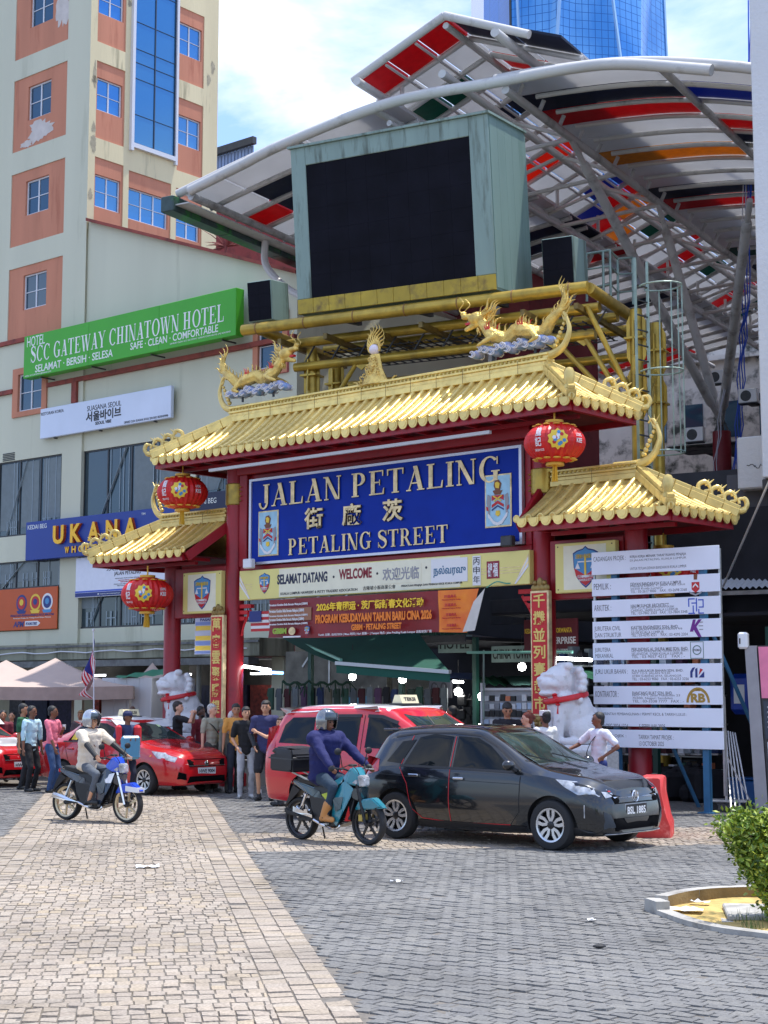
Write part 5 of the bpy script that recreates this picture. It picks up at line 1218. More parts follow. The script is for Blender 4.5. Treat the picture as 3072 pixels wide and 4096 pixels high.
# ================================================================ blue glass skyscraper
sk=thing('glass_skyscraper','very tall faceted blue glass skyscraper rising behind the canopy','skyscraper',(0,0,0))
def skmat(name,c1,c2,ln):
    m=bpy.data.materials.new(name);m.use_nodes=True;t=m.node_tree;b=t.nodes['Principled BSDF'];nn=t.nodes.new;lk=t.links.new
    tc_=nn('ShaderNodeTexCoord');mp_=nn('ShaderNodeMapping');mp_.inputs['Rotation'].default_value=(PI/2,0,0)
    br=nn('ShaderNodeTexBrick');br.offset=0;br.inputs['Scale'].default_value=1;br.inputs['Brick Width'].default_value=2.6;br.inputs['Row Height'].default_value=3.4;br.inputs['Mortar Size'].default_value=.13
    n=nn('ShaderNodeTexNoise');n.inputs['Scale'].default_value=.03;n.inputs['Detail'].default_value=5;mpn=nn('ShaderNodeMapping');mpn.inputs['Scale'].default_value=(1,1,.5);lk(tc_.outputs['Object'],mpn.inputs[0]);lk(mpn.outputs[0],n.inputs[0])
    r=nn('ShaderNodeValToRGB');r.color_ramp.elements[0].position=.42;r.color_ramp.elements[1].position=.62;r.color_ramp.elements[0].color=c1+(1,);r.color_ramp.elements[1].color=c2+(1,);lk(n.outputs[0],r.inputs[0])
    lk(tc_.outputs['Object'],mp_.inputs[0]);lk(mp_.outputs[0],br.inputs[0]);lk(r.outputs[0],br.inputs['Color1']);lk(r.outputs[0],br.inputs['Color2']);br.inputs['Mortar'].default_value=ln+(1,)
    lk(br.outputs[0],b.inputs['Base Color']);b.inputs['Metallic'].default_value=.45;b.inputs['Roughness'].default_value=.18;return m
SB=skmat('sky_blue_curtain_wall',lin((60,132,200)),lin((120,180,230)),lin((36,90,150)));SD=skmat('deep_blue_curtain_wall',lin((28,90,160)),lin((40,104,176)),lin((30,90,150)));SE=mat('pale_blue_edge',lin((150,190,230)),.3)
# facet lines given at two heights on a 600 m distant front
def P6(px,py,Y): p=at(px,py,Y);return (p.x,p.y)
zt_=at(1536,0,600).z;zl_=at(1536,250,600).z
cols6=[(1935,1935,640),(2043,2047,600),(2070,2084,598),(2238,2222,590),(2451,2484,596),(2551,2542,612),(2655,2667,640)]
mb=[]
for i in range(len(cols6)-1):
    a=cols6[i];b=cols6[i+1]
    def ext(c,z):
        t=(z-zl_)/(zt_-zl_);px=c[1]+(c[0]-c[1])*t;Y=c[2];return ((px-CX)/F*Y*cp*1.0*(1.0+0.0),Y,z)
    def pt(c,z):
        # place so that the facet edge passes the same vertical line in the world
        pa=at(c[0],0,c[2]);pb_=at(c[1],250,c[2]);t=(z-pb_.z)/(pa.z-pb_.z);q=pb_.lerp(pa,t);q.z=z;return q
    m_=SD if i==0 else SB
    MB().add([pt(a,190),pt(b,190),pt(b,330),pt(a,330)],[(0,1,2,3)]).build('glass_facet',m_,sk,fixn=False)
    MB().tube([pt(b,190),pt(b,330)],.7,4).build('edge_fin',SE if i!=0 else M_DARK,sk)
XS_=at(2663,0,720).x
MB().add([pt(cols6[-1],190),(XS_,720,190),(XS_,720,330),pt(cols6[-1],330)],[(0,1,2,3)]).build('glass_facet',SB,sk,fixn=False)
p=pt(cols6[0],190);MB().add([(p.x,720,190),p,pt(cols6[0],330),(p.x,720,330)],[(0,1,2,3)]).build('glass_facet',SD,sk,fixn=False)
MB().box(50,104,650,700,0,329).build('core',SD,sk)
# ================================================================ right hand buildings
rb=thing('white_building','white rendered building cut by the right edge of the picture','building',(0,0,0))
RW=mat('white_rough_render',lin((214,214,214)),.95,var=.05,vs_=.8,bump=.7,bs=12,dirt=lin((176,176,172)),ds=3,dth=(.62,.8))
Yr=29.5
BD=(.5,.866)
RBF=Fr(at(3003,0,Yr).x*.5+at(3041,1911,Yr).x*.5,Yr,.866,-.5)
rb.location=(RBF.o[0],RBF.o[1],0);rb.rotation_euler=(0,0,RBF.rz)
zb_=at(3041,1911,Yr).z
MB().bbox(0,5,0,10,zb_,16.4,.02).build('wall',RW,rb)
MB().bbox(-.05,5,.15,10,zb_-.22,zb_-.003,.02).build('soffit_slab',M_DARK,rb)
Yb=31.;q=at(2945,1750,Yb)
bxx=thing('white_wall_box','white boxed out bay with cracks projecting beside the white building','building',(q.x,Yb,0),RBF.rz)
zb2=at(2945,1958,Yb).z;MB().bbox(0,2.5,0,3,zb2,q.z,.03).build('bay',RW,bxx)
rr=random.Random(3)
for k in range(3):
    zc_=(zb2+q.z)/2+rr.uniform(-.1,.1);xx_=.2+k*.16;pts=[(xx_+j*.04,-.004,zc_+rr.uniform(-.05,.05)) for j in range(5)];MB().tube(pts,.008,4).build('crack',M_DARK,bxx)
Yg=31.5;a=at(2908,1960,Yg)
gw=thing('grey_building','dark grey shophouse wall with corrugated awning at the right edge','building',(a.x,Yg,0),RBF.rz)
GWm=mat('dark_grey_render',lin((92,92,98)),.8,var=.12,vs_=1,streak=True)
zl=at(2908,2330,Yg).z-.1
MB().box(0,6,0,9,zl,a.z+.3).build('upper_wall',GWm,gw)
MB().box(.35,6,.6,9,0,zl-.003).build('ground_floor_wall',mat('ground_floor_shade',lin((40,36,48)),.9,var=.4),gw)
MB().box(.35,6,.5,.59,zl-1.3,zl-.7).build('orange_fascia',mat('orange_fascia',lin((196,70,26)),.5),gw)
for k in range(3): MB().box(.6+k*.7,1.2+k*.7,.48,.58,zl-.66,zl-.1).build('window',G_DARK,gw)
for k in range(24):
    x=-.15+k*.12;MB().add([(x,-.9,zl-.1),(x+.06,-.9,zl-.05),(x+.12,-.9,zl-.1),(x,-.01,zl+.25),(x+.06,-.01,zl+.3),(x+.12,-.01,zl+.25)],[(0,1,4,3),(1,2,5,4)]).build('awning_sheet',mat('white_corrugated_sheet',lin((200,202,205)),.4,.2),gw)
MB().bar((-.15,-.88,zl-.17),(2.7,-.88,zl-.17),.08).build('awning_beam',M_STEEL,gw)
# white stay cable and blue rope bundle
wc=MB();p0=at(3072,1935,27);p1=at(2893,2345,30.4);wc.tube([p0+ (p0-p1)*.3,p1],.022,6);mesh_thing(wc.build('stay_cable',M_WHITE),'taut white stay cable running down to the corrugated awning','cable')
for px,dx,m,lab in((2960,0,mat('blue_rope',lin((40,80,190)),.6),'bundle of blue ropes hanging down past the red canopy column'),(2925,0,mat('white_rope',lin((190,190,200)),.6),'thin white ropes hanging in front of the red canopy column')):
    if px==2960: P=[at(2993,0,40),at(2975,1100,41),at(2958,1400,41.5),at(2945,1700,42),at(2925,2000,42),at(2905,2150,42)];N_=4;r_=.018
    else: P=[at(3003,150,40),at(2950,1200,41),at(2890,1560,41.5),at(2860,1850,42),at(2830,2050,42)];N_=2;r_=.014
    mb=MB()
    for k in range(N_): mb.tube([p+Vector((.05*k,0,0))+Vector((.04*math.sin(i*2+k),0,0)) for i,p in enumerate(catmull(P,5))],r_,5)
    o=mb.build('rope',m);mesh_thing(o,lab,'rope');
# shophouse rows along the street
def row(name,lab,x,y0,y1,h,m,side,frames=1,z0=0):
    t=thing(name,lab,'building',(x,y0,0),fr=CAN);L=y1-y0
    MB().box(0 if side>0 else -1.2,4 if side>0 else 0,0,L,z0,h).build('wall',m,t);nx_=int(L/2.6)
    for i in range(nx_):
        for j in range(int((h-4)/3.2)):
            yy=.6+i*2.6;zz=4.6+j*3.2;MB().box(-.05*side,0.003*side,yy,yy+1.3,zz,zz+1.5).build('window',G_DARK,t)
            MB().box(-.12*side,-.02*side,yy-.1,yy+1.4,zz-.12,zz-.0).build('sill',m,t)
    return t
OLD=mat('stained_white_render',lin((205,202,195)),.95,var=.12,vs_=.8,dirt=lin((70,74,70)),ds=1.1,dth=(.5,.64),bump=.3)
row('shophouse_row','stained white shophouses along the right side of the covered street','',0,0,0,OLD,1) if 0 else None
t=row('shophouse','stained white shophouse with air conditioners along the right of the covered street',4.4,6,34,10.2,OLD,1)
t=row('shophouse','dim grey old shophouse along the left of the covered street',-8.2,10,31,9.8,mat('dim_grey_render',lin((112,112,118)),.9,var=.3,vs_=.8,dirt=lin((50,50,54)),ds=1),-1)
t=thing('shophouse','tall stained white block closing the far end of the covered street','building',(0,31.5,0),fr=CAN);MB().box(-14,14,0,6,0,19).build('wall',OLD,t)
for i in range(12): MB().box(-9+i*1.6,-8.2+i*1.6,-.06,-.003,12.4,13.9).build('window',G_DARK,t)
MB().box(-13,13,-.4,-.003,15.6,15.8).build('cornice',OLD,t)
ACW=mat('white_ac_casing',lin((215,215,215)),.5)
for k,(px,py,Y,lab) in enumerate(((2995,1585,41,'upper white air conditioner unit beside the blue ropes'),(3035,1590,41.5,'white air conditioner unit at the edge of the white building'),(2780,1740,41,'white air conditioner unit on a bracket left of the red column'),(2640+230,1510,44,'small white air conditioner unit behind the canopy struts'))):
    p=at(px,py,Y);t=thing('air_conditioner',lab,'air conditioner',p,CAN.rz,group='air conditioner units on the back walls')
    t.scale=(.6,.6,.6);MB().bbox(-.42,.42,-.18,.18,-.3,.32,.02).build('casing',ACW,t)
    MB().lathe([(.001,0),(.24,0),(.26,-.02)],20,Matrix.Translation((-.08,-.185,0))@Matrix.Rotation(PI/2,4,'X')).build('fan_grille',M_DARK,t)
    MB().box(-.4,.4,-.25,.2,-.36,-.32).build('bracket',M_DARK,t)
# ================================================================ market behind the gate
mr=thing('market_roof','low dark steel roof over the market stalls behind the gate','roof',(0,0,0),fr=CAN)
DKM=mat('dark_roof_sheet',lin((74,74,80)),.7,.2,var=.3,vs_=1)
zR=7.6
MB().box(-7.9,4.2,9,34,zR,zR+.08).build('roof_sheet',DKM,mr)
for k in range(9): MB().bar((-7.9,9.3+k*2.8,zR-.12),(4.2,9.3+k*2.8,zR-.12),.12,.2).build('cross_beam',DKM,mr)
for x in(-7.4,-3,1,4): MB().bar((x,9,zR-.32),(x,34,zR-.32),.12,.16).build('long_beam',DKM,mr)
MB().box(-7.9,4.2,8.9,9,zR-.5,zR+.15).build('fascia',DKM,mr)
mr2=thing('market_roof','stepped pale clerestory roof above the stalls, seen left of the red canopy column','roof',(0,0,0),fr=CAN)
for k in range(4): MB().box(-1,4.2,12+k*2.2,13.9+k*2.2,9.0+k*.25,9.05+k*.25).build('roof_sheet',OLD,mr2)
def px_t(name,lab,cat,px,py,Y,rz=None,group=None):
    p=at(px,py,Y);return thing(name,lab,cat,p,GATE.rz if rz is None else rz,group),p
def panel(px0,py0,px1,py1,Y):
    """size in metres of a board facing along the gate whose left edge stands at depth Y"""
    a=at(px0,py0,Y);b=at(px0,py1,Y);fr=Fr(a.x,a.y,.7497,-.6618);w_=fr.sz(px1,(py0+py1)/2)[0];return a,b,w_,a.z-b.z
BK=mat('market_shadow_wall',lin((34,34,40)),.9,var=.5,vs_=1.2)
mk=thing('dark_backing','dark backing walls and ceilings added to keep the stalls behind the gate dark','building',(0,0,0),fr=GATE)  # near-black backing and ceilings added so the stall area stays dark
MB().box(-8.9,-.6,7.4,7.5,0,5.2).build('backing_wall',BK,mk);MB().box(-.6,6.5,4.6,4.7,0,5.6).build('backing_wall',BK,mk);MB().box(6.4,6.5,.8,4.6,0,5.2).build('side_wall',BK,mk)
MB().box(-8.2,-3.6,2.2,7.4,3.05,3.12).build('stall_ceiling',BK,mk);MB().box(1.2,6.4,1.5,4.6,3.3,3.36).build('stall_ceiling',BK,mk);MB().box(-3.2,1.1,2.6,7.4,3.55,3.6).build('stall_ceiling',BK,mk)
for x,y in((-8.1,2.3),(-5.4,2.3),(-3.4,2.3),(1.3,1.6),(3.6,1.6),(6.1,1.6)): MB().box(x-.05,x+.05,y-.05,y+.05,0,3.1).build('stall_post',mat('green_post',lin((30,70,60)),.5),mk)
# corrugated green hoarding above the stalls on the left
gh=thing('green_hoarding','dark green corrugated hoarding panels above the stall lights at the left','hoarding',(0,0,0),fr=GATE)
GRN=mat('green_corrugated_sheet',lin((50,96,80)),.5,.2,var=.2,vs_=2)
for i in range(6):
    a=-8.0+i*.78;mb=MB()
    for k in range(12): mb.box(a+k*.06,a+k*.06+.03,2.0,2.03,3.15,4.0);mb.box(a+k*.06+.03,a+k*.06+.06,2.015,2.035,3.15,4.0)
    mb.build('corrugated_panel',GRN if i%3 else mat('blue_green_sheet',lin((44,80,96)),.5),gh)
MB().box(-8.1,-3.4,1.95,1.99,3.0,3.14).build('rail',M_DARK,gh)
# retractable awning
AW=mat('dark_green_canvas',lin((16,84,70)),.75,var=.12,vs_=3)
aw=thing('green_awning','large dark green retractable canvas awning with a pale front bar under the festival banner','awning',(0,0,0))
A=at(1130,2552,35);B=at(1640,2480,34);Cc=at(1800,2688,30.3);D=at(1345,2652,32)
mb=MB()
def fa(u,v):
    p=A.lerp(B,u).lerp(D.lerp(Cc,u),v);return p+Vector((0,0,-.05*math.sin(PI*v)))
mb.grid(fa,10,8);mb.build('canvas',AW,aw,smooth=True,fixn=False)
MB().bar(D,Cc,.09,.07).build('front_bar',mat('pale_aluminium',lin((180,185,188)),.4,.5),aw)
mb=MB();mb.add([D,Cc,Cc+Vector((0,.02,-.2)),D+Vector((0,.02,-.2))],[(0,1,2,3)]);mb.build('valance',AW,aw)
MB().bar(at(1180,2560,35),at(1365,2640,32),.05).build('awning_arm',mat('mint_steel',lin((120,180,160)),.5),aw);MB().bar(at(1220,2560,35),at(1480,2645,32),.03).build('awning_arm',MATS['mint_steel'],aw)
# lamps
LT_=mat('lit_white_tube',(.92,.96,1),.5,emit=14);LBu=mat('lit_blue_tube',(.15,.4,1),.5,emit=5);LBb=mat('lit_bulb',(1,.98,.95),.5,emit=26)
for px0,px1,py0,py1,Y,m,lab in((966,1080,2664,2680,34,LT_,'bright white tube light at the left end of the stall ceiling'),(1045,1130,2688,2692,35,LBu,'blue tube light behind the white one in the left stall'),(1720,1766,2782,2784,36,LT_,'small white tube light above the headphone posters'),(2225,2365,2633,2640,29.5,LT_,'long white tube light behind the right stone lion'),(1812,1850,2726,2728,37,LT_,'short white tube light under the blue tarpaulin'),(660,710,2676,2674,37,LT_,'short white tube light above the green tarpaulin by the left column')):
    a=at(px0,py0,Y);b=at(px1,py1,Y-.9);mb=MB();mb.tube([a,b],.03,8);o=mb.build('tube_light',m);mesh_thing(o,lab,'lamp',group='lit lamps in the market')
for px,py,Y,r,lab in((1410,2708,33,.075,'square white lamp hanging below the left part of the green awning'),(1610,2718,32.5,.08,'white lamp hanging below the right end of the green awning'),(1833,2768,34,.085,'bare bulb hanging left of the phone accessory rack'),(1930,2787,32,.09,'bare bulb at the top left corner of the phone accessory rack'),(2088,2668,34,.085,'bare bulb hanging left of the right couplet plaque')):
    p=at(px,py,Y);t=thing('hanging_bulb',lab,'lamp',p,group='lit bulbs in the market');MB().lathe([(.001,-r),(r*.8,-r*.7),(r,0),(r*.9,r*.6),(r*.35,r),(.001,r*1.05)],14).build('bulb',LBb,t,smooth=True);MB().lathe([(.03,r),(.035,r+.08),(.001,r+.09)],8).build('socket',M_DARK,t);MB().tube([(0,0,r+.08),(0,0,r+.6)],.008,4).build('wire',M_DARK,t)
# signs inside
def board(name,lab,cat,px0,py0,px1,py1,Y,m,txts=(),th=.04,**k):
    a,b,w_,h=panel(px0,py0,px1,py1,Y);t=thing(name,lab,cat,(a.x,a.y,b.z),GATE.rz,**k);MB().bbox(0,w_,0,th,0,h,.006).build('board',m,t)
    for s,bx_,mm in txts: text(s,(bx_[0]*w_,bx_[1]*h,bx_[2]*w_,bx_[3]*h),mm,t,-.004,bold=.02)
    return t,w_,h
board('hotel_street_sign','dull green and black HOTEL sign hanging under the market roof','sign',1752,2545,1885,2612,36,mat('dull_mint_board',lin((128,150,142)),.6,var=.15),[('HOTEL',(.06,.22,.94,.8),mat('dark_green_ink',lin((28,40,36)),.6))])
board('hotel_street_sign','partly hidden strip sign with dark letters right of the HOTEL sign','sign',1965,2585,2130,2650,33,mat('dull_mint_board',lin((128,150,142)),.6),[('CHINA TOWN',(.04,.2,.97,.8),MATS['dark_green_ink'])])
t,w_,h=board('red_shop_sign','dark red shop sign with yellow and white letters behind the right main column','sign',2095,2480,2310,2618,31,mat('dark_red_board',lin((96,22,34)),.5,var=.1),[('KEDAI CENDERAMATA SORWANTA',(.02,.6,.9,.74),YP),('ENTERPRISE',(.35,.28,.97,.48),WP),('DIMILIKI OLEH JIN ENTERPRISE',(.2,.06,.9,.14),WP)])
board('dark_board','dark board behind the festival banner corner, left of the right couplet plaque','board',1960,2400,2100,2500,34,mat('dark_grey_board',lin((52,54,58)),.7,var=.2))
board('headphone_poster','pale poster with headphones in the electronics stall','poster',1716,2722,1806,2792,35,mat('dim_poster',lin((96,96,104)),.6,var=.3,vs_=5),[('Ω Ω',(.1,.3,.8,.9),M_INK)])
# phone accessory rack
t,w_,h=board('accessory_rack','white grid rack hung with phone accessories in blister packs, beside the right couplet plaque','rack',1935,2762,2140,2960,31.5,mat('white_grid_board',lin((170,172,176)),.6,var=.1),th=.02)
MB().box(-.04,0,-.06,.05,-.6,h+.15).build('frame_post',M_WHITE,t);MB().box(w_,w_+.04,-.06,.05,-.6,h+.04).build('frame_post',M_WHITE,t);MB().box(0,w_,-.06,.03,h,h+.05).build('frame_rail',M_WHITE,t)
rr=random.Random(6);pk=[mat('white_pack',lin((215,218,222)),.4),mat('pale_blue_pack',lin((180,200,225)),.4),mat('black_item',(.02,.02,.02),.5),mat('orange_pack',lin((220,130,90)),.5),mat('grey_pack',lin((140,144,150)),.5)]
for r in range(6):
    for c in range(9):
        x=.04+c*(w_-.06)/9;z=h-.06-(r+1)*h/6.3;m=pk[2] if r%2==0 and rr.random()<.7 else rr.choice(pk[:2]+pk[:2]+pk[3:])
        MB().box(x,x+(w_/9)*.8,-.03-.02*rr.random(),-.012,z+.01,z+h/6.3*rr.uniform(.6,.95)).build('blister_pack',m,t)
# awning over the rack and green pole
mb=MB();a=at(1935,2600,31.3);mb.tube([at(1935,2880,31.3),a],.02,6);o=mb.build('canopy_pole',mat('pale_green_steel',lin((140,160,150)),.5));mesh_thing(o,'thin pale pole at the left side of the accessory rack','pole')
mb=MB();mb.tube([at(1870,2610,31.6),at(2290,2608,29)],.03,6);o=mb.build('roller_tube',MATS['mint_steel']);mesh_thing(o,'long pale green awning roller above the accessory rack','awning')
def quad(name,lab,cat,pts,m,th=.03,n=6,sag=.0,wav=0):
    P=[at(*p) for p in pts];c=sum(P,Vector())/4;mb=MB();rr=random.Random(len(lab))
    mb.grid(lambda u,v:P[0].lerp(P[1],u).lerp(P[3].lerp(P[2],u),v)-c+Vector((0,0,-sag*math.sin(PI*u)*math.sin(PI*v)+wav*math.sin(u*19+v*3))),n*2,n)
    o=mb.build(name,m,None,smooth=True,fixn=False);return mesh_thing(o,lab,cat,loc=c)
quad('tarpaulin','blue tarpaulin roof between the green awning and the accessory rack','tarpaulin',[(1790,2690,33),(1910,2692,34),(1905,2720,33),(1800,2712,32.4)],mat('blue_tarpaulin',lin((50,70,110)),.6),sag=.05)
quad('stall_roof','green corrugated stall roof above the accessory rack','roof',[(1885,2705,35),(2000,2705,37),(2050,2742,35),(1925,2738,33.5)],mat('green_roof_sheet',lin((26,90,66)),.5,.2),wav=.03)
quad('stall_roof','grey green sheet roof left of the right couplet plaque','roof',[(2010,2705,36),(2140,2700,36),(2140,2740,34),(2050,2742,34)],mat('grey_green_sheet',lin((60,96,92)),.5,.2))
quad('stall_roof','old brown tiled roof slope above the HOTEL sign','roof',[(1755,2520,40),(2060,2560,38),(2130,2590,34),(1880,2560,36)],mat('old_brown_roof',lin((66,58,56)),.9,var=.4,vs_=4))
quad('stall_roof','green awning sheet behind the right stone lion','roof',[(2230,2650,31),(2380,2650,31),(2380,2720,29),(2290,2690,29)],mat('green_roof_sheet',lin((26,90,66)),.5))
# goods in the left stalls
rr=random.Random(12);gc=[lin(c) for c in((50,84,70),(92,98,104),(70,28,34),(110,118,122),(88,58,88),(28,28,34),(40,56,96),(120,112,96),(54,70,60))]
gm=[mat('cloth_%d'%i,c,.8,var=.2,vs_=6) for i,c in enumerate(gc)]
for i in range(22):
    px=1085+i*33;p=at(px,2752+rr.uniform(-6,6),36.5-i*.12)
    t=thing('hanging_goods','folded %s goods hanging in the left stall'%['green','grey','maroon','pale grey','purple','black','blue','beige','olive'][i%9],'clothing',p,GATE.rz,group='goods hanging in the market stalls')
    w_=.17;mb=MB();mb.bbox(-w_/2*1.05,w_/2,-.03,.03,-.5,0,.015);mb.prism([(-w_*.6,-.03),(-w_*.75,-.2),(-w_*.5,-.2)],-.02,.02);mb.build('cloth',gm[i%9],t);MB().tube([(0,0,0),(0,0,.05)],.006,4).build('hook',M_STEEL,t)
mb=MB();P=[at(1130+i*15,2722+18*abs(math.sin(i*.9)),35) for i in range(19)];mb.tube(P,.03,5);
for p in P[::2]:
    for k in range(4): mb.tube([p,p+Vector((rr.gauss(0,.04),0,-rr.uniform(.04,.3)))],.012,4)
mesh_thing(mb.build('garland',mat('dark_green_garland',lin((30,56,40)),.8)),'dark green garland strung across the left stall','garland')
for i in range(10):
    p=at(1850+rr.uniform(-22,45),2800+i*14,34);t=thing('black_bag','small black bag hanging in the cluster left of the accessory rack','bag',p,GATE.rz,group='black bags hanging left of the accessory rack')
    MB().bbox(-.12,.12,-.05,.05,-.13,.1,.03).build('bag_body',M_BLACK,t);MB().tube(catmull([(-.06,0,.1),(0,0,.2),(.06,0,.1)],3),.01,4).build('strap',M_DARK,t)
# stall cabinets and signs at left bay (between left columns)
board('striped_poster','blue and yellow striped poster between the two left gate columns','poster',780,2465,866,2618,37,mat('poster_lilac',lin((186,190,214)),.5),[('PASAR',(.25,.86,.8,.93),NB)])
a,b,w_,h=panel(780,2465,866,2618,37)
t=[o for o in COL.objects if o.get('label','').startswith('blue and yellow striped')][0]
for k,(z0,z1,m) in enumerate(((.62,.74,YP),(.5,.6,MATS['poster_lilac']),(.36,.48,YP),(.24,.34,NB),(.1,.22,YP),(.02,.08,NB),(.76,.84,NB))): MB().box(.04*w_,.88*w_,-.006,-.001,z0*h,z1*h).build('stripe',m if m!=NB else mat('pale_blue_stripe',lin((120,140,200)),.5),t)
bw=thing('bay_wall','stained pale wall with a teal door between the two left gate columns','wall',(0,0,0),fr=GATE)
MB().box(-11.6,-8.2,5,5.2,0,3.0).build('wall',mat('stained_bay_wall',lin((120,118,108)),.95,var=.5,vs_=2,bump=.4),bw);MB().box(-9.5,-8.7,4.9,4.99,0,1.9).build('teal_door',mat('teal_door',lin((80,140,160)),.5),bw)
for a_,b_ in(((-10.6,4.6,2.6),(-8.6,4.6,4.9)),((-8.6,4.6,2.6),(-10.6,4.6,4.9)),((-9.6,4.5,0),(-9.6,4.5,5))): MB().bar(a_,b_,.05).build('scaffold_tube',M_STEEL,bw)
# hoarding box, tarpaulin, tents
hb=thing('white_hoarding_box','large plain pale grey boxed hoarding beside the left stone lion','hoarding',(0,0,0))
Yh=37.5;a=at(408,2712,Yh);z1=a.z;fr=Fr(a.x,Yh,.94,-.34);w_=fr.sz(608,2712)[0]
hb.location=(a.x,Yh,0);hb.rotation_euler=(0,0,fr.rz);HG=mat('grey_white_hoarding',lin((196,197,200)),.6,var=.05,streak=True)
for k in range(4): MB().bbox(w_*k/4+.002,w_*(k+1)/4-.002,0,.05,0,z1,.006).build('hoarding_panel',HG,hb)
MB().box(w_-.05,w_,.051,2.2,0,z1).build('side_panel',HG,hb);MB().box(0,.05,.051,2.2,0,z1).build('side_panel',HG,hb);MB().box(0.06,w_-.06,.051,2.2,z1-.05,z1-.02).build('top_panel',HG,hb)
quad('tarpaulin','bright green tarpaulin stretched above the pale hoarding box','tarpaulin',[(455,2708,38),(660,2672,38.5),(660,2700,37),(470,2712,37.2)],mat('green_tarpaulin',lin((20,120,84)),.55),sag=.03,wav=.02)
TN=mat('beige_tent_canvas',lin((186,166,155)),.85,var=.05,vs_=2);TN2=mat('beige_tent_valance',lin((168,148,138)),.85,var=.1)
def tent(lab,px_apex,py_apex,Y,hw,px_post):
    p=at(px_apex,py_apex,Y);ez=at(px_apex,2745,Y).z;t=thing('canopy_tent',lab,'tent',(p.x,p.y,0),.12);hz=p.z
    for k in range(4):
        a0=PI/4+k*PI/2;c0=Vector((math.cos(a0)*hw*1.414,math.sin(a0)*hw*1.414,ez));c1=Vector((math.cos(a0+PI/2)*hw*1.414,math.sin(a0+PI/2)*hw*1.414,ez));ap=Vector((0,0,hz));ap2=ap+Vector((c0+c1-Vector((0,0,2*ez))).normalized()*.15)
        mb=MB()
        mb.grid(lambda u,v:c0.lerp(c1,u).lerp(ap,v)+Vector((0,0,-.14*math.sin(PI*v)*(1-.3*math.sin(PI*u))-.03*math.sin(PI*u)*(1-v))),8,8);mb.build('roof_canvas',TN,t,smooth=True,fixn=False)
        mb=MB();mb.grid(lambda u,v:c0.lerp(c1,u)+Vector((0,0,-.3*v-.03*math.sin(PI*u)))+Vector((math.cos(a0+PI/4),math.sin(a0+PI/4),0))*(.015+.02*math.sin(u*17)*v),16,2);mb.build('valance',TN2,t,smooth=True,fixn=False)
        MB().bar((c0.x*.97,c0.y*.97,0),(c0.x*.97,c0.y*.97,ez-.02),.06).build('tent_leg',mat('pale_leg',lin((150,140,125)),.5),t)
tent('beige pop up tent at the left behind the flag','',0,0,1,0) if 0 else None
tent('beige pop up tent with the flag in front of it',222,2632,38.5,1.95,0)
tent('beige pop up tent cut by the left edge of the picture',25,2640,39.5,1.85,0)
tent('small pale tent far behind the green tarpaulin',610,2650,43,.8,0)
# flag
fl=px_t('flag','striped red and white flag with blue canton hanging from a leaning pole','flag',378,2900,35)[0]
o_=at(378,2900,35);tp=at(366,2520,35)-o_;bt=at(380,2780,35)-o_
MB().tube([bt+Vector((0,0,-1.0)),tp],.014,6).build('flag_pole',M_WHITE,fl);MB().ball(tp,.03,6).build('pole_tip',M_WHITE,fl)
SR=mat('flag_red',lin((196,30,44)),.75);SW=mat('flag_white',lin((225,222,225)),.75);SBl=mat('flag_blue',lin((34,42,120)),.75)
H0=at(366,2545,35)-o_;H1=at(374,2640,35)-o_;D0=at(300,2745,35)-o_;D1=at(333,2790,35)-o_
mb=MB();nu,nv=26,14
def ff(u,v):
    a=H0.lerp(H1,v);b=D0.lerp(D1,v)+Vector((0,0,-.05));m_=a.lerp(b,u);return m_+Vector((.04*math.sin(u*9+v*5)*u,.12*math.sin(u*7+v*7)*(.3+u),-.10*math.sin(PI*u)))
mb.grid(ff,nu,nv)
me=mb.mesh('cloth',[SR,SW,SBl,YP],True,False)
for i,p in enumerate(me.polygons):
    u,v=divmod(i,nv);p.material_index=(2 if (u<nu*.5 and v<8) else (v%2))
obj('cloth',me,fl)
# small ladders / timber leaning at right and floor clutter behind the project board
LN=mat('galvanised_rail',lin((190,190,190)),.4,.4,var=.2,vs_=8)
rk=thing('leaning_rails','stack of long pale metal rails leaning beside the project board','rails',(0,0,0))
for k in range(5):
    a=at(2925+k*17,3240-k*6,26.0+.15*k);b=at(2903+k*9,2925+k*2,27.4+.05*k);a.z=max(0.02,a.z);MB().bar(a,b,.022,.04).build('rail',LN,rk)
ctn=thing('steel_trolley','pale steel trolley frame standing beside the blue post of the project board','trolley',gr(2860,3245).to_tuple(),-.35)
MB().bbox(-.1,.55,-.2,.2,.16,.2,.01).build('deck',LN,ctn);MB().bar((.22,-.18,.2),(.22,-.18,1.9),.04).build('upright',LN,ctn);MB().bar((.25,-.18,.9),(.6,-.18,.2),.02).build('brace',LN,ctn)
for x in(0,.5): MB().lathe([(.001,-.02),(.07,-.02),(.07,.02),(.001,.02)],14,Matrix.Translation((x,-.12,.08))@Matrix.Rotation(PI/2,4,'X')).build('caster',M_BLACK,ctn)
sc=thing('steel_rack','dim steel shelf rack under the project board','rack',(gr(2780,3170)-Vector((0,0,0))).to_tuple(),GATE.rz)
for x in(-.9,-.3,.3): MB().bar((x,0,0),(x,0,1.25),.025).build('upright',M_STEEL,sc)
for z in(.15,.7,1.2): MB().bar((-.9,0,z),(.3,0,z),.025).build('shelf_rail',M_STEEL,sc)
MB().bbox(-.8,-.2,.1,.4,0,.6,.05).build('covered_crate',mat('grey_cover',lin((70,68,70)),.8,var=.3),sc)
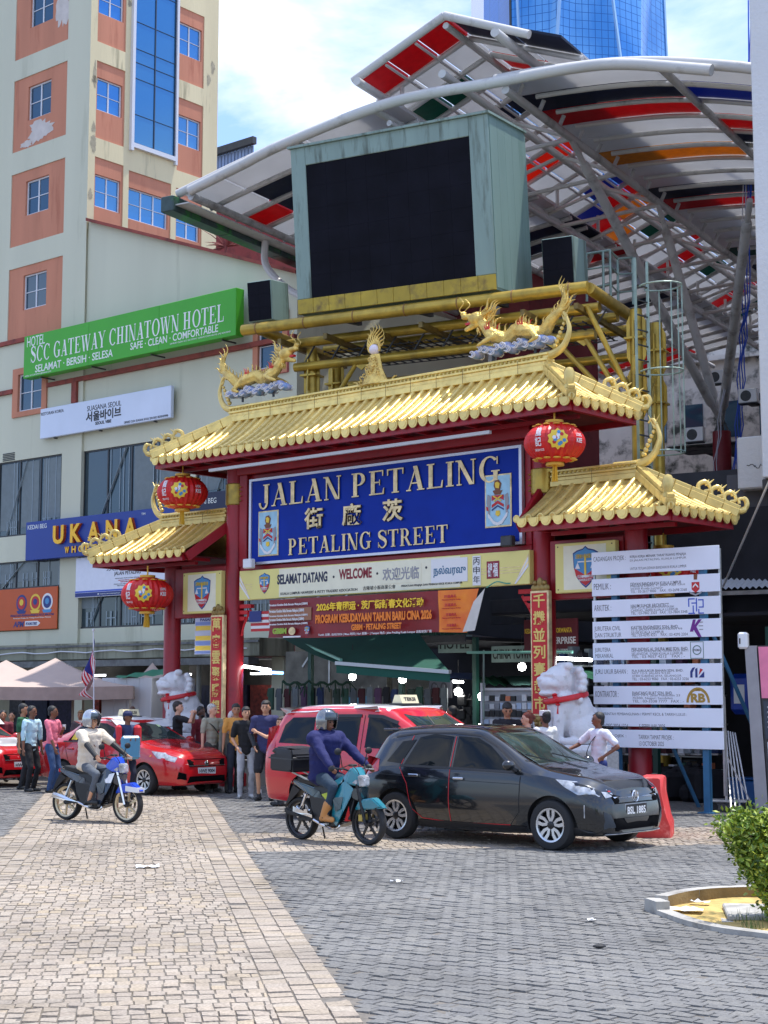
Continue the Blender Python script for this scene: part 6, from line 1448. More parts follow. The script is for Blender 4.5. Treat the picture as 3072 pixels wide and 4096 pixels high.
bb=thing('blue_bag','big blue woven bag hanging in the shade right of the project board','bag',at(2965,2760,29.5),GATE.rz);MB().bbox(-.22,.25,-.1,.1,-.45,.3,.09).build('bag_body',mat('blue_woven_bag',lin((22,64,170)),.5,var=.3,vs_=5),bb,smooth=True);MB().box(-.1,.12,-.106,-.1,-.25,.1).build('print',WP,bb)
bb=thing('blue_bag','blue crate on the ground behind the leaning rails','crate',(at(2985,3130,28.5).x,28.5,0),GATE.rz);MB().bbox(-.25,.3,-.2,.2,0,.42,.03).build('crate_body',mat('blue_crate',lin((34,90,150)),.5),bb);MB().bbox(-.27,.32,-.22,.22,.43,.46,.01).build('rim',mat('blue_crate',(0,0,0)),bb)
for i in range(9):
    p=at(2700+rr.uniform(-60,150),3050+rr.uniform(-10,60),28.5+rr.uniform(0,1.2));s_=rr.uniform(.15,.35)
    t=thing('sack','dark heaped sacks in the shade under the project board','sack',(p.x,p.y,0),rr.random(),group='dark sacks under the project board');MB().bbox(-s_,s_,-s_*.7,s_*.7,0,s_*1.8,.08).build('sack_body',gm[5],t,smooth=True);MB().ball((0,0,s_*1.85),.06,6).build('tied_top',gm[5],t)
# ================================================================ vehicles
PENDING=[]
def pend(o,*mods):
    for kind,kw in mods:
        m=o.modifiers.new(kind.lower(),kind)
        for k,v in kw.items(): setattr(m,k,v)
    PENDING.append(o);return o
def flush():
    dg=bpy.context.evaluated_depsgraph_get()
    out=[(o,bpy.data.meshes.new_from_object(o.evaluated_get(dg))) for o in PENDING]
    for o,me in out:
        nm=o.data.name;o.modifiers.clear();o.data=me
        if o.get('smooth'): me.shade_smooth();me.set_sharp_from_angle(angle=math.radians(o['smooth']));del o['smooth']
    PENDING.clear()
def paint(name,c,rough=.22,metal=.0,coat=1): return mat(name,c,rough,metal,coat=coat,var=.03,vs_=1,rvar=.05)
CG=mat('tinted_car_glass',(.004,.006,.007),.03,0,spec=.3);CWG=mat('windscreen_reflection_glass',(.03,.05,.046),.03,0,spec=.5,var=.6,vs_=2.5)  # windscreen: greenish mottling in the base colour stands in for reflections
CHR=mat('chrome',(.75,.76,.78),.12,1);TY=mat('tyre_rubber',(.018,.018,.019),.75);BPL=mat('black_plastic',(.016,.016,.018),.5)
LAMP=mat('headlamp_glass',(.5,.52,.55),.08,.35,var=.5,vs_=14);TLR=mat('tail_lamp_red',(.45,.01,.02),.15,0,coat=1);ALU=mat('machined_alloy',(.62,.63,.65),.25,.8);DALU=mat('dark_alloy',(.03,.03,.033),.3,.5);AMB=mat('amber_lens',(.8,.3,.02),.2)
def wheel(parent,x,y,r,style,side,rimr=None):
    rr=rimr or r*.68;t=bpy.data.objects.new('wheel',None);COL.objects.link(t);t.parent=parent;t.location=(x,y,r)
    R90=Matrix.Rotation(PI/2*(-side),4,'X')  # local z -> outward
    w_=.19
    MB().lathe([(rr,-w_/2),(r*.93,-w_/2),(r,-w_/2+.03),(r,w_/2-.03),(r*.95,w_/2-.004),(r*.9,w_/2),(rr+.012,w_/2-.004),(rr,w_/2-.02)],36,R90).build('tyre',TY,t,smooth=True)
    MB().lathe([(rr,-w_/2+.01),(rr-.01,w_/2-.03),(rr-.02,w_/2-.035),(rr-.03,-.02),(.001,-.02)],30,R90).build('rim_well',DALU,t,smooth=True)
    MB().lathe([(rr,w_/2-.02),(rr,w_/2-.006),(rr-.022,w_/2-.012),(rr-.028,w_/2-.04)],32,R90).build('rim',ALU,t,smooth=True)
    n={'twin5':5,'multi':8}[style]
    z=w_/2-.03
    for k in range(n):
        a=2*PI*k/n+.3
        for s in ((-1,1) if style=='twin5' else (-1,1)):
            mb=MB();off=(.16 if style=='twin5' else .07)*s;b0=a+off*.35;b1=a+off*(1.25 if style=='twin5' else 1.6)
            p0=Vector((math.cos(b0)*.04,math.sin(b0)*.04,z+.004));p1=Vector((math.cos(b1)*(rr-.012),math.sin(b1)*(rr-.012),z+.012));d=(p1-p0).normalized();q=Vector((-d.y,d.x,0));wa=.016 if style=='twin5' else .009;wb=.024 if style=='twin5' else .012
            if style=='twin5': # curved leaf like spokes
                m_=(p0+p1)/2+q*s*.016;P=[p0,m_,p1]
            else: P=[p0,(p0+p1)/2,p1]
            vs=[];L=len(P)
            for i,pp in enumerate(P):
                w2=wa+(wb-wa)*i/(L-1);vs+=[pp-q*w2,pp+q*w2,pp+q*w2-Vector((0,0,.02)),pp-q*w2-Vector((0,0,.02))]
            fs=[(i*4+j,i*4+(j+1)%4,i*4+4+(j+1)%4,i*4+4+j) for i in range(L-1) for j in range(4)]
            mb.add(vs,fs,R90);mb.build('spoke',ALU,t)
    MB().lathe([(.05,z-.01),(.048,z+.012),(.03,z+.018),(.001,z+.018)],16,R90).build('hub_cap',DALU,t,smooth=True)
    return t
def ringpts(S):
    xb,xm,xt,zb,zs,zt,ws,wm,wb,wr=S
    g=zt-zs
    return [(xb,0,zb),(xb,ws-.12,zb),(xb,ws-.015,zb+.05),(xb+(xm-xb)*.35,wm,zb+(zs-zb)*.42),(xb+(xm-xb)*.75,wm-.004,zs-(zs-zb)*.22),(xm,wb,zs),(xm+(xt-xm)*.3,wb+(wr-wb)*.3-.0,zs+g*.3),(xm+(xt-xm)*.82,wb+(wr-wb)*.86,zs+g*.82),(xt,wr-.06,zt-.03 if g>.2 else zt-.012),(xt,wr*.55,zt-.006),(xt,0,zt)]
class Car: pass
def car(name,label,loc,hd,St,P,ax,r,style,wb_,plate,cutr=None):
    """lofted body from stations; returns empties and helper closures"""
    c=Car();t=thing(name,label,'car' if name!='taxi' else 'taxi',(loc[0],loc[1],0),math.atan2(hd[1],hd[0]));c.t=t
    rings=[[Vector(p) for p in ringpts(S)] for S in St];n=len(rings[0]);K=5
    # refine along the length
    fine=[]
    cols=[catmull([rg[i] for rg in rings],K) for i in range(n)]
    m=len(cols[0]);
    rings=[[cols[i][j] for i in range(n)] for j in range(m)]
    out=[]
    for rg in rings:
        q=[]
        for a,b in ((0,2),(2,5),(5,8),(8,10)):
            seg=catmull(rg[a:b+1],4);q+=seg[:-1] if b!=10 else seg
        out.append(q)
    n=len(out[0]);mb=MB();vs=[]
    for rg in out: vs+=rg+[Vector((p.x,-p.y,p.z)) for p in rg[1:-1][::-1]]
    L=2*n-2;fs=[(i*L+k,(i+1)*L+k,(i+1)*L+(k+1)%L,i*L+(k+1)%L) for i in range(len(out)-1) for k in range(L)]
    fs+=[tuple(range(L)),tuple((len(out)-1)*L+k for k in range(L))[::-1]]
    mb.add(vs,fs);me=mb.mesh('body',[P,M_BLACK],False)
    bm=bmesh.new();bm.from_mesh(me);bmesh.ops.triangulate(bm,faces=bm.faces[:]);c.bvh=BVHTree.FromBMesh(bm);bm.free()
    body=obj('body',me,t);cu=[]
    for x in ax:
        for s in(-1,1):
            cm=MB();R_=(cutr or r+.055);cm.mi=1
            cm.lathe([(R_,-.25),(R_,.25)],40,Matrix.Translation((x,s*(wb_+.15),r+.0))@Matrix.Rotation(PI/2,4,'X'),cap=True)
            co_=obj('cutter',cm.mesh('cutter',[P,M_BLACK]),t);cu.append(co_)
            bo=body.modifiers.new('arch','BOOLEAN');bo.operation='DIFFERENCE';bo.object=co_;bo.solver='EXACT'
    body['smooth']=32;PENDING.append(body);c.cut=cu
    for x in ax:
        for s in(-1,1): wheel(t,x,s*(wb_-.085),r,style,s)
    def side(nm,poly,m_,off=.004,s=-1,step=.07,par=None,th=0):
        P2=[];k=len(poly)
        vs,fs=fill(poly,step,lambda a,b:(a,0,b));o=[]
        for v in vs:
            h=c.bvh.ray_cast(Vector((v[0],s*3,v[2])),Vector((0,-s,0)));y=h[0].y if h[0] else s*wb_*.9;nn=h[1] if h[0] else Vector((0,s,0))
            o.append((v[0],y+s*off,v[2]))
        mb=MB();mb.add(o,fs);return mb.build(nm,m_,par or t,smooth=True,ang=60)
    def front(nm,poly,m_,off=.004,d=1,step=.06,par=None):
        vs,fs=fill(poly,step,lambda a,b:(0,a,b));o=[]
        for v in vs:
            h=c.bvh.ray_cast(Vector((d*4,v[1],v[2])),Vector((-d,0,0)));x=h[0].x if h[0] else d*1.8
            o.append((x+d*off,v[1],v[2]))
        return MB().add(o,fs).build(nm,m_,par or t,smooth=True,ang=60)
    def top(nm,poly,m_,off=.004,step=.1):
        vs,fs=fill(poly,step,lambda a,b:(a,b,0));o=[]
        for v in vs:
            h=c.bvh.ray_cast(Vector((v[0],v[1],3)),Vector((0,0,-1)));z=h[0].z if h[0] else 1.4
            o.append((v[0],v[1],z+off))
        return MB().add(o,fs).build(nm,m_,t,smooth=True,ang=60)
    def seam(nm,pts,m_,w=.008,off=.003,s=-1):
        P_=[]
        for i in range(len(pts)-1):
            a=Vector((*pts[i],0));b=Vector((*pts[i+1],0));k=max(2,int((b-a).length/.05));P_+=[a.lerp(b,j/k) for j in range(k)]
        P_.append(Vector((*pts[-1],0)));vs=[]
        for i,p in enumerate(P_):
            d=(P_[min(i+1,len(P_)-1)]-P_[max(i-1,0)]).normalized();q=Vector((-d.y,d.x,0))*w/2
            for e in(q,-q):
                h=c.bvh.ray_cast(Vector((p.x+e.x,s*3,p.y+e.y)),Vector((0,-s,0)));y=h[0].y if h[0] else s*wb_*.9
                vs.append((p.x+e.x,y+s*off,p.y+e.y))
        return MB().add(vs,[(2*i,2*i+1,2*i+3,2*i+2) for i in range(len(P_)-1)]).build(nm,m_,t,fixn=False)
    c.side,c.front,c.top,c.seam=side,front,top,seam
    def plt(z,w_,h,txt,dark,d=1,y0=0):
        hh=c.bvh.ray_cast(Vector((d*4,y0,z)),Vector((-d,0,0)));x=hh[0].x if hh[0] else d*1.9
        M=Matrix.Translation((x+d*.022,y0,z))@Matrix.Rotation(PI/2*d,4,'Z')
        o=MB().bbox(-w_/2-.01,w_/2+.01,0,.03,-h/2-.01,h/2+.01,.004,M=M).build('plate_frame',mat('plate_silver',(.5,.5,.5),.4),t)
        MB().box(-w_/2,w_/2,-.002,-.0005,-h/2,h/2,M).build('number_plate',M_BLACK if dark else WP,t)
        text(txt,(-w_*.44,-h*.3,w_*.44,h*.32),WP if dark else M_INK,t,-.004,.0,bold=.03,M=M)
    c.plate=plt
    def mirror(x,z,m_):
        for s in(-1,1):
            h=c.bvh.ray_cast(Vector((x,s*3,z-.06)),Vector((0,-s,0)));y=h[0].y if h[0] else s*.8
            MB().ball((x-.02,y+s*.11,z+.02),.1,10,(.75,1.0,.72)).build('mirror',m_,t,smooth=True);MB().bar((x+.02,y,z-.05),(x,y+s*.08,z-.01),.04).build('mirror_stalk',BPL,t)
    c.mirror=mirror
    def handle(x,z,m_,s=-1):
        h=c.bvh.ray_cast(Vector((x,s*3,z)),Vector((0,-s,0)));y=h[0].y if h[0] else s*.85
        MB().bbox(x-.085,x+.085,min(y,y+s*.035),max(y,y+s*.035),z-.015,z+.018,.008).build('door_handle',m_,t)
    c.handle=handle
    return c
# ---------------------------------------------------------------- dark hatchback
GRB=mat('grille_black',(.003,.003,.004),.85,spec=.08)
# xb,xm,xt, zb,zs,zt, ws,wm,wb,wr
HS=[(-1.86,-1.90,-1.88,.32,.80,.98,.50,.56,.56,.42),(-1.91,-1.94,-1.82,.26,.86,1.12,.66,.70,.67,.52),(-1.88,-1.90,-1.66,.24,.90,1.40,.76,.79,.74,.56),(-1.74,-1.74,-1.48,.22,.93,1.485,.80,.845,.80,.58),(-1.4,-1.4,-1.2,.20,.95,1.51,.81,.865,.83,.60),(-.8,-.8,-.8,.17,.945,1.53,.81,.865,.835,.62),(-.2,-.2,-.35,.16,.94,1.53,.81,.865,.84,.63),(.3,.3,.0,.16,.935,1.50,.81,.865,.84,.61),(.62,.72,.30,.17,.93,1.36,.81,.865,.84,.60),(.86,.95,.68,.18,.925,1.15,.81,.865,.83,.62),(1.06,1.12,1.02,.18,.91,1.015,.81,.862,.82,.66),(1.35,1.38,1.35,.18,.87,.955,.80,.86,.80,.62),(1.62,1.63,1.62,.18,.83,.915,.78,.84,.77,.58),(1.82,1.79,1.76,.19,.77,.865,.73,.79,.70,.52),(1.92,1.88,1.84,.2,.71,.81,.62,.69,.60,.46),(1.965,1.94,1.89,.23,.65,.765,.46,.54,.46,.36)]
DG=paint('dark_grey_metallic_paint',(.010,.012,.015),.2,.3);RS=mat('red_pinstripe',(.55,.02,.03),.5)
hd=(.766,-.643)
c=car('hatchback_car','dark grey hatchback with red pinstripes on its door edges, crossing the paving','',[0],HS,DG,0,0,0,0,0) if 0 else car('hatchback_car','dark grey hatchback with red pinstripes along its door edges',(1.70,21.48),hd,HS,DG,(1.22,-1.30),.312,'twin5',.865,'BSL 1885')
DC=c;
for s in(-1,1):
    c.side('rear_door_glass',[(-1.18,1.0),(-.42,.985),(-.42,1.38),(-.75,1.41),(-1.0,1.36)],CG,.006,s);c.side('front_door_glass',[(-.34,.985),(.62,.965),(.5,1.06),(.2,1.27),(-.02,1.37),(-.34,1.385)],CG,.006,s)
    c.side('quarter_glass',[(-1.5,1.03),(-1.24,1.01),(-1.06,1.33),(-1.3,1.30)],CG,.006,s)
    c.seam('window_trim',[(-1.25,.985),(-.3,.97),(.68,.95)],BPL,.03,.007,s);c.seam('roof_trim',[(-1.45,1.36),(-1.0,1.42),(-.4,1.43),(0,1.40),(.3,1.26),(.75,.98)],BPL,.022,.006,s)
    c.seam('door_edge',[(-.86,.30),(-1.02,.42),(-1.10,.75),(-1.24,.95),(-1.12,1.38)],RS,.010,.005,s);c.seam('door_edge',[(-.38,.27),(-.38,1.38)],RS,.010,.005,s);c.seam('door_edge',[(-.86,.30),(-.38,.265),(.58,.28)],RS,.010,.005,s)
    c.seam('door_gap',[(.58,.28),(.74,.45),(.76,.9)],M_BLACK,.01,.004,s);c.seam('crease',[(-1.6,.86),(-.4,.82),(.75,.80)],mat('panel_shadow',(.012,.014,.016),.4),.008,.002,s)
    c.handle(-.98,.86,CHR,s);c.handle(-.22,.84,CHR,s)
    c.side('sill_skirt',[(-.92,.19),(.82,.18),(.82,.27),(-.92,.28)],BPL,.012,s);c.side('tail_lamp',[(-1.9,.82),(-1.62,.9),(-1.66,1.06),(-1.84,1.1)],TLR,.008,s)
    c.side('headlamp',[(1.85,.68),(1.86,.76),(1.55,.86),(1.28,.88),(1.42,.79),(1.62,.70)],LAMP,.008,s);c.side('arch_lip',[(1.5,.2),(1.9,.2),(1.88,.27),(1.52,.3)],BPL,.01,s)
    c.seam('door_lock',[(-.62+.2,.72),(-.6+.2,.72)],CHR,.02,.006,s)
c.mirror(.66,1.02,DG)
c.front('windscreen',[(-.62,1.04),(.62,1.04),(.56,1.22),(.48,1.44),(-.48,1.44),(-.56,1.22)],CWG,.006);c.front('rear_glass',[(-.5,1.1),(.5,1.1),(.44,1.38),(-.44,1.38)],CG,.006,-1)
c.front('upper_grille',[(-.50,.585),(.50,.585),(.57,.725),(-.57,.725)],GRB,.012);c.front('grille_bar',[(-.5,.655),(.5,.655),(.52,.672),(-.52,.672)],CHR,.014,step=.03);c.front('red_trim',[(-.55,.735),(.55,.735),(.56,.747),(-.56,.747)],RS,.012,step=.03)
c.front('lower_grille',[(-.50,.25),(.50,.25),(.54,.40),(-.54,.41)],GRB,.012);c.front('chin_spoiler',[(-.66,.2),(.66,.2),(.66,.225),(-.66,.225)],mat('grey_trim',(.25,.26,.27),.4),.03,step=.03)
c.front('headlamp_inner',[(.5,.68),(.64,.66),(.66,.74),(.5,.72)],LAMP,.01);c.front('headlamp_inner',[(-.5,.68),(-.64,.66),(-.66,.74),(-.5,.72)],LAMP,.01)
for s in(-1,1): c.front('fog_recess',[(s*.5,.3),(s*.68,.28),(s*.7,.5),(s*.6,.46)],DG if 0 else mat('blue_grey_facet',(.06,.075,.095),.25,.4),.01);c.side('day_light',[(1.70,.42),(1.715,.42),(1.72,.58),(1.705,.58)],LAMP,.012,s,step=.02)
c.plate(.49,.5,.15,'BSL 1885',True)
h=c.bvh.ray_cast(Vector((4,0,.66)),Vector((-1,0,0)))[0].x;M=Matrix.Translation((h+.03,0,.66))@Matrix.Rotation(PI/2,4,'Z')@Matrix.Rotation(PI/2,4,'X')
MB().lathe([(.075,-.01),(.08,0),(.07,.012),(.055,.004)],24,M).build('badge_ring',CHR,c.t,smooth=True)
mb=MB()
for a,b in(((-.045,-.03),(.0,.045)),((0,.045),(.02,-.02)),((.02,-.02),(.055,.04))): mb.bar((a[0],a[1],.01),(b[0],b[1],.01),.014)
mb.v=[tuple(M@Vector(v)) for v in mb.v];mb.build('badge_mark',CHR,c.t)
for y in(-.25,.35): MB().bar((1.02,y,1.045),(.72,y-.42,1.17),.014).build('wiper',BPL,c.t)
c.top('roof_skin',[(.0,-.52),(.0,.52),(-1.5,.5),(-1.5,-.5)],mat('black_gloss_roof',(.012,.013,.015),.15,coat=1),.004)
MB().bbox(-1.78,-1.5,-.55,.55,1.43,1.47,.015).build('roof_spoiler',DG,c.t);MB().tube([(-1.3,.0,1.52),(-1.42,0,1.64)],.008,5).build('aerial',BPL,c.t)
# ---------------------------------------------------------------- red sedan taxis
SS=[(-2.06,-2.08,-2.06,.34,.80,.90,.50,.56,.54,.44),(-2.12,-2.13,-2.05,.26,.88,.98,.66,.70,.66,.5),(-2.06,-2.05,-1.95,.24,.94,1.04,.76,.80,.74,.55),(-1.8,-1.78,-1.7,.22,.95,1.08,.79,.83,.77,.56),(-1.45,-1.42,-1.25,.2,.955,1.24,.80,.84,.79,.55),(-1.1,-1.1,-.85,.18,.95,1.43,.80,.845,.80,.57),(-.5,-.5,-.45,.16,.945,1.49,.80,.845,.81,.60),(.05,.05,-.1,.16,.94,1.485,.80,.845,.81,.60),(.5,.55,.22,.17,.93,1.37,.80,.845,.81,.58),(.85,.92,.62,.18,.92,1.16,.80,.845,.80,.60),(1.08,1.14,1.02,.18,.9,1.0,.80,.84,.79,.62),(1.4,1.42,1.4,.18,.86,.93,.79,.84,.77,.58),(1.75,1.75,1.74,.18,.81,.885,.75,.81,.72,.54),(1.98,1.96,1.92,.19,.75,.83,.67,.73,.64,.49),(2.09,2.07,2.02,.21,.69,.77,.54,.62,.53,.42),(2.13,2.11,2.06,.24,.62,.72,.4,.48,.4,.32)]
TR=paint('taxi_red_paint',(.50,.008,.014),.25);TW=paint('taxi_white_paint',(.72,.73,.74),.3)
def taxi_sign(t,x,z):
    m=MB();m.prism([(-.1,0),(.1,0),(.05,.13),(-.05,.13)],-.21,.21,Matrix.Translation((x,0,z)));m.build('taxi_sign',mat('cream_lightbox',lin((232,220,180)),.4),t);MB().bbox(x-.14,x+.14,-.24,.24,z-.03,z-.001,.006).build('sign_base',BPL,t)
    M=Matrix.Translation((x+.077,0,z+.065))@Matrix.Rotation(PI/2,4,'Z')@Matrix.Rotation(-.35,4,'X');text('TEKSI',(-.14,-.03,.14,.03),M_INK,t,-.004,.0,bold=.03,M=M)
def sedan(label,loc,plate,bonnet):
    c=car('taxi',label,loc,hd,SS,TR,(1.24,-1.225),.29,'multi',.845,plate);c.t['group']='red and white taxis'
    for s in(-1,1):
        c.side('rear_door_glass',[(-1.15,1.0),(-.44,.985),(-.44,1.36),(-.72,1.37),(-.95,1.26)],CG,.006,s);c.side('front_door_glass',[(-.36,.985),(.62,.965),(.46,1.08),(.14,1.28),(-.1,1.355),(-.36,1.365)],CG,.006,s)
        c.seam('door_gap',[(-.4,.25),(-.4,1.38)],M_BLACK,.012,.004,s);c.seam('door_gap',[(-1.0,.5),(-1.12,.75),(-1.2,.95)],M_BLACK,.01,.004,s);c.seam('door_gap',[(.62,.25),(.8,.5),(.82,.92)],M_BLACK,.01,.004,s)
        c.seam('window_trim',[(-1.3,.985),(.7,.955)],BPL,.02,.006,s);c.seam('pillar_trim',[(-.4,.99),(-.4,1.38)],BPL,.06,.005,s);c.handle(-1.0,.84,TR,s);c.handle(-.2,.84,TR,s)
        c.side('headlamp',[(1.98,.64),(1.98,.73),(1.72,.82),(1.40,.84),(1.6,.71)],LAMP,.008,s);c.side('side_marker',[(1.38,.74),(1.44,.74),(1.43,.78)],AMB,.01,s);c.side('tail_lamp',[(-2.08,.74),(-1.75,.84),(-1.78,.96),(-2.04,.96)],TLR,.008,s)
        c.side('yellow_sticker',[(-1.05,1.02),(-.86,1.02),(-.86,1.2),(-1.0,1.2)],mat('yellow_sticker',lin((236,200,50)),.5),.009,s)
        c.side('roof_rail_paint',[(-1.15,1.25),(-.95,1.33),(-.4,1.40),(.0,1.39),(.3,1.26),(.4,1.28),(.15,1.44),(-.5,1.47),(-1.0,1.40)],TW,.005,s)
        c.front('lower_vent',[(s*.52,.30),(s*.68,.32),(s*.68,.46),(s*.54,.42)],GRB,.012)
    c.mirror(.66,1.0,TR);c.top('roof_skin',[(.12,-.57),(.12,.57),(-1.0,.56),(-1.0,-.56)],TW,.005)
    if bonnet: c.top('white_bonnet',[(1.0,-.6),(1.0,.6),(1.7,.56),(1.86,.3),(1.86,-.3),(1.7,-.56)],TW,.005)
    c.front('windscreen',[(-.6,1.03),(.6,1.03),(.55,1.2),(.47,1.40),(-.47,1.40),(-.55,1.2)],CWG,.006);c.front('rear_glass',[(-.5,1.08),(.5,1.08),(.44,1.36),(-.44,1.36)],CG,.006,-1)
    c.front('upper_grille',[(-.46,.55),(.46,.55),(.5,.69),(-.5,.69)],GRB,.01);c.front('lower_grille',[(-.5,.24),(.5,.24),(.46,.37),(-.46,.37)],GRB,.01);c.front('grille_bar',[(-.46,.565),(.46,.565),(.47,.575),(-.47,.575)],CHR,.013,step=.03)
    c.front('screen_sticker',[(.28,1.28),(.36,1.28),(.36,1.35),(.28,1.35)],mat('sticker_green',lin((200,220,160)),.5),.012,step=.03)
    h=c.bvh.ray_cast(Vector((4,0,.60)),Vector((-1,0,0)))[0].x;M=Matrix.Translation((h+.03,0,.60))@Matrix.Rotation(PI/2,4,'Z')@Matrix.Rotation(PI/2,4,'X');MB().lathe([(.055,-.01),(.06,0),(.03,.014),(.001,.01)],20,M).build('badge',CHR,c.t,smooth=True)
    c.plate(.46,.46,.12,plate,False);taxi_sign(c.t,-.2,1.50)
    for y in(-.1,.4): MB().bar((1.04,y,1.03),(.75,y-.4,1.14),.014).build('wiper',BPL,c.t)
    return c
rt=Vector((hd[1],-hd[0]))
fw=gr(583,3180);ctr=Vector((fw.x,fw.y))-rt*.78-Vector(hd)*1.24
sedan('red sedan taxi with white roof standing behind the blue motorcycle',(ctr.x,ctr.y),'HWE 9004',False)
ctr2=ctr+Vector((-4.15,2.6));sedan('red taxi with white roof and white bonnet cut by the left edge',(ctr2.x,ctr2.y),'HW 2187',True)
# ---------------------------------------------------------------- red people carrier
VS=[(-2.2,-2.22,-2.15,.38,1.0,1.15,.56,.60,.58,.48),(-2.26,-2.27,-2.12,.30,1.05,1.4,.72,.76,.72,.56),(-2.22,-2.22,-1.98,.27,1.1,1.66,.80,.84,.80,.62),(-2.0,-2.0,-1.8,.25,1.1,1.74,.83,.875,.84,.66),(-1.4,-1.4,-1.3,.22,1.09,1.775,.84,.89,.855,.69),(-.5,-.5,-.5,.2,1.08,1.78,.84,.89,.86,.70),(.3,.3,.15,.2,1.07,1.75,.84,.89,.86,.68),(.8,.88,.45,.2,1.06,1.62,.84,.89,.86,.66),(1.15,1.25,.88,.2,1.05,1.38,.84,.89,.85,.66),(1.38,1.45,1.3,.2,1.03,1.16,.84,.885,.83,.68),(1.7,1.72,1.68,.2,.98,1.07,.83,.88,.80,.64),(2.05,2.05,2.02,.21,.88,.97,.77,.83,.72,.56),(2.24,2.22,2.18,.23,.78,.88,.64,.70,.6,.48),(2.32,2.3,2.25,.27,.68,.78,.46,.54,.46,.38)]
c=car('taxi','red people carrier taxi with white roof and roof light, behind the dark hatchback',(.34,24.85),hd,VS,paint('bright_taxi_red_paint',(.60,.010,.022),.25),(1.42,-1.33),.32,'multi',.89,'');c.t['group']='red and white taxis'
for s in(-1,1):
    c.side('rear_quarter_glass',[(-1.95,1.17),(-1.22,1.15),(-1.22,1.58),(-1.72,1.57),(-1.88,1.45)],CG,.006,s);c.side('rear_door_glass',[(-1.12,1.15),(-.28,1.13),(-.28,1.6),(-1.12,1.59)],CG,.006,s);c.side('front_door_glass',[(-.12,1.13),(.98,1.10),(.75,1.3),(.4,1.52),(.12,1.6),(-.12,1.6)],CG,.006,s)
    c.seam('rain_visor',[(-1.14,1.6),(-.26,1.61)],BPL,.05,.012,s);c.seam('rain_visor',[(-.14,1.61),(.15,1.6),(.45,1.51)],BPL,.05,.012,s)
    c.seam('door_gap',[(-.2,.3),(-.2,1.62)],M_BLACK,.012,.004,s);c.seam('door_gap',[(-1.02,.6),(-1.17,.95),(-1.17,1.6)],M_BLACK,.012,.004,s);c.seam('door_gap',[(.95,.3),(1.0,1.05)],M_BLACK,.012,.004,s)
    c.handle(-.05,.97,BPL,s);c.handle(-1.0,.98,BPL,s)
    c.side('door_label',[(.22,.86),(.72,.84),(.72,.98),(.22,1.0)],TW,.008,s);c.side('yellow_disc',[(.5+.13*math.cos(a),1.0+.09*math.sin(a)) for a in np.linspace(0,PI,9)],mat('yellow_sticker',(0,0,0)),.011,s,step=.04)
    c.side('headlamp',[(2.12,.78),(2.14,.88),(1.85,.97),(1.7,.93)],LAMP,.008,s);c.side('tail_lamp',[(-2.24,1.0),(-2.02,1.1),(-2.05,1.45),(-2.18,1.4)],TLR,.008,s)
    c.side('roof_edge',[(-1.95,1.62),(-1.2,1.67),(.05,1.675),(.1,1.76),(-1.2,1.77),(-1.95,1.72)],TW,.005,s)
    M=Matrix.Translation((0,0,0))
c.mirror(.98,1.16,MATS['bright_taxi_red_paint']);c.top('roof_skin',[(.22,-.66),(.22,.66),(-1.95,.62),(-1.95,-.62)],TW,.006)
c.front('windscreen',[(-.66,1.2),(.66,1.2),(.6,1.4),(.52,1.64),(-.52,1.64),(-.6,1.4)],CWG,.006);c.front('rear_glass',[(-.6,1.2),(.6,1.2),(.52,1.6),(-.52,1.6)],CG,.006,-1);c.front('upper_grille',[(-.44,.6),(.44,.6),(.5,.76),(-.5,.76)],BPL,.008)
text('TEKSI BAJET',(0,0,0,0),M_INK,c.t) if 0 else None
taxi_sign(c.t,.0,1.80)
# ---------------------------------------------------------------- motorcycles
def hull(parent,nm,pts,m_,mir=True,bev=.012,sm=True):
    if parent.get('category')=='motorcycle' and nm not in('seat','exhaust','exhaust_shield'): pts=[(p[0],p[1]*1.3,p[2]) for p in pts]
    P=[Vector(p) for p in pts]+([Vector((p[0],-p[1],p[2])) for p in pts] if mir else [])
    bm=bmesh.new()
    for p in P: bm.verts.new(p)
    r=bmesh.ops.convex_hull(bm,input=bm.verts[:]);bmesh.ops.delete(bm,geom=[g for g in r['geom_interior'] if isinstance(g,bmesh.types.BMVert)],context='VERTS')
    if bev: bmesh.ops.bevel(bm,geom=bm.edges[:]+bm.verts[:],offset=bev,segments=2,affect='EDGES',clamp_overlap=True)
    me=bpy.data.meshes.new(nm);bm.to_mesh(me);bm.free();me.materials.append(m_)
    if sm: me.shade_smooth();me.set_sharp_from_angle(angle=math.radians(28))
    return obj(nm,me,parent)
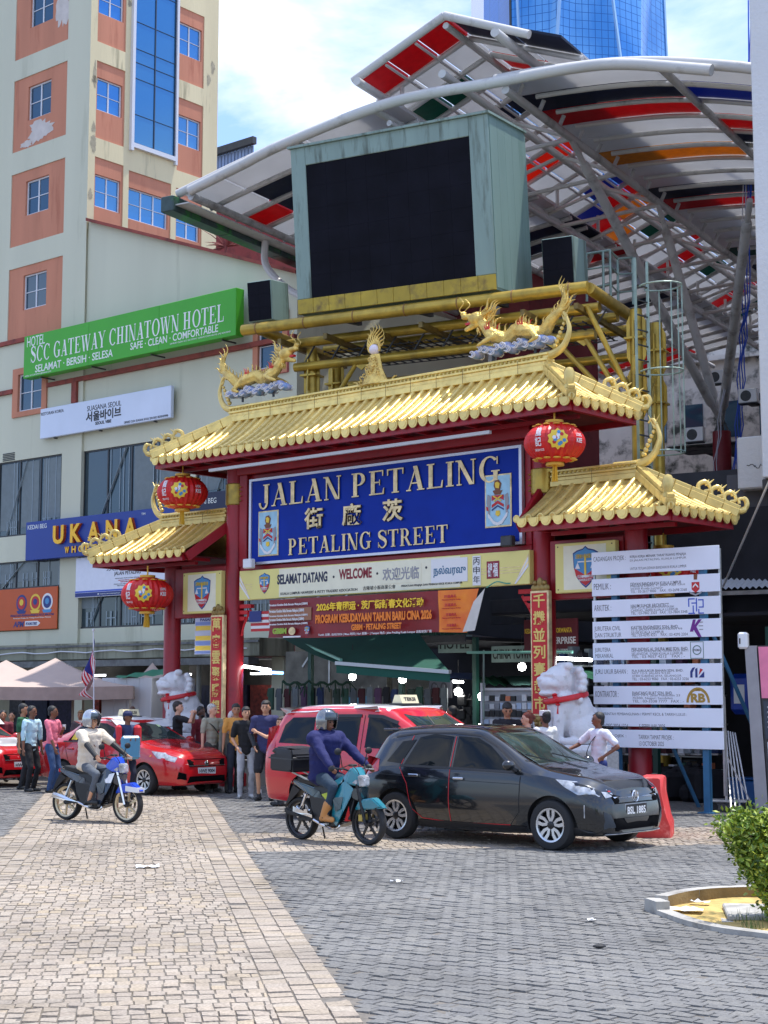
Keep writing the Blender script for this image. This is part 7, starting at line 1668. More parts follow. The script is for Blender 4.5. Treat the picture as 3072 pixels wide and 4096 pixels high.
def moto(label,loc,hd_,pc,pc2,rimm,big,plate):
    t=thing('motorcycle',label,'motorcycle',(loc[0],loc[1],0),math.atan2(hd_[1],hd_[0]));P1=paint(*pc);P2=paint(*pc2);PS=P1 if big else P2;PG_=P2 if big else P1
    r=.285;A=.62
    RX=Matrix.Rotation(PI/2,4,'X')
    for x,tw in((A,.045),(-A,.055)):
        w_=bpy.data.objects.new('wheel',None);COL.objects.link(w_);w_.parent=t;w_.location=(x,0,r)
        MB().lathe([(r-.05,-tw),(r-.02,-tw-.005),(r-.004,-tw*.5),(r,0),(r-.004,tw*.5),(r-.02,tw+.005),(r-.05,tw)],36,RX).build('tyre',TY,w_,smooth=True)
        MB().lathe([(r-.05,-tw*.7),(r-.075,-tw*.5),(r-.075,tw*.5),(r-.05,tw*.7)],36,RX).build('rim',rimm,w_,smooth=True)
        for k in range(6 if not big else 5):
            a=k*2*PI/(6 if not big else 5)+.2;mb=MB()
            mb.bar((math.cos(a)*.04,-.0,math.sin(a)*.04),(math.cos(a+.18)*(r-.07),0,math.sin(a+.18)*(r-.07)),.022,.03);mb.build('spoke',rimm,w_)
        MB().lathe([(.045,-.05),(.045,.05)],16,RX,cap=True).build('hub',DALU,w_)
        MB().lathe([(.07,-.062),(.115,-.062),(.115,-.058),(.07,-.058),(.07,-.062)],24,RX).build('brake_disc',CHR,w_)
    # frame, engine, forks
    for s in(-1,1):
        MB().tube([(A,s*.075,r),(A-.16,s*.075,.78 if not big else .82)],[.02,.024],10).build('fork_leg',CHR if not big else M_BLACK,t,smooth=True);MB().bar((-A,s*.07,r),(-.12,s*.08,.3),.03,.05).build('swing_arm',BPL,t);MB().tube([(-A+.03,s*.11,r+.02),(-A+.2,s*.12,.62)],.02,8).build('shock_absorber',CHR,t)
        MB().tube([(.36,s*.05,.93),(.34,s*.2,.98),(.27,s*.34,.97)],.013,8).build('handlebar',M_BLACK,t);MB().tube([(.3,s*.27,.975),(.25,s*.37,.965)],.02,8).build('grip',TY,t)
        MB().tube([(.33,s*.2,.98),(.34,s*.25,1.12 if not big else 1.16)],.007,5).build('mirror_stem',M_BLACK,t);MB().ball((.335,s*.29,1.15 if not big else 1.2),.06,8,(.3,1.1,.75)).build('mirror',M_BLACK,t,smooth=True)
        MB().tube([(-.05,s*.1,.27),(-.05,s*.24,.27)],.015,6).build('foot_peg',TY,t)
        MB().bar((.32,s*.22,.965),(.42,s*.30,.96),.014).build('brake_lever',CHR,t)
    hull(t,'engine',[(-.12,.09,.22),(.2,.09,.24),(.26,.1,.42),(-.1,.11,.5)],mat('engine_grey',(.08,.08,.085),.45,.6));MB().lathe([(.09,-.13),(.1,-.11),(.1,.11),(.09,.13)],20,Matrix.Translation((-.02,0,.34))@RX,cap=True).build('crank_case',mat('engine_grey',(0,0,0)),t)
    hull(t,'exhaust',[(-.2,-.13,.3),(-.2,-.17,.27),(-.78,-.14,.44),(-.78,-.2,.44),(-.78,-.14,.35),(-.78,-.2,.35)],CHR if not big else M_BLACK,mir=False,bev=.02)
    MB().tube(catmull([(.2,-.06,.3),(.15,-.12,.2),(-.05,-.14,.22),(-.25,-.15,.29)],4),.02,8).build('exhaust_pipe',CHR,t,smooth=True)
    if big: hull(t,'exhaust_shield',[(-.25,-.175,.31),(-.25,-.18,.36),(-.6,-.205,.38),(-.6,-.2,.46)],CHR,mir=False,bev=.005)
    hull(t,'body_shell',[(-.42,.09,.7),(.02,.09,.68),(.3,.07,.84),(.42,.05,.62),(.36,.1,.3),(.1,.1,.2),(-.2,.1,.22),(-.34,.09,.42)],mat('satin_black_fairing',(.012,.012,.014),.35),bev=.02)
    hull(t,'seat',[(.05,.09,.72),(.1,.05,.76),(-.2,.13,.77),(-.62,.1,.84),(-.64,.07,.8),(0,.1,.68),(-.6,.1,.77)],M_BLACK,bev=.02)
    hull(t,'tail_cowl',[(-.15,.1,.68),(-.72,.07,.8),(-.74,.05,.74),(-.3,.11,.58),(-.1,.09,.55)],P2,bev=.015)
    hull(t,'tail_lamp',[(-.75,.06,.79),(-.8,.03,.76),(-.74,.06,.73)],TLR,bev=.005);hull(t,'rear_fender',[(-.72,.06,.72),(-.86,.05,.5),(-.9,.05,.42),(-.8,.06,.6),(-.6,.05,.66)],BPL,bev=.01)
    # leg shield / side fairing
    for s in(-1,1):
        hull(t,'side_fairing',[(.1,s*.1,.66),(.34,s*.13,.84),(.46,s*.08,.72),(.36,s*.17,.42),(.22,s*.15,.22),(.08,s*.12,.3),(.2,s*.16,.6)],PS,mir=False,bev=.012)
        hull(t,'side_graphic',[(.16,s*.165,.6),(.36,s*.165,.62),(.33,s*.178,.46),(.22,s*.17,.42)],PG_ if big else PS,mir=False,bev=.003)
        if big:
            hull(t,'tank_cover',[(.0,s*.07,.78),(.28,s*.09,.9),(.3,s*.13,.8),(.05,s*.13,.66)],P1,mir=False,bev=.01);hull(t,'green_graphic',[(-.1,s*.125,.63),(.1,s*.135,.68),(.16,s*.14,.6),(0,s*.135,.56)],mat('acid_green_graphic',lin((176,190,50)),.4),mir=False,bev=.003)
            hull(t,'radiator_guard',[(.36,s*.06,.3),(.38,s*.1,.5),(.3,s*.1,.3)],mat('bright_red_paint',(0,0,0)),mir=False,bev=.004)
        else: hull(t,'white_graphic',[(.3,s*.14,.72),(.47,s*.1,.76),(.43,s*.135,.6),(.34,s*.16,.6)],TW,mir=False,bev=.003)
    hull(t,'front_fender',[(A-.12,.06,r+.29),(A+.1,.055,r+.33),(A+.3,.04,r+.2),(A-.2,.06,r+.16),(A-.05,.065,r+.25)],P1,bev=.015)
    hull(t,'front_cowl',[(.26,.1,.86),(.4,.09,1.0),(.54,.05,.86),(.56,.04,.74),(.34,.13,.78)],P1,bev=.015);hull(t,'headlamp',[(.5,.08,.9),(.58,.04,.86),(.59,.03,.76),(.52,.07,.74)],LAMP,bev=.01)
    hull(t,'indicator',[(.46,.12,.8),(.5,.1,.84),(.5,.1,.78)],LAMP,bev=.004)
    hull(t,'nose_panel',[(.42,.1,.72),(.56,.05,.74),(.5,.06,.56),(.42,.09,.6)],P2,bev=.01)
    if plate:
        M=Matrix.Translation((A+.27,0,r+.24))@Matrix.Rotation(PI/2,4,'Z')@Matrix.Rotation(-.9,4,'X')
        hull(t,'number_plate',[(A+.02,.066,r+.28),(A+.26,.058,r+.25),(A+.26,.06,r+.18),(A+.02,.068,r+.2)],TW,bev=.002);text('CDP 6184',(-.1,-.02,.1,.02),M_INK,t,0,.0,M=Matrix.Translation((A+.14,-.072,r+.23)))
    for s in(-1,1):
        MB().bbox(A-.12,A-.05,s*.066-.015,s*.066+.015,r+.02,r+.11,.006).build('brake_caliper',mat('engine_grey',(0,0,0)) if not big else mat('gold_caliper',(.5,.38,.1),.4,.6),t)
        MB().tube(catmull([(.3,s*.16,.99),(.42,s*.12,1.02),(.5,s*.06,.9),(.5,s*.07,.7),(A-.08,s*.07,r+.1)],4),.006,5).build('cable',M_BLACK,t);MB().bar((-.1,s*.12,.25),(.02,s*.15,.25),.03).build('step_plate',M_STEEL,t)
        for q in range(5): MB().box(.18,.3,s*.1-.012,s*.1+.012,.27+q*.03,.28+q*.03).build('engine_fin',M_STEEL,t)
    MB().tube([(-A,.06,r+.05),(-.05,.07,.4)],.008,5).build('chain_guard',M_DARK,t);MB().bbox(.28,.36,-.05,.05,1.0,1.03,.01).build('speedometer',M_BLACK,t)
    MB().bar((-.12,.11,.6),(.15,.1,.46),.035).build('frame_tube',M_DARK,t);MB().bar((-.12,-.11,.6),(.15,-.1,.46),.035).build('frame_tube',M_DARK,t)
    MB().tube([(-.3,.02,.35),(-.35,.16,.02)],.012,5).build('side_stand',M_BLACK,t)
    return t
a=gr(500,3293);b=gr(278,3280);md=(a-b).normalized();mA=moto('blue and black underbone motorcycle with silver exhaust on the beige path',((a+b)/2)[:2],md[:2],('moto_blue_paint',(.01,.07,.55)),('moto_black_paint',(.02,.03,.05)),mat('pale_gold_rim',(.62,.52,.34),.35,.6),False,True)
a=gr(1487,3383);b=gr(1199,3357);me_=(a-b).normalized();mB=moto('teal motorcycle with black top box in front of the dark hatchback',((a+b)/2)[:2],me_[:2],('moto_teal_paint',(.012,.20,.26)),('moto_dark_teal_paint',(.012,.04,.055)),DALU,True,False)
for x in(): pass
hull(mB,'top_box',[(-.56,.2,.9),(-1.0,.2,.92),(-.98,.21,1.16),(-.9,.19,1.24),(-.6,.19,1.22),(-.55,.2,1.12)],BPL,bev=.02)
hull(mB,'top_box_band',[(-.545,.203,1.06),(-1.005,.213,1.08),(-1.005,.213,1.1),(-.545,.203,1.08)],M_DARK,bev=.003);MB().box(-.985,-.978,-.1,.1,1.0,1.04).build('top_box_reflector',TLR,mB)
for s in(-1,1): MB().bar((-.35,s*.1,.78),(-.75,s*.1,.91),.02).build('rack_arm',M_STEEL,mB)
# ================================================================ people
SKc={'tan':lin((176,124,92)),'brown':lin((120,78,56)),'dark':lin((84,54,40)),'fair':lin((214,160,132)),'asian':lin((205,152,118))}
def vmesh(o_name,mb,m_,parent,vox,sm=3,wr=0,ang=180):
    me=mb.mesh(o_name,m_,False,False);o=obj(o_name,me,parent);o['smooth']=ang
    mods=[('REMESH',dict(mode='VOXEL',voxel_size=vox)),('SMOOTH',dict(iterations=sm,factor=.6))]
    if wr:
        tx=bpy.data.textures.get('folds') or bpy.data.textures.new('folds','CLOUDS');tx.noise_scale=.11
        mods.append(('DISPLACE',dict(texture=tx,strength=wr,mid_level=.5)))
    return pend(o,*mods)
def cap_(mb,p0,p1,r0,r1,n=10,ry=1):
    p0=Vector(p0);p1=Vector(p1);d=p1-p0;L=d.length
    if L<1e-5: d=Vector((0,0,1))
    q=d.to_track_quat('Z','Y').to_matrix().to_4x4();q.translation=p0
    pr=[(max(.0005,r0*math.cos(a)),r0*math.sin(a)) for a in np.linspace(-PI/2,0,4)]+[(max(.0005,r1*math.cos(a)),L+r1*math.sin(a)) for a in np.linspace(0,PI/2,4)]
    mb.lathe(pr,n,q,cap=True)
def ell(mb,c,rx,ry,rz_,M=None): mb.ball(c,1,10,(rx,ry,rz_),M)
def ik(a,b,l1,l2,pole):
    a=Vector(a);b=Vector(b);d=b-a;L=min(d.length,(l1+l2)*.999);d.normalize();b=a+d*L
    x=(l1*l1-l2*l2+L*L)/(2*L);hh=math.sqrt(max(0,l1*l1-x*x));p=Vector(pole);p=p-d*p.dot(d);p.normalize();return a+d*x+p*hh,b
def human(label,loc,face,h,skin,hair,top,legs,shoes=(.02,.02,.02),sleeve='short',leg='long',hands=None,feet=None,pelvis=None,lean=0,look=0,hairst='short',helmet=None,cap=None,beard=False,loose=0,group=None,ankle=None,build=1.0,glasses=False,nod=0):
    t=thing('person',label,'person',loc,face,group=group);B=build;S=mat('skin_'+skin,SKc[skin],.5,var=.08,vs_=9)
    pz=.53*h;P=Vector(pelvis) if pelvis else Vector((0,0,pz));ca,sa=math.sin(lean),math.cos(lean)
    up=Vector((ca,0,sa));fw=Vector((sa,0,-ca));ch=P+up*.19*h;sh=P+up*.285*h;nk=P+up*.32*h;hc=nk+Vector((.012+ca*.02,0,.078*h))
    Sh=[sh+Vector((0,s*.108*h*B,0)) for s in(1,-1)];Hp=[P+Vector((0,s*.05*h,-.01)) for s in(1,-1)]
    hd_=hands or [None,None];ft=feet or [None,None];body=MB();topm=MB();legm=MB();shm=MB();arm=[]
    Rk=Matrix.Translation(hc)@Matrix.Rotation(look,4,'Z')@Matrix.Rotation(nod,4,'Y')
    f=lambda p:Rk@Vector(p);k=h/1.72
    # head
    ell(body,(0,0,.012*k),.093*k,.076*k,.105*k,Rk);ell(body,(.022*k,0,-.045*k),.064*k,.056*k,.062*k,Rk);ell(body,(.098*k,0,-.012*k),.016*k,.013*k,.02*k,Rk);ell(body,(.088*k,0,-.052*k),.014*k,.026*k,.009*k,Rk)
    for s in(1,-1): ell(body,(-.008*k,s*.078*k,-.008*k),.018*k,.009*k,.03*k,Rk)
    cap_(body,f((-.012,0,-.05*k)),nk-up*.02,.052*k,.058*k)
    # torso
    def torso(mb,g,z0,z1):
        for a,b,r,w_ in ((P-up*.01,P+up*.1*h,.098,.125),(P+up*.09*h,ch,.094,.13),(ch,sh-up*.02*h,.10,.145)):
            for u in(0,.5,1):
                c=a.lerp(b,u);Mx=Matrix.Translation(c)@Matrix.Rotation(lean,4,'Y');mb.ball((0,0,0),1,10,((r+g)*k*B,(w_+g)*k*B,.085*k+g),Mx)
        for s in(0,1): cap_(mb,sh+Vector((0,0,-.01)),Sh[s]-Vector((0,0,.012)),.06*k+g,.052*k+g)
    torso(body,-.012,0,0);torso(topm,.006+loose,0,0)
    if loose or leg: 
        Mx=Matrix.Translation(P+up*-.02*h)@Matrix.Rotation(lean,4,'Y');topm.ball((0,0,0),1,10,((.108+loose)*k*B,(.135+loose)*k*B,.09*k),Mx)
    for i,s in enumerate((1,-1)):
        tg=hd_[i] or (.03*h,s*.155*h,.42*h);tg=Vector(tg);el,wr=ik(Sh[i],tg,.172*h,.15*h,(-.6,s*.55,-.35) if not pelvis else (-.25,s*.7,-.5))
        cap_(body,Sh[i],el,.044*k,.036*k);cap_(body,el,wr,.036*k,.025*k);d=(wr-el).normalized();q=d.cross(Vector((0,s,0)) if abs(d.y)<.8 else Vector((0,0,1))).normalized();n_=q.cross(d)
        pm=wr+d*.045*k;ell_M=Matrix((d,q,n_)).transposed().to_4x4();ell_M.translation=pm;body.ball((0,0,0),1,8,(.05*k,.036*k,.016*k),ell_M)
        for j in range(4):
            b0=pm+d*.032*k+q*(-.03+.02*j)*k;L=(.055,.062,.058,.045)[j]*k;m1=b0+d*L*.55+n_*.006*s;cap_(body,b0,m1,.0095,.009,6);cap_(body,m1,m1+d*L*.4+n_*.02*s*k,.009,.008,6)
        cap_(body,pm-d*.02*k-q*.03*k,pm+d*.02*k-q*.058*k,.011,.009,6)
        ra=.052*k+loose*.5;
        if sleeve=='long': cap_(topm,Sh[i],el,ra+.006,ra*.9);cap_(topm,el,wr-d*.01,ra*.88,.034*k+loose*.3)
        elif sleeve=='short': cap_(topm,Sh[i],Sh[i].lerp(el,.72),ra+.006,ra+.006)
        elif sleeve=='mid': cap_(topm,Sh[i],el,ra+.006,ra);cap_(topm,el,el.lerp(wr,.25),ra*.92,ra*.85)
        arm.append((el,wr,pm))
        fg=ft[i] or (.02*(1 if i else -1)*h*.8,s*.06*h,0.0);fg=Vector(fg);an=fg+Vector((0,0,.075*k));kn,an=ik(Hp[i],an,.255*h,.245*h,(1,s*.12,0) if not pelvis else (1,s*.25,.3))
        cap_(body,Hp[i],kn,.068*k,.046*k);cap_(body,kn,an,.045*k,.03*k);ank=an
        fd=Vector((1,s*.15,0)).normalized();cap_(body,an-fd*.03-Vector((0,0,.04*k)),an+fd*.14*k-Vector((0,0,.05*k)),.03*k,.026*k)
        if leg=='long': cap_(legm,Hp[i],kn,.09*k*B,.064*k);cap_(legm,kn,an-Vector((0,0,.012)),.062*k,.052*k)
        elif leg=='short': cap_(legm,Hp[i],Hp[i].lerp(kn,.88),.095*k*B,.085*k)
        elif leg=='crop': cap_(legm,Hp[i],kn,.085*k,.062*k);cap_(legm,kn,kn.lerp(an,.62),.06*k,.05*k)
        for u,r in((-.045,.042),(.03,.045),(.105,.045),(.16,.034)): shm.ball(an+fd*u*k-Vector((0,0,.038*k)),1,8,(.05*k,r*k,.04*k))
        if leg=='short' and ankle: cap_(shm,an+Vector((0,0,.02)),an+Vector((0,0,ankle)),.042*k,.045*k)
        elif ankle: cap_(shm,an,an+(kn-an).normalized()*ankle,.058*k,.066*k)
    Mx=Matrix.Translation(P)@Matrix.Rotation(lean,4,'Y')
    legm.ball((0,0,-.015*h),1,10,(.112*k*B,.132*k*B,.085*k),Mx)
    vmesh('body',body,S,t,.0125,2)
    vmesh('shirt',topm,mat('cloth_%03d%03d%03d'%tuple(int(255*c) for c in top),top,.85,var=.12,vs_=7,bump=.2,bs=60),t,.018,2,.036)
    if leg: vmesh('trousers' if leg!='short' else 'shorts',legm,mat('cloth_%03d%03d%03d'%tuple(int(255*c) for c in legs),legs,.85,var=.15,vs_=7,bump=.2,bs=60),t,.018,2,.03)
    vmesh('shoes',shm,mat('shoe_%03d%03d%03d'%tuple(int(255*c) for c in shoes),shoes,.6),t,.016,1)
    # eyes, brows, lips
    dk=mat('eye_dark',(.012,.01,.01),.25);bm_=MB();hm=mat('hair_%03d%03d%03d'%tuple(int(255*c) for c in hair),hair,.55,var=.5,vs_=30,bump=.5,bs=60)
    for s in(1,-1):
        e=MB();e.ball((.083*k,s*.03*k,.012*k),.0095*k,6,(1,1.3,.8),Rk);e.build('eye',dk,t,smooth=True)
        e=MB();e.ball((.087*k,s*.031*k,.032*k),.01*k,6,(.6,1.8,.4),Rk);e.build('eyebrow',hm,t)
        if glasses: e=MB();e.lathe([(.021*k,-.002),(.024*k,0),(.021*k,.002)],12,Rk@Matrix.Translation((.1*k,s*.031*k,.012*k))@Matrix.Rotation(PI/2,4,'Y'));e.build('spectacle_rim',M_BLACK,t)
    e=MB();e.ball((.1*k,0,-.053*k),.008*k,6,(.5,2.8,.7),Rk);e.build('lips',mat('lip_tone',lin((150,84,74)),.5),t)
    if not helmet and hairst!='bald' and hairst!='scarf':
        H_=MB();rr=random.Random(int(h*1000)+int(loc[0]*7))
        ell(H_,(-.026*k,0,.052*k),.094*k,.088*k,.088*k,Rk);ell(H_,(-.05*k,0,-.01),.058*k,.08*k,.085*k,Rk)
        for j in range(16):
            a=rr.uniform(0,6.28);q=rr.uniform(.2,1);ell(H_,((-.01+.075*q*math.cos(a))*k,.07*q*math.sin(a)*k,(.118-.045*q*q)*k),.026*k,.022*k,.016*k,Rk)
        if hairst=='fringe': ell(H_,(.055*k,0,.075*k),.035*k,.06*k,.03*k,Rk)
        if hairst=='long': cap_(H_,f((-.05*k,0,.02)),f((-.06*k,0,-.17*k)),.08*k,.06*k)
        if hairst=='bun': ell(H_,(-.11*k,0,.03*k),.045*k,.045*k,.045*k,Rk)
        vmesh('hair',H_,hm,t,.013,1)
    if hairst=='scarf':
        H_=MB();ell(H_,(-.015*k,0,.02*k),.108*k,.095*k,.12*k,Rk);cap_(H_,f((-.03,0,-.06)),sh+Vector((.02,0,-.05)),.1*k,.17*k);cap_(H_,sh,sh-up*.12,.17*k,.15*k)
        vmesh('headscarf',H_,mat('headscarf_cloth',hair,.85,var=.15,vs_=12,bump=.4,bs=40),t,.014,2,.015)
    if beard: H_=MB();ell(H_,(.04*k,0,-.075*k),.052*k,.052*k,.04*k,Rk);vmesh('beard',H_,hm,t,.012,1)
    if cap:
        c1,kind=cap;mm=mat('cap_%03d%03d%03d'%tuple(int(255*c) for c in c1),c1,.8);H_=MB()
        if kind=='kufi': H_.lathe([(.094*k,.04*k),(.092*k,.125*k),(.001,.135*k)],20,Rk);H_.build('cap',mm,t,smooth=True)
        else:
            H_.lathe([(.1*k,.03*k),(.098*k,.08*k),(.06*k,.125*k),(.001,.135*k)],20,Rk@Matrix.Translation((-.01,0,0)));H_.box(.06*k,.18*k,-.06*k,.06*k,.035*k,.045*k,Rk);H_.build('cap',mm,t,smooth=True)
    if helmet:
        hs=MB();prof=[(.001,.175),(.06,.168),(.105,.14),(.135,.09),(.146,.03),(.143,-.04),(.128,-.095),(.12,-.1)]
        hs.lathe([(a*k,b*k) for a,b in prof],28,Rk@Matrix.Translation((-.015,0,.015)),a0=.75,a1=2*PI-.75);hs.lathe([(a*k,b*k) for a,b in prof[:4]],28,Rk@Matrix.Translation((-.015,0,.015)),a0=-.75,a1=.75)
        o=hs.build('helmet',helmet,t,smooth=True);o.modifiers.new('thick','SOLIDIFY').thickness=.012
        vz=MB();vz.lathe([(.139*k,.085*k),(.15*k,.04*k),(.15*k,.0),(.149*k,-.01*k)],20,Rk@Matrix.Translation((-.012,0,.02+.035)),a0=-.95,a1=.95);vz.build('visor',mat('smoked_visor',(.10,.12,.14),.05,.6),t,smooth=True)
        MB().tube([f((.02,.085*k,-.05)),f((.05,0,-.125*k)),f((.02,-.085*k,-.05))],.008,5).build('chin_strap',M_BLACK,t)
    t['_a']=0;del t['_a'];return t,arm,Rk
def deg(a): return math.radians(a)
def at_y(px,py_feet=None,Y=None,z=0):
    if py_feet: return gr(px,py_feet,z)
    p=at(px,2774,Y);return Vector((p.x,p.y,z))
def hz(px,pyt,Y): return at(px,pyt,Y).z
def face_(a,p): return a
L=lin
def prop(t,nm,mb,m_,**k): return mb.build(nm,m_,t,**k)
# standing group left
p=at_y(85,3157);human('man in dark green shirt and dark trousers, leftmost of the full figures',p,deg(-10),1.74,'tan',(.02,.02,.02),L((40,92,60)),L((34,34,38)),hands=[(.05,.26,.72),(.03,-.25,.72)])
p=at_y(120,3166);human('man in pale blue shirt and black trousers standing beside the man in green',p,deg(-35),1.70,'brown',(.02,.02,.02),L((182,216,226)),L((26,26,30)),sleeve='mid',look=.2)
p=at_y(203,3170);t,a,R=human('man in pink shirt and blue jeans holding a cup, left of the blue motorcycle',p,deg(-25),1.70,'brown',(.015,.015,.015),L((226,120,140)),L((44,70,110)),sleeve='mid',hands=[(.16,.12,1.22),(.18,-.14,.86)],look=.3)
prop(t,'cup',MB().lathe([(.03,0),(.037,.1),(.001,.1)],12,Matrix.Translation(a[0][2]+Vector((.03,0,0)))),TW)
p=at_y(505,3190);t,a,R=human('vendor in navy cap and red vest holding a clear blue bag beside the red sedan',p,deg(-60),1.62,'brown',(.015,.015,.015),L((50,60,96)),L((28,32,52)),cap=(L((32,40,80)),'peak'),hands=[(.22,.1,1.08),(.22,-.12,1.08)],look=.5)
m=MB();m.bbox(.2,.3,-.22,.16,.72,1.16,.04);o=m.build('clear_bag',mat('blue_clear_plastic',L((84,140,170)),.2),t);m=MB();m.bbox(-.02,.16,.1,.24,.95,1.36,.05);m.bbox(-.02,.14,-.25,-.15,1.0,1.36,.04);m.build('red_vest_panel',mat('vest_red',L((200,40,50)),.7),t)
# behind the sedan
for px,pt,Y,fa,sk_,hr_,tp,lab,kw in ((530,2822,35.5,-60,'dark',(.01,.01,.01),L((60,60,70)),'bald man whose head shows just above the roof of the red sedan',dict(hairst='bald')),
 (50,2846,36.5,-90,'asian',(.02,.02,.02),L((40,40,46)),'woman with dark hair and pale face mask behind the left tent pole',dict(hairst='long')),
 (15,2842,35.5,-70,'tan',(.01,.01,.01),L((120,50,60)),'person in dark red top at the left edge behind the cut off taxi',dict()),
 (325,2842,36.5,-100,'tan',(.22,.12,.05),L((90,80,80)),'person with light brown hair half hidden behind the blue motorcycle rider',dict(hairst='fringe')),
 (805,2826,33.5,-40,'dark',(.01,.01,.01),L((110,24,36)),'bearded man in maroon shirt behind the red sedan',dict(beard=True,sleeve='long',build=1.05)),
 (945,2815,31.5,-80,'tan',(.03,.025,.02),L((214,150,70)),'man in orange shirt behind the young man in the black T shirt',dict(hairst='fringe')),
 (1726,2822,30.3,-20,'tan',(.012,.012,.012),L((58,60,70)),'dark haired man nearest the people carrier bonnet, seen between the cars',dict()),
 (1750,2816,30.8,-30,'tan',(.012,.012,.012),L((70,60,60)),'dark haired man behind the first one, seen between the cars',dict(hairst='fringe')),
 (1808,2824,30.2,160,'brown',(.012,.012,.012),L((96,92,80)),'man in sleeveless olive top turned left, seen between the two cars',dict(sleeve='none')),
 (1620,2848,33,-90,'tan',(.012,.012,.012),L((50,50,60)),'person whose dark hair shows above the people carrier roof',dict()),):
    p=at_y(px,None,Y);z=hz(px,pt,Y);human(lab,p,deg(fa),max(1.5,min(1.85,z)),sk_,hr_,tp,L((36,38,48)),**kw)
p=at_y(712,None,32.6);t,a,R=human('man in black T shirt raising a phone by the left stone lion',p,deg(0),1.79,'fair',(.03,.02,.015),(.012,.012,.014),L((60,64,80)),hands=[(.34,.06,1.52),(.30,-.04,1.54)],hairst='fringe',look=-.2,nod=-.1)
prop(t,'phone',MB().bbox(.40,.415,-.05,.05,1.5,1.64,.004),M_BLACK)
p=at_y(845,3168);t,a,R=human('grey haired older man in khaki shirt with black shoulder strap',p,deg(-50),1.74,'fair',L((190,186,180)),L((160,156,136)),L((70,66,60)),shoes=L((110,110,110)),look=.4)
prop(t,'shoulder_strap',MB().tube(catmull([(-.02,-.13,1.42),(.135,-.04,1.28),(.15,.1,1.08),(.05,.2,.98)],4),.028,6,flat=.3),M_BLACK);prop(t,'shoulder_bag',MB().bbox(-.06,.1,.18,.25,.84,1.02,.02),M_BLACK)
p=at_y(925,3170);human('woman in pale lace headscarf and grey dress beside the young man in black',p,deg(-75),1.60,'tan',L((206,196,192)),L((112,112,100)),L((84,84,80)),hairst='scarf',sleeve='long',loose=.03)
p=at_y(981,3192);t,a,R=human('young man in black T shirt and pale trousers with a camera at his hip',p,deg(-80),1.70,'asian',(.015,.015,.015),(.012,.012,.014),L((176,176,178)),shoes=L((190,190,188)),hands=[(.15,.22,.98),(.14,-.16,.92)],loose=.015,hairst='fringe',look=.15)
prop(t,'camera',MB().bbox(.16,.24,.15,.28,.94,1.04,.015),M_BLACK)
p=at_y(1060,3202);t,a,R=human('tall young man in navy T shirt and black shorts with black arm sleeve',p,deg(-95),1.82,'asian',(.02,.018,.016),L((50,52,92)),(.014,.014,.018),leg='short',shoes=(.02,.02,.022),hands=[(.13,.2,1.02),(.12,-.18,.98)],loose=.02,hairst='fringe',glasses=True,ankle=.04)
for s in(1,-1): prop(t,'white_sock',MB().lathe([(.048,.1),(.047,.2)],12,Matrix.Translation((.0,s*.06*1.82,0))),TW)
el,wr,pm=a[1];prop(t,'arm_sleeve',MB().tube([el.lerp(wr,-.3),el,wr],[.052,.05,.038],10),M_BLACK,smooth=True)
p=at_y(1128,None,27.9);human('woman in grey top stretching her arm to the left behind the people carrier',p,deg(180),hz(1128,2866,27.9),'asian',(.05,.03,.02),L((190,150,120)),L((60,60,64)),hands=[(.42,.12,1.28),None],hairst='fringe',look=.6)
# right group behind the dark car
p=at_y(2028,None,27.2);t,a,R=human('young man in black blazer and white shirt looking down by the accessory rack',p,deg(-85),hz(2028,2812,27.2),'tan',(.012,.012,.012),(.014,.014,.016),(.014,.014,.016),sleeve='long',hands=[(.2,.08,1.05),(.2,-.08,1.05)],hairst='fringe',nod=.35,loose=.01)
prop(t,'shirt_front',MB().prism([(-.05,.0),(.05,.0),(.06,.3),(-.06,.3)],-.155,-.135,Matrix.Translation((0,0,1.12))@Matrix.Rotation(PI/2,4,'Z')),TW);prop(t,'striped_tie',MB().box(.158,.164,-.02,.02,1.12,1.38),MATS['maroon_ink'])
p=at_y(2110,None,26.4);human('woman with reddish brown hair in a bun and cream top, turned left',p,deg(178),hz(2110,2848,26.4),'fair',L((120,52,34)),L((222,206,192)),L((60,60,70)),hairst='bun')
p=at_y(2180,None,25.8);human('man in white skullcap and white shirt turned away, left of the right stone lion',p,deg(120),hz(2180,2842,25.8),'brown',(.012,.012,.012),L((220,220,216)),L((90,90,96)),cap=((.75,.75,.73),'kufi'),beard=True)
p=at_y(2392,None,24.6);t,a,R=human('man in white shirt, hand on hip, leaning toward the right stone lion',p,deg(-150),hz(2380,2850,24.6),'brown',(.012,.012,.012),L((218,220,228)),L((34,52,110)),hands=[(.08,.24,1.0),(.34,-.40,1.06)],loose=.015,look=-.3)
prop(t,'sling_strap',MB().tube(catmull([(-.03,.12,1.42),(.13,.02,1.25),(.14,-.12,1.05),(.06,-.2,.95)],4),.02,6,flat=.3),M_BLACK);prop(t,'sling_bag',MB().bbox(-.08,.1,-.3,-.2,.68,.98,.03),mat('navy_bag',(.015,.018,.03),.6))
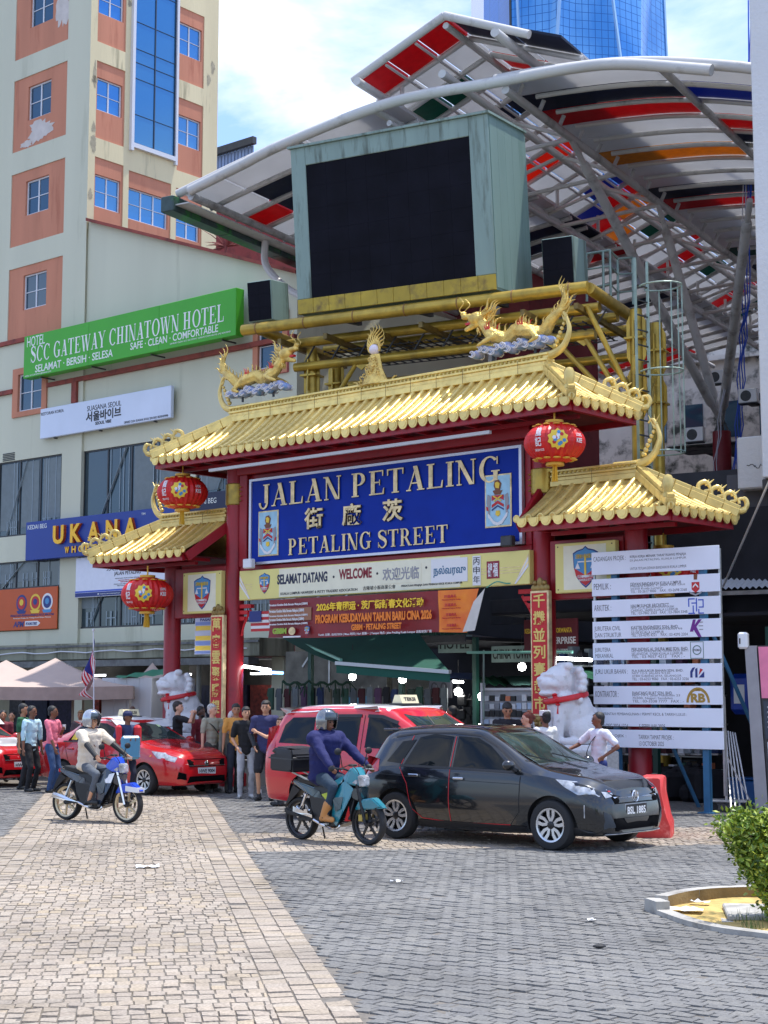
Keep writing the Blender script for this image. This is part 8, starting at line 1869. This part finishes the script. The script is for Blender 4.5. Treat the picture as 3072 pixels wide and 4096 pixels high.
# riders
ra=mA.location;t,a,R=human('rider in cream T shirt and silver helmet on the blue motorcycle',(ra.x,ra.y,0),mA.rotation_euler.z,1.68,'asian',(.015,.015,.015),L((222,208,186)),L((92,98,106)),pelvis=(-.22,0,.86),lean=.12,hands=[(.27,.34,1.0),(.27,-.34,1.0)],feet=[(.02,.2,.27),(.02,-.2,.27)],helmet=mat('silver_helmet',(.45,.47,.5),.12,.7,coat=1),leg='crop',nod=.12,glasses=True,loose=.03,shoes=(.02,.02,.02),build=1.2)
for i in(0,1): el,wr,pm=a[i];prop(t,'arm_sleeve',MB().tube([el.lerp(wr,-.15),el,wr,wr+(wr-el)*.1],[.05,.048,.036,.034],10),M_BLACK,smooth=True)
prop(t,'shirt_print',MB().prism([(.07*math.cos(q),.05*math.sin(q)) for q in np.linspace(0,2*PI,14)[:-1]],-.135,-.12,Matrix.Translation((-.22+.05,0,1.18))@Matrix.Rotation(PI/2,4,'Z')),mat('brown_print',(.1,.05,.03),.6))
rb_=mB.location;t,a,R=human('rider in dark blue jacket and tan boots on the teal motorcycle',(rb_.x,rb_.y,0),mB.rotation_euler.z,1.74,'brown',(.015,.015,.015),L((22,28,84)),L((38,58,76)),sleeve='long',pelvis=(-.22,0,.87),lean=.1,hands=[(.26,.34,1.0),(.26,-.34,1.0)],feet=[(.0,.2,.28),(.0,-.2,.28)],helmet=mat('grey_helmet',(.22,.23,.24),.12,.8,coat=1),nod=.05,loose=.055,shoes=L((190,132,74)),ankle=.17,build=1.2)
for i in(0,1):
    g=MB();g.ball(a[i][2],1,8,(.055,.045,.04));prop(t,'glove',g,M_BLACK,smooth=True)
# ================================================================ stone lions
MAR=mat('white_marble',lin((222,222,224)),.55,var=.06,vs_=3,bump=.35,bs=26,dirt=lin((160,158,154)),ds=7,dth=(.58,.78));RIB=mat('red_satin_ribbon',(.62,.012,.02),.35,var=.2,vs_=8)
def lion(lab,p,a,zt_):
    t=thing('stone_lion',lab,'statue',p,a,group='pair of stone guardian lions');b=zt_-1.36;m=MB();rr=random.Random(3)
    E=lambda x,y,z,rx,ry,r3:ell(m,(x,y,z+b),rx,ry,r3)
    E(-.1,0,.5,.34,.3,.44);E(.12,0,.66,.26,.31,.33);E(-.28,0,.32,.28,.32,.3)
    for s in(1,-1):
        E(-.18,s*.2,.26,.27,.14,.26);E(.08,s*.26,.06,.17,.09,.07);cap_(m,(.2,s*.17,.66+b),(.26,s*.17,.1+b),.12,.085);E(.34,s*.17,.06,.13,.1,.075)
        for k in range(4): ell(m,(.44,s*.17-.06+.04*k,.04+b),.04,.02,.04)
        E(.34,s*.13,1.17,.07,.07,.04);E(.3,s*.2,1.02,.1,.05,.07);E(.1,s*.22,1.2,.06,.04,.09);E(.4,s*.1,1.12,.035,.035,.03)
        for k in range(3): E(.2,s*.2,.82-.07*k,.07,.06,.04)
    E(.16,0,1.08,.28,.27,.26);E(.38,0,1.03,.16,.22,.13);E(.36,0,.86,.17,.19,.06);E(.5,0,1.09,.06,.11,.055);E(.26,0,.93,.12,.17,.09);E(.4,0,1.17,.09,.16,.05)
    for k in range(9): ell(m,(.5-.012*abs(k-4),-.12+.03*k,.95+b),.02,.013,.03)
    for r in range(6):
        for k in range(11):
            u=-1.35+2.7*k/10;th=.55+r*.36;x=.14-.3*math.sin(th)*1.0+.12*(r<1);z=1.06+.3*math.cos(th) - (.1 if r>4 else 0);E(x*math.cos(u*.3)-.02,math.sin(u)*.31*(.55+.45*math.sin(min(th,1.6))),z,.075+rr.uniform(-.01,.01),.07,.07)
    for k in range(4): E(-.52+.03*k,0,.2+.12*k,.07,.09,.075)
    vmesh('body',m,MAR,t,.018,1,.006,60)
    MB().bbox(-.62,.55,-.36,.36,b-.1,b,.015).build('plinth',MAR,t);MB().bbox(-.72,.65,-.45,.45,0,b-.101,.02).build('pedestal',mat('pale_granite_pedestal',lin((172,170,166)),.7,var=.2,vs_=30),t);MB().bbox(-.68,.61,-.41,.41,b-.2,b-.1005,.01).build('moulding',MAR,t)
    cpt=[(.06+.36*math.cos(q),.36*math.sin(q),.79+b-.07*math.cos(q)) for q in np.linspace(0,2*PI,25)]
    MB().tube(cpt,.035,8,flat=1.4).build('ribbon_band',RIB,t,smooth=True)
    q=MB()
    for k in range(26): aa=rr.uniform(0,6.28);u=rr.uniform(0,.11);q.ball((.28+.03*rr.random(),.2+u*math.cos(aa),.76+b+u*math.sin(aa)),.045,6,(1,1,.5))
    q.prism([(.2,.5+b),(.3,.52+b),(.27,.74+b)],.24,.26);q.build('ribbon_rosette',RIB,t)
    return t
p=at_y(2275,None,26.9);lion('white stone lion with red ribbon, right of the right main gate column',p,deg(192),hz(2230,2655,26.9))
p=at_y(725,None,34.9);lion('white stone lion with red ribbon by the left gate columns beside the hoarding box',p,deg(190),hz(700,2682,34.9))
# ================================================================ ridge dragons and pearl
GD=mat('dragon_gold',(.86,.58,.16),.25,.6,var=.35,vs_=9,bump=.9,bs=55);RF=mat('red_flame_enamel',(.6,.02,.02),.35);CLB=mat('blue_cloud_enamel',lin((86,140,196)),.4,var=.5,vs_=9,col2=lin((190,186,214)));CLW=mat('white_cloud_edge',lin((216,212,214)),.4)
def flame(m,p,d,L,r,cv=.3,n=6):
    p=Vector(p);d=Vector(d).normalized();q=Vector((0,0,1)).cross(d) if abs(d.z)<.9 else Vector((1,0,0));q=d.cross(Vector((0,1,0)))
    m.tube(catmull([p,p+d*L*.4+q*L*cv*.3,p+d*L*.75-q*L*cv*.25,p+d*L],3),[r*(1-k/9.5) for k in range(10)],6)
def dragon(lab,x,sx,z):
    t=thing('ridge_dragon',lab,'dragon statue',(x,0,z),fr=GATE,group='gold dragons on the main roof ridge');t.scale=(sx,1,1);rr=random.Random(5)
    pa=catmull([(-1.0,0,.62),(-.82,0,.48),(-.62,.06,.3),(-.36,-.05,.34),(-.15,.04,.42),(.08,.06,.3),(.3,-.04,.36),(.45,0,.52),(.58,0,.68)],5);n=len(pa);m=MB()
    for i in range(n-1):
        r=lambda k:.045+.105*math.sin(PI*min(1,(k/n)*.8+.08));cap_(m,pa[i],pa[i+1],r(i),r(i+1),8)
    E=lambda a,b_,c,d,e,f:ell(m,(a,b_,c),d,e,f)
    E(.68,0,.78,.17,.14,.13);E(.86,0,.84,.15,.1,.06);E(.97,0,.92,.055,.075,.05);
    cap_(m,(.68,0,.68),(.9,0,.60),.075,.045)
    for s in(1,-1):
        for a,b_ in(((-.5,s*.1,.3),(-.62,s*.16,.16)),((.2,s*.1,.36),(.42,s*.17,.26))): cap_(m,a,b_,.06,.045);q=Vector(b_)+Vector((.12,0,-.05));cap_(m,b_,q,.045,.03);[cap_(m,q,q+Vector((.07,.03*k,-.03)),.016,.006,6) for k in(-1,0,1)]
    vmesh('body',m,GD,t,.016,1)
    m=MB()
    for i in range(3,n-2,2): flame(m,pa[i]+Vector((0,0,.08)),(-.5,0,1),.19+.06*rr.random(),.03)
    for k in range(9): flame(m,(.55,rr.uniform(-.09,.09),.62+.03*k),(-.9,rr.uniform(-.3,.3),.2+.12*k),.32+.12*rr.random(),.036)
    for k in range(6): flame(m,(.62,rr.uniform(-.06,.06),.58),(-.2+.12*k,0,-1),.14,.02)
    for k in range(6): flame(m,(-.98,0,.62),(-.8+.14*k,rr.uniform(-.15,.15),.35+.22*k),.36+.06*k,.04)
    m.build('mane_and_tail_flames',GD,t,smooth=True)['kind']='stuff'
    for s in(1,-1):
        m=MB();flame(m,(.66,s*.05,.83),(-.7,s*.2,.6),.24,.02);m.build('horn',GD,t,smooth=True);MB().ball((.76,s*.07,.82),.028,8).build('eye',TW,t,smooth=True)
        MB().tube(catmull([(.9,s*.04,.86),(1.0,s*.08,.98),(.9,s*.1,1.1),(.98,s*.1,1.22)],5),[.009]*16,5).build('whisker',GD,t)
        for x_,z_ in((.42,.42),(-.25,.38)): m=MB();[flame(m,(x_,s*.1,z_),(-.5+.3*k,s*.2,1),.26-.04*k,.026) for k in range(3)];m.build('red_flame',RF,t,smooth=True)
    MB().prism([(.72,.73),(.92,.72),(.9,.68),(.74,.68)],-.04,.04).build('mouth',RF,t)
    for k in range(7): MB().tube([(.76+.025*k,.045,.77),(.765+.025*k,.05,.735)],[.009,.002],5).build('tooth',TW,t)
    m=MB();m2=MB()
    for k in range(13):
        x_=-.78+k*.12+rr.uniform(-.02,.02);z_=.1+.05*math.sin(k*1.9);ell(m,(x_,0,z_),.1,.15,.085)
        for j in range(2):
            c=Vector((x_+.03*j,-.15,z_+.02*j));m2.tube([c+Vector((math.cos(q)*(.02+.009*q),-.01*0,math.sin(q)*(.02+.009*q))) for q in np.linspace(0,5.5,11)],.011,5)
            c.y=.15;m2.tube([c+Vector((math.cos(q)*(.02+.009*q),0,math.sin(q)*(.02+.009*q))) for q in np.linspace(0,5.5,7)],.011,4)
    vmesh('cloud_base',m,CLB,t,.02,1);m2.build('cloud_scroll',CLW,t)['kind']='stuff'
    for x_ in(-.5,.35): MB().tube([(x_,0,-.1),(x_,0,.1)],.025,6).build('mount',M_DARK,t)
za=GATE.sz(1000,1585,0)[1]
dragon('gold dragon on blue clouds at the left end of the main roof ridge',-7.42,1.12,za);dragon('gold dragon on blue clouds at the right end of the main roof ridge',-.72,-1.15,GATE.sz(1990,1420,0)[1])
x,z=GATE.sz(1500,1530,0);t=thing('flaming_pearl','gold flaming pearl ornament standing at the middle of the main roof ridge','ornament',(x,0,z-.05),fr=GATE);m=MB();rr=random.Random(2)
m.lathe([(.36,0),(.3,.12),(.2,.3),(.15,.5),(.13,.62),(.001,.64)],14,Matrix.Diagonal((1,.5,1,1)));m.build('mound',GD,t,smooth=True)
m=MB()
for k in range(26):
    zz=rr.uniform(.04,.55);w_=.33*(1-zz/.75);c=Vector((rr.uniform(-w_,w_),-.16*(1-zz*.8),zz));m.tube([c+Vector((math.cos(q)*(.012+.008*q),0,math.sin(q)*(.012+.008*q))) for q in np.linspace(0,5,8)],.012,5)
m.build('scroll_relief',GD,t)['kind']='stuff'
for s in(1,-1): m=MB();m.tube(catmull([(s*.3,0,.06),(s*.42,0,.02),(s*.5,0,.1),(s*.58,0,.12)],4),[.035-.002*i for i in range(13)],6);m.build('side_scroll',GD,t,smooth=True)
MB().ball((0,-.02,.72),.11,14).build('pearl',mat('pearl_white',lin((226,214,220)),.2),t,smooth=True)
m=MB()
for k in range(13): a=-.35+3.84*k/12;flame(m,(.12*math.cos(a),0,.72+.12*math.sin(a)),(math.cos(a)*.5,0,.75+abs(math.sin(a))*.4),.2+.22*max(0,math.sin(a)),.03,.5)
m.build('flame_ring',GD,t,smooth=True)['kind']='stuff'
# ================================================================ project board
_o=gr(2834,3254);BRF=Fr(_o.x,_o.y,.8,-.6);pbd=thing('project_board','tall project information board of nine white planks on blue posts, right of the stone lion','sign',(0,0,0),fr=BRF)
PW=mat('white_board_plank',lin((226,230,240)),.5,var=.04,vs_=2);BPO=mat('teal_blue_post',lin((50,104,140)),.5,var=.15)
T_=lambda x,y:(1900+x*.7064,2000+y*.7064)
rows_=[(297,425,253,388),(450,545,412,515),(570,667,540,640),(690,788,668,773),(812,908,795,898),(932,1032,924,1030),(1055,1158,1052,1157),(1178,1282,1178,1287),(1300,1392,1308,1420)]
xl=BRF.sz(*T_(684,700))[0];xr=BRF.sz(*T_(1408,700))[0];yf=-.12;zs=[]
for a,b,c,d in rows_:
    z1=(BRF.sz(*T_(684,a),yf)[1]+BRF.sz(*T_(1408,c),yf)[1])/2;z0=(BRF.sz(*T_(684,b),yf)[1]+BRF.sz(*T_(1408,d),yf)[1])/2;zs.append((z0,z1))
W2=xr-xl
lf=['CADANGAN PROJEK :','PEMILIK :','ARKITEK :','JURUTERA CIVIL\nDAN STRUKTUR','JURUTERA\nMEKANIKAL\nDAN ELEKTRIKAL','JURU UKUR BAHAN :','KONTRAKTOR :','','']
md=[['KERJA-KERJA MENAIK TARAF RUANG PENJAJA','DI JALAN PETALING, KUALA LUMPUR','','UNTUK TETUAN DEWAN BANDARAYA KUALA LUMPUR'],['DEWAN BANDARAYA KUALA LUMPUR','Menara DBKL 1, Jalan Raja Laut','50350 Kuala Lumpur','TEL : 03-2617 9000    FAX : 03-2698 2368'],['HALIM SUHOR ARCHITECT','NO. 21-2, JALAN DWITASIK','CHERAS, 56000 KUALA LUMPUR','TEL : 03-7802 3303   FAX : 03-7804 3348'],['KASTRI ENGINEERS SDN. BHD.','57-2, JALAN PANDAN INDAH 4/6','55100 KUALA LUMPUR','TEL : 03-4295 4221    FAX : 03-4295 2204'],['PERUNDING AL SHURA M&E SDN. BHD.','NO. 20-2, JALAN 4A/146, TAMAN DESA SAKTI','SELANGOR, 57000 KUALA LUMPUR','TEL : 03-9057 4212    FAX : -'],['FLA JURUUKUR BAHAN SDN. BHD.','NO. 12-3, JALAN 9/23E','47400 SUBANG JAYA, SELANGOR','TEL : 03-6253 9060   FAX : 03-6253 3256'],['RANCANG BUAT SDN. BHD.','NO. 19-1, Jalan Hasaman 23','70300, Negeri Sembilan','TEL : 03-3338 7777   FAX : -'],[],[]]
for i,(z0,z1) in enumerate(zs):
    MB().bbox(xl,xr,yf,yf+.03,z0,z1,.004).build('plank',PW,pbd);h=z1-z0
    if lf[i]: n_=lf[i].count('\n')+1;text(lf[i],(xl+.04,z1-.1-.085*n_,xl+.04+.037*max(len(q_) for q_ in lf[i].split(chr(10))),z1-.08),M_GREYINK,pbd,yf-.002,.0)
    for j,s in enumerate(md[i]):
        if s: zz=z1-.09-(h-.12)*j/4.0;text(s,(xl+.75,zz-.055 if j==0 else zz-.045,xl+.75+min(1.05,.034*len(s)),zz),M_GREYINK,pbd,yf-.002,.0,bold=.01 if j==0 else 0)
z0,z1=zs[7];text('RUJ. PERINTAH PEMBANGUNAN / PERMIT KECIL & TARIKH LULUS :',(xl+.05,z1-.14,xl+1.75,z1-.08),M_GREYINK,pbd,yf-.002,.0);text('BP T4 OSC 2024 1324           5 FEBRUARI 2025',(xl+.05,z1-.34,xl+1.35,z1-.27),M_GREYINK,pbd,yf-.002,.0)
z0,z1=zs[8];text('MULA PROJEK :',(xl+.05,z1-.14,xl+.62,z1-.08),M_GREYINK,pbd,yf-.002,.0);text('TARIKH TAMAT PROJEK :\n13 OCTOBER 2025',(xl+.85,z1-.26,xl+1.5,z1-.08),M_GREYINK,pbd,yf-.002,.0)
lx=xl+W2*.82
def lg(P,m_,i,nm='logo',d=.004,sc=1): z0,z1=zs[i];c=(z0+z1)/2;return MB().prism([(lx+a*sc,c+b*sc) for a,b in P],yf-d,yf-d+.002).build(nm,m_,pbd)
lg([(-.07,.02),(.07,.02),(.07,-.1),(0,-.16),(-.07,-.1)],RP,1);lg([(-.03,.06),(.03,.06),(.04,.16),(-.03,.15)],mat('brown_print',(.1,.05,.03),.6),1);lg([(-.12,-.13),(0,-.18),(.12,-.13),(.1,-.17),(0,-.21),(-.1,-.17)],GP,1,d=.006);lg([(-.05,-.05),(0,0),(.05,-.05),(.05,-.08),(0,-.03),(-.05,-.08)],WP,1,d=.007)
for a,b,c,d in((-.14,.1,-.02,.12),(-.14,-.02,-.12,.12),(-.08,.03,.02,.05),(0,-.1,.02,.12),(.04,.08,.14,.1),(.12,-.04,.14,.1),(.05,-.04,.14,-.02),(-.14,-.14,-.02,-.12),(-.06,-.12,-.04,0),(.04,-.14,.14,-.12),(.04,-.14,.06,-.06)): lg([(a,b),(c,b),(c,d),(a,d)],mat('mid_blue_print',(0,0,0)),2)
PU=mat('purple_print',lin((110,30,130)),.5);lg([(-.12,-.06),(-.06,.14),(-.01,.14),(-.06,-.06)],PU,3);lg([(-.07,.0),(.04,.14),(.1,.14),(0,.02),(.09,-.15),(.03,-.15)],PU,3,d=.006)
for k in range(3): lg([(.03+.01*k,.1-.06*k),(.12,.1-.06*k),(.12,.085-.06*k),(.03+.01*k,.085-.06*k)],GP,3)
for a,b,c,d in((-.12,-.14,.12,-.13),(-.12,.13,.12,.14),(-.12,-.13,-.11,.13),(.11,-.13,.12,.13)): lg([(a,b),(c,b),(c,d),(a,d)],mat('grey_green_print',lin((90,120,110)),.5),4)
z0,z1=zs[4];MB().lathe([(.065,0),(.08,0)],24,Matrix.Translation((lx,yf-.004,(z0+z1)/2))@Matrix.Rotation(PI/2,4,'X')).build('logo_ring',MATS['grey_green_print'],pbd,fixn=False);text('PASMA',(lx-.06,(z0+z1)/2-.02,lx+.06,(z0+z1)/2+.02),M_GREYINK,pbd,yf-.004,.0,bold=.02)
lg([(-.13,-.08),(-.09,-.08),(-.09,.0),(-.04,.09),(-.09,.08),(-.13,.02)],NB,5);lg([(-.04,-.08),(0,-.08),(0,.08),(-.04,.06)],NB,5);lg([(.02,-.08),(.12,-.08),(.12,.02)],NB,5);lg([(.02,-.04),(.1,.05),(.05,.07)],RP,5)
OC=mat('ochre_print',lin((166,132,52)),.5);n_=16;lg([(.21*math.cos(a),-.12+.25*math.sin(a)) for a in np.linspace(0,PI,n_)]+[(.17*math.cos(a),-.12+.20*math.sin(a)) for a in np.linspace(PI,0,n_)],OC,6)
z0,z1=zs[6];text('RB',(lx-.13,(z0+z1)/2-.12,lx+.13,(z0+z1)/2+.03),OC,pbd,yf-.004,.0,bold=.05);lg([(-.05,.07),(.05,.07),(.02,.1),(-.02,.1)],OC,6)
ztop=zs[0][1]-.05
for x in(0,BRF.sz(2475,3150)[0]): MB().bar((x,0,.02),(x,0,ztop),.11,.1).build('post',BPO,pbd);MB().box(x-.14,x+.14,-.12,.12,0,.02).build('base_plate',BPO,pbd);MB().bar((x+.05,.05,3.1),(x+.9,1.2,0),.05).build('rear_brace',BPO,pbd)
MB().box(xl+.01,xl+.05,yf+.031,-.055,zs[-1][0],ztop).build('edge_batten',M_STEEL,pbd);MB().box(xr-.03,xr+.01,yf+.031,-.055,.3,ztop).build('edge_batten',M_STEEL,pbd)
# ================================================================ red barriers
BRD=mat('faded_red_plastic',lin((214,64,60)),.42,var=.12,vs_=3,dirt=lin((236,130,120)),ds=5,dth=(.56,.7))
def barrier(lab,p,a):
    t=thing('water_barrier',lab,'barrier',p,a,group='red plastic barriers');m=MB();rr=random.Random(int(p[0]*9))
    P=[(-.24,0),(.24,0),(.24,.16),(.2,.3),(.14,.62),(.14,.78),(.1,.8),(-.1,.8),(-.14,.78),(-.14,.62),(-.2,.3),(-.24,.16)];n=14;vs=[]
    for i in range(n+1):
        y=-.5+1.0*i/n;k=1-.12*(abs(2*i/n-1)>.95)
        for q,(a_,b_) in enumerate(P): vs.append((a_*k+.02*math.sin(i*1.7+q),y,b_-.02*math.sin(i*.9+b_*4)*(b_>.1)))
    L=len(P);m.add(vs,[(i*L+j,(i+1)*L+j,(i+1)*L+(j+1)%L,i*L+(j+1)%L) for i in range(n) for j in range(L)]+[tuple(range(L))[::-1],tuple(n*L+j for j in range(L))])
    m.build('shell',BRD,t,smooth=True,ang=50);MB().lathe([(.04,0),(.045,.03),(.001,.035)],14,Matrix.Translation((0,.2,.8))).build('filler_cap',M_BLACK,t)
    for s in(-1,1): MB().bbox(-.06,.06,s*.5-.03,s*.5+.03,.12,.66,.02).build('end_lug',BRD,t)
p=gr(2618,3352);barrier('dented red plastic barrier standing just right of the dark hatchback nose',(p.x+.09,p.y+.5,0),deg(-12));barrier('second red plastic barrier half hidden behind the dark hatchback bonnet',(p.x-.75,p.y+1.3,0),deg(-30))
# ================================================================ map totem at the right
Yt=25.8;a=at(2981,2583,Yt);b=at(3026,3245,Yt);tt=thing('map_totem','tall grey wayfinding totem with map panels and a pink paper sheet at the right edge','totem',(b.x,Yt,0),deg(-25));dx=a.x-b.x;h=a.z
GT=mat('totem_grey',lin((150,148,150)),.5,var=.1)
def tq(x0,x1,z0,z1,y,m_,nm):
    k=lambda z:dx*z/h;MB().prism([(x0+k(z0),z0),(x1+k(z0),z0),(x1+k(z1),z1),(x0+k(z1),z1)],y,y+.02).build(nm,m_,tt)
k=lambda z:dx*z/h
MB().prism([(0,0),(.2,0),(.19+dx,h),(dx,h)],-.05,.3).build('edge_column',GT,tt);MB().prism([(.21,.1),(.75,.1),(.75+dx,h),(.2+dx,h)],-.02,.25).build('panel_body',M_DARK,tt)
tq(.22,.72,h-.85,h-.02,-.05,mat('pink_paper',lin((232,130,160)),.7,var=.1),'pink_sheet');tq(.24,.72,h-1.5,h-.9,-.045,mat('slate_panel',lin((52,60,72)),.5),'text_panel')
for z0,z1 in((h-2.1,h-1.55),(h-2.75+.1,h-2.15)): tq(.26,.7,z0,z1,-.05,mat('map_print',lin((176,188,196)),.5,var=.5,vs_=14),'map')
tq(.26,.7,.15,h-2.7,-.05,mat('mural_print',lin((190,150,70)),.6,var=.9,vs_=9,col2=(.01,.01,.01)),'mural')
for i in range(5): text('Petaling Street',(.3+k(h-1),h-1.02-i*.08,.5+k(h-1),h-.98-i*.08),WP,tt,-.06,.0)
MB().bbox(dx-.1,dx+.06,-.12,.05,h-.05,h+.22,.03).build('white_camera',TW,tt);MB().box(dx-.07,dx-.05,-.13,-.12,h+.03,h+.12).build('lens',M_BLACK,tt)
# dark shopfront clutter behind the project board
rr=random.Random(8)
for i in range(9):
    p=at(2290+i*66,2980,30.2);t=thing('market_shelf','dim market shelf stacked with boxed goods in the shade behind the project board','shelf',(p.x,p.y,0),GATE.rz,group='dim shelves behind the project board')
    for j in range(5):
        MB().box(-.4,.4,-.2,.2,.25+j*.55,.28+j*.55).build('shelf_board',M_STEEL,t)
        for k_ in range(4): q=rr.uniform(.1,.16);MB().box(-.38+k_*.2,-.38+k_*.2+q,-.15,.1,.283+j*.55,.283+j*.55+rr.uniform(.15,.42)).build('boxed_goods',rr.choice(gm+pk),t)
flush()
for c_ in [o for o in COL.objects if o.name.startswith('cutter')]: bpy.data.objects.remove(c_)
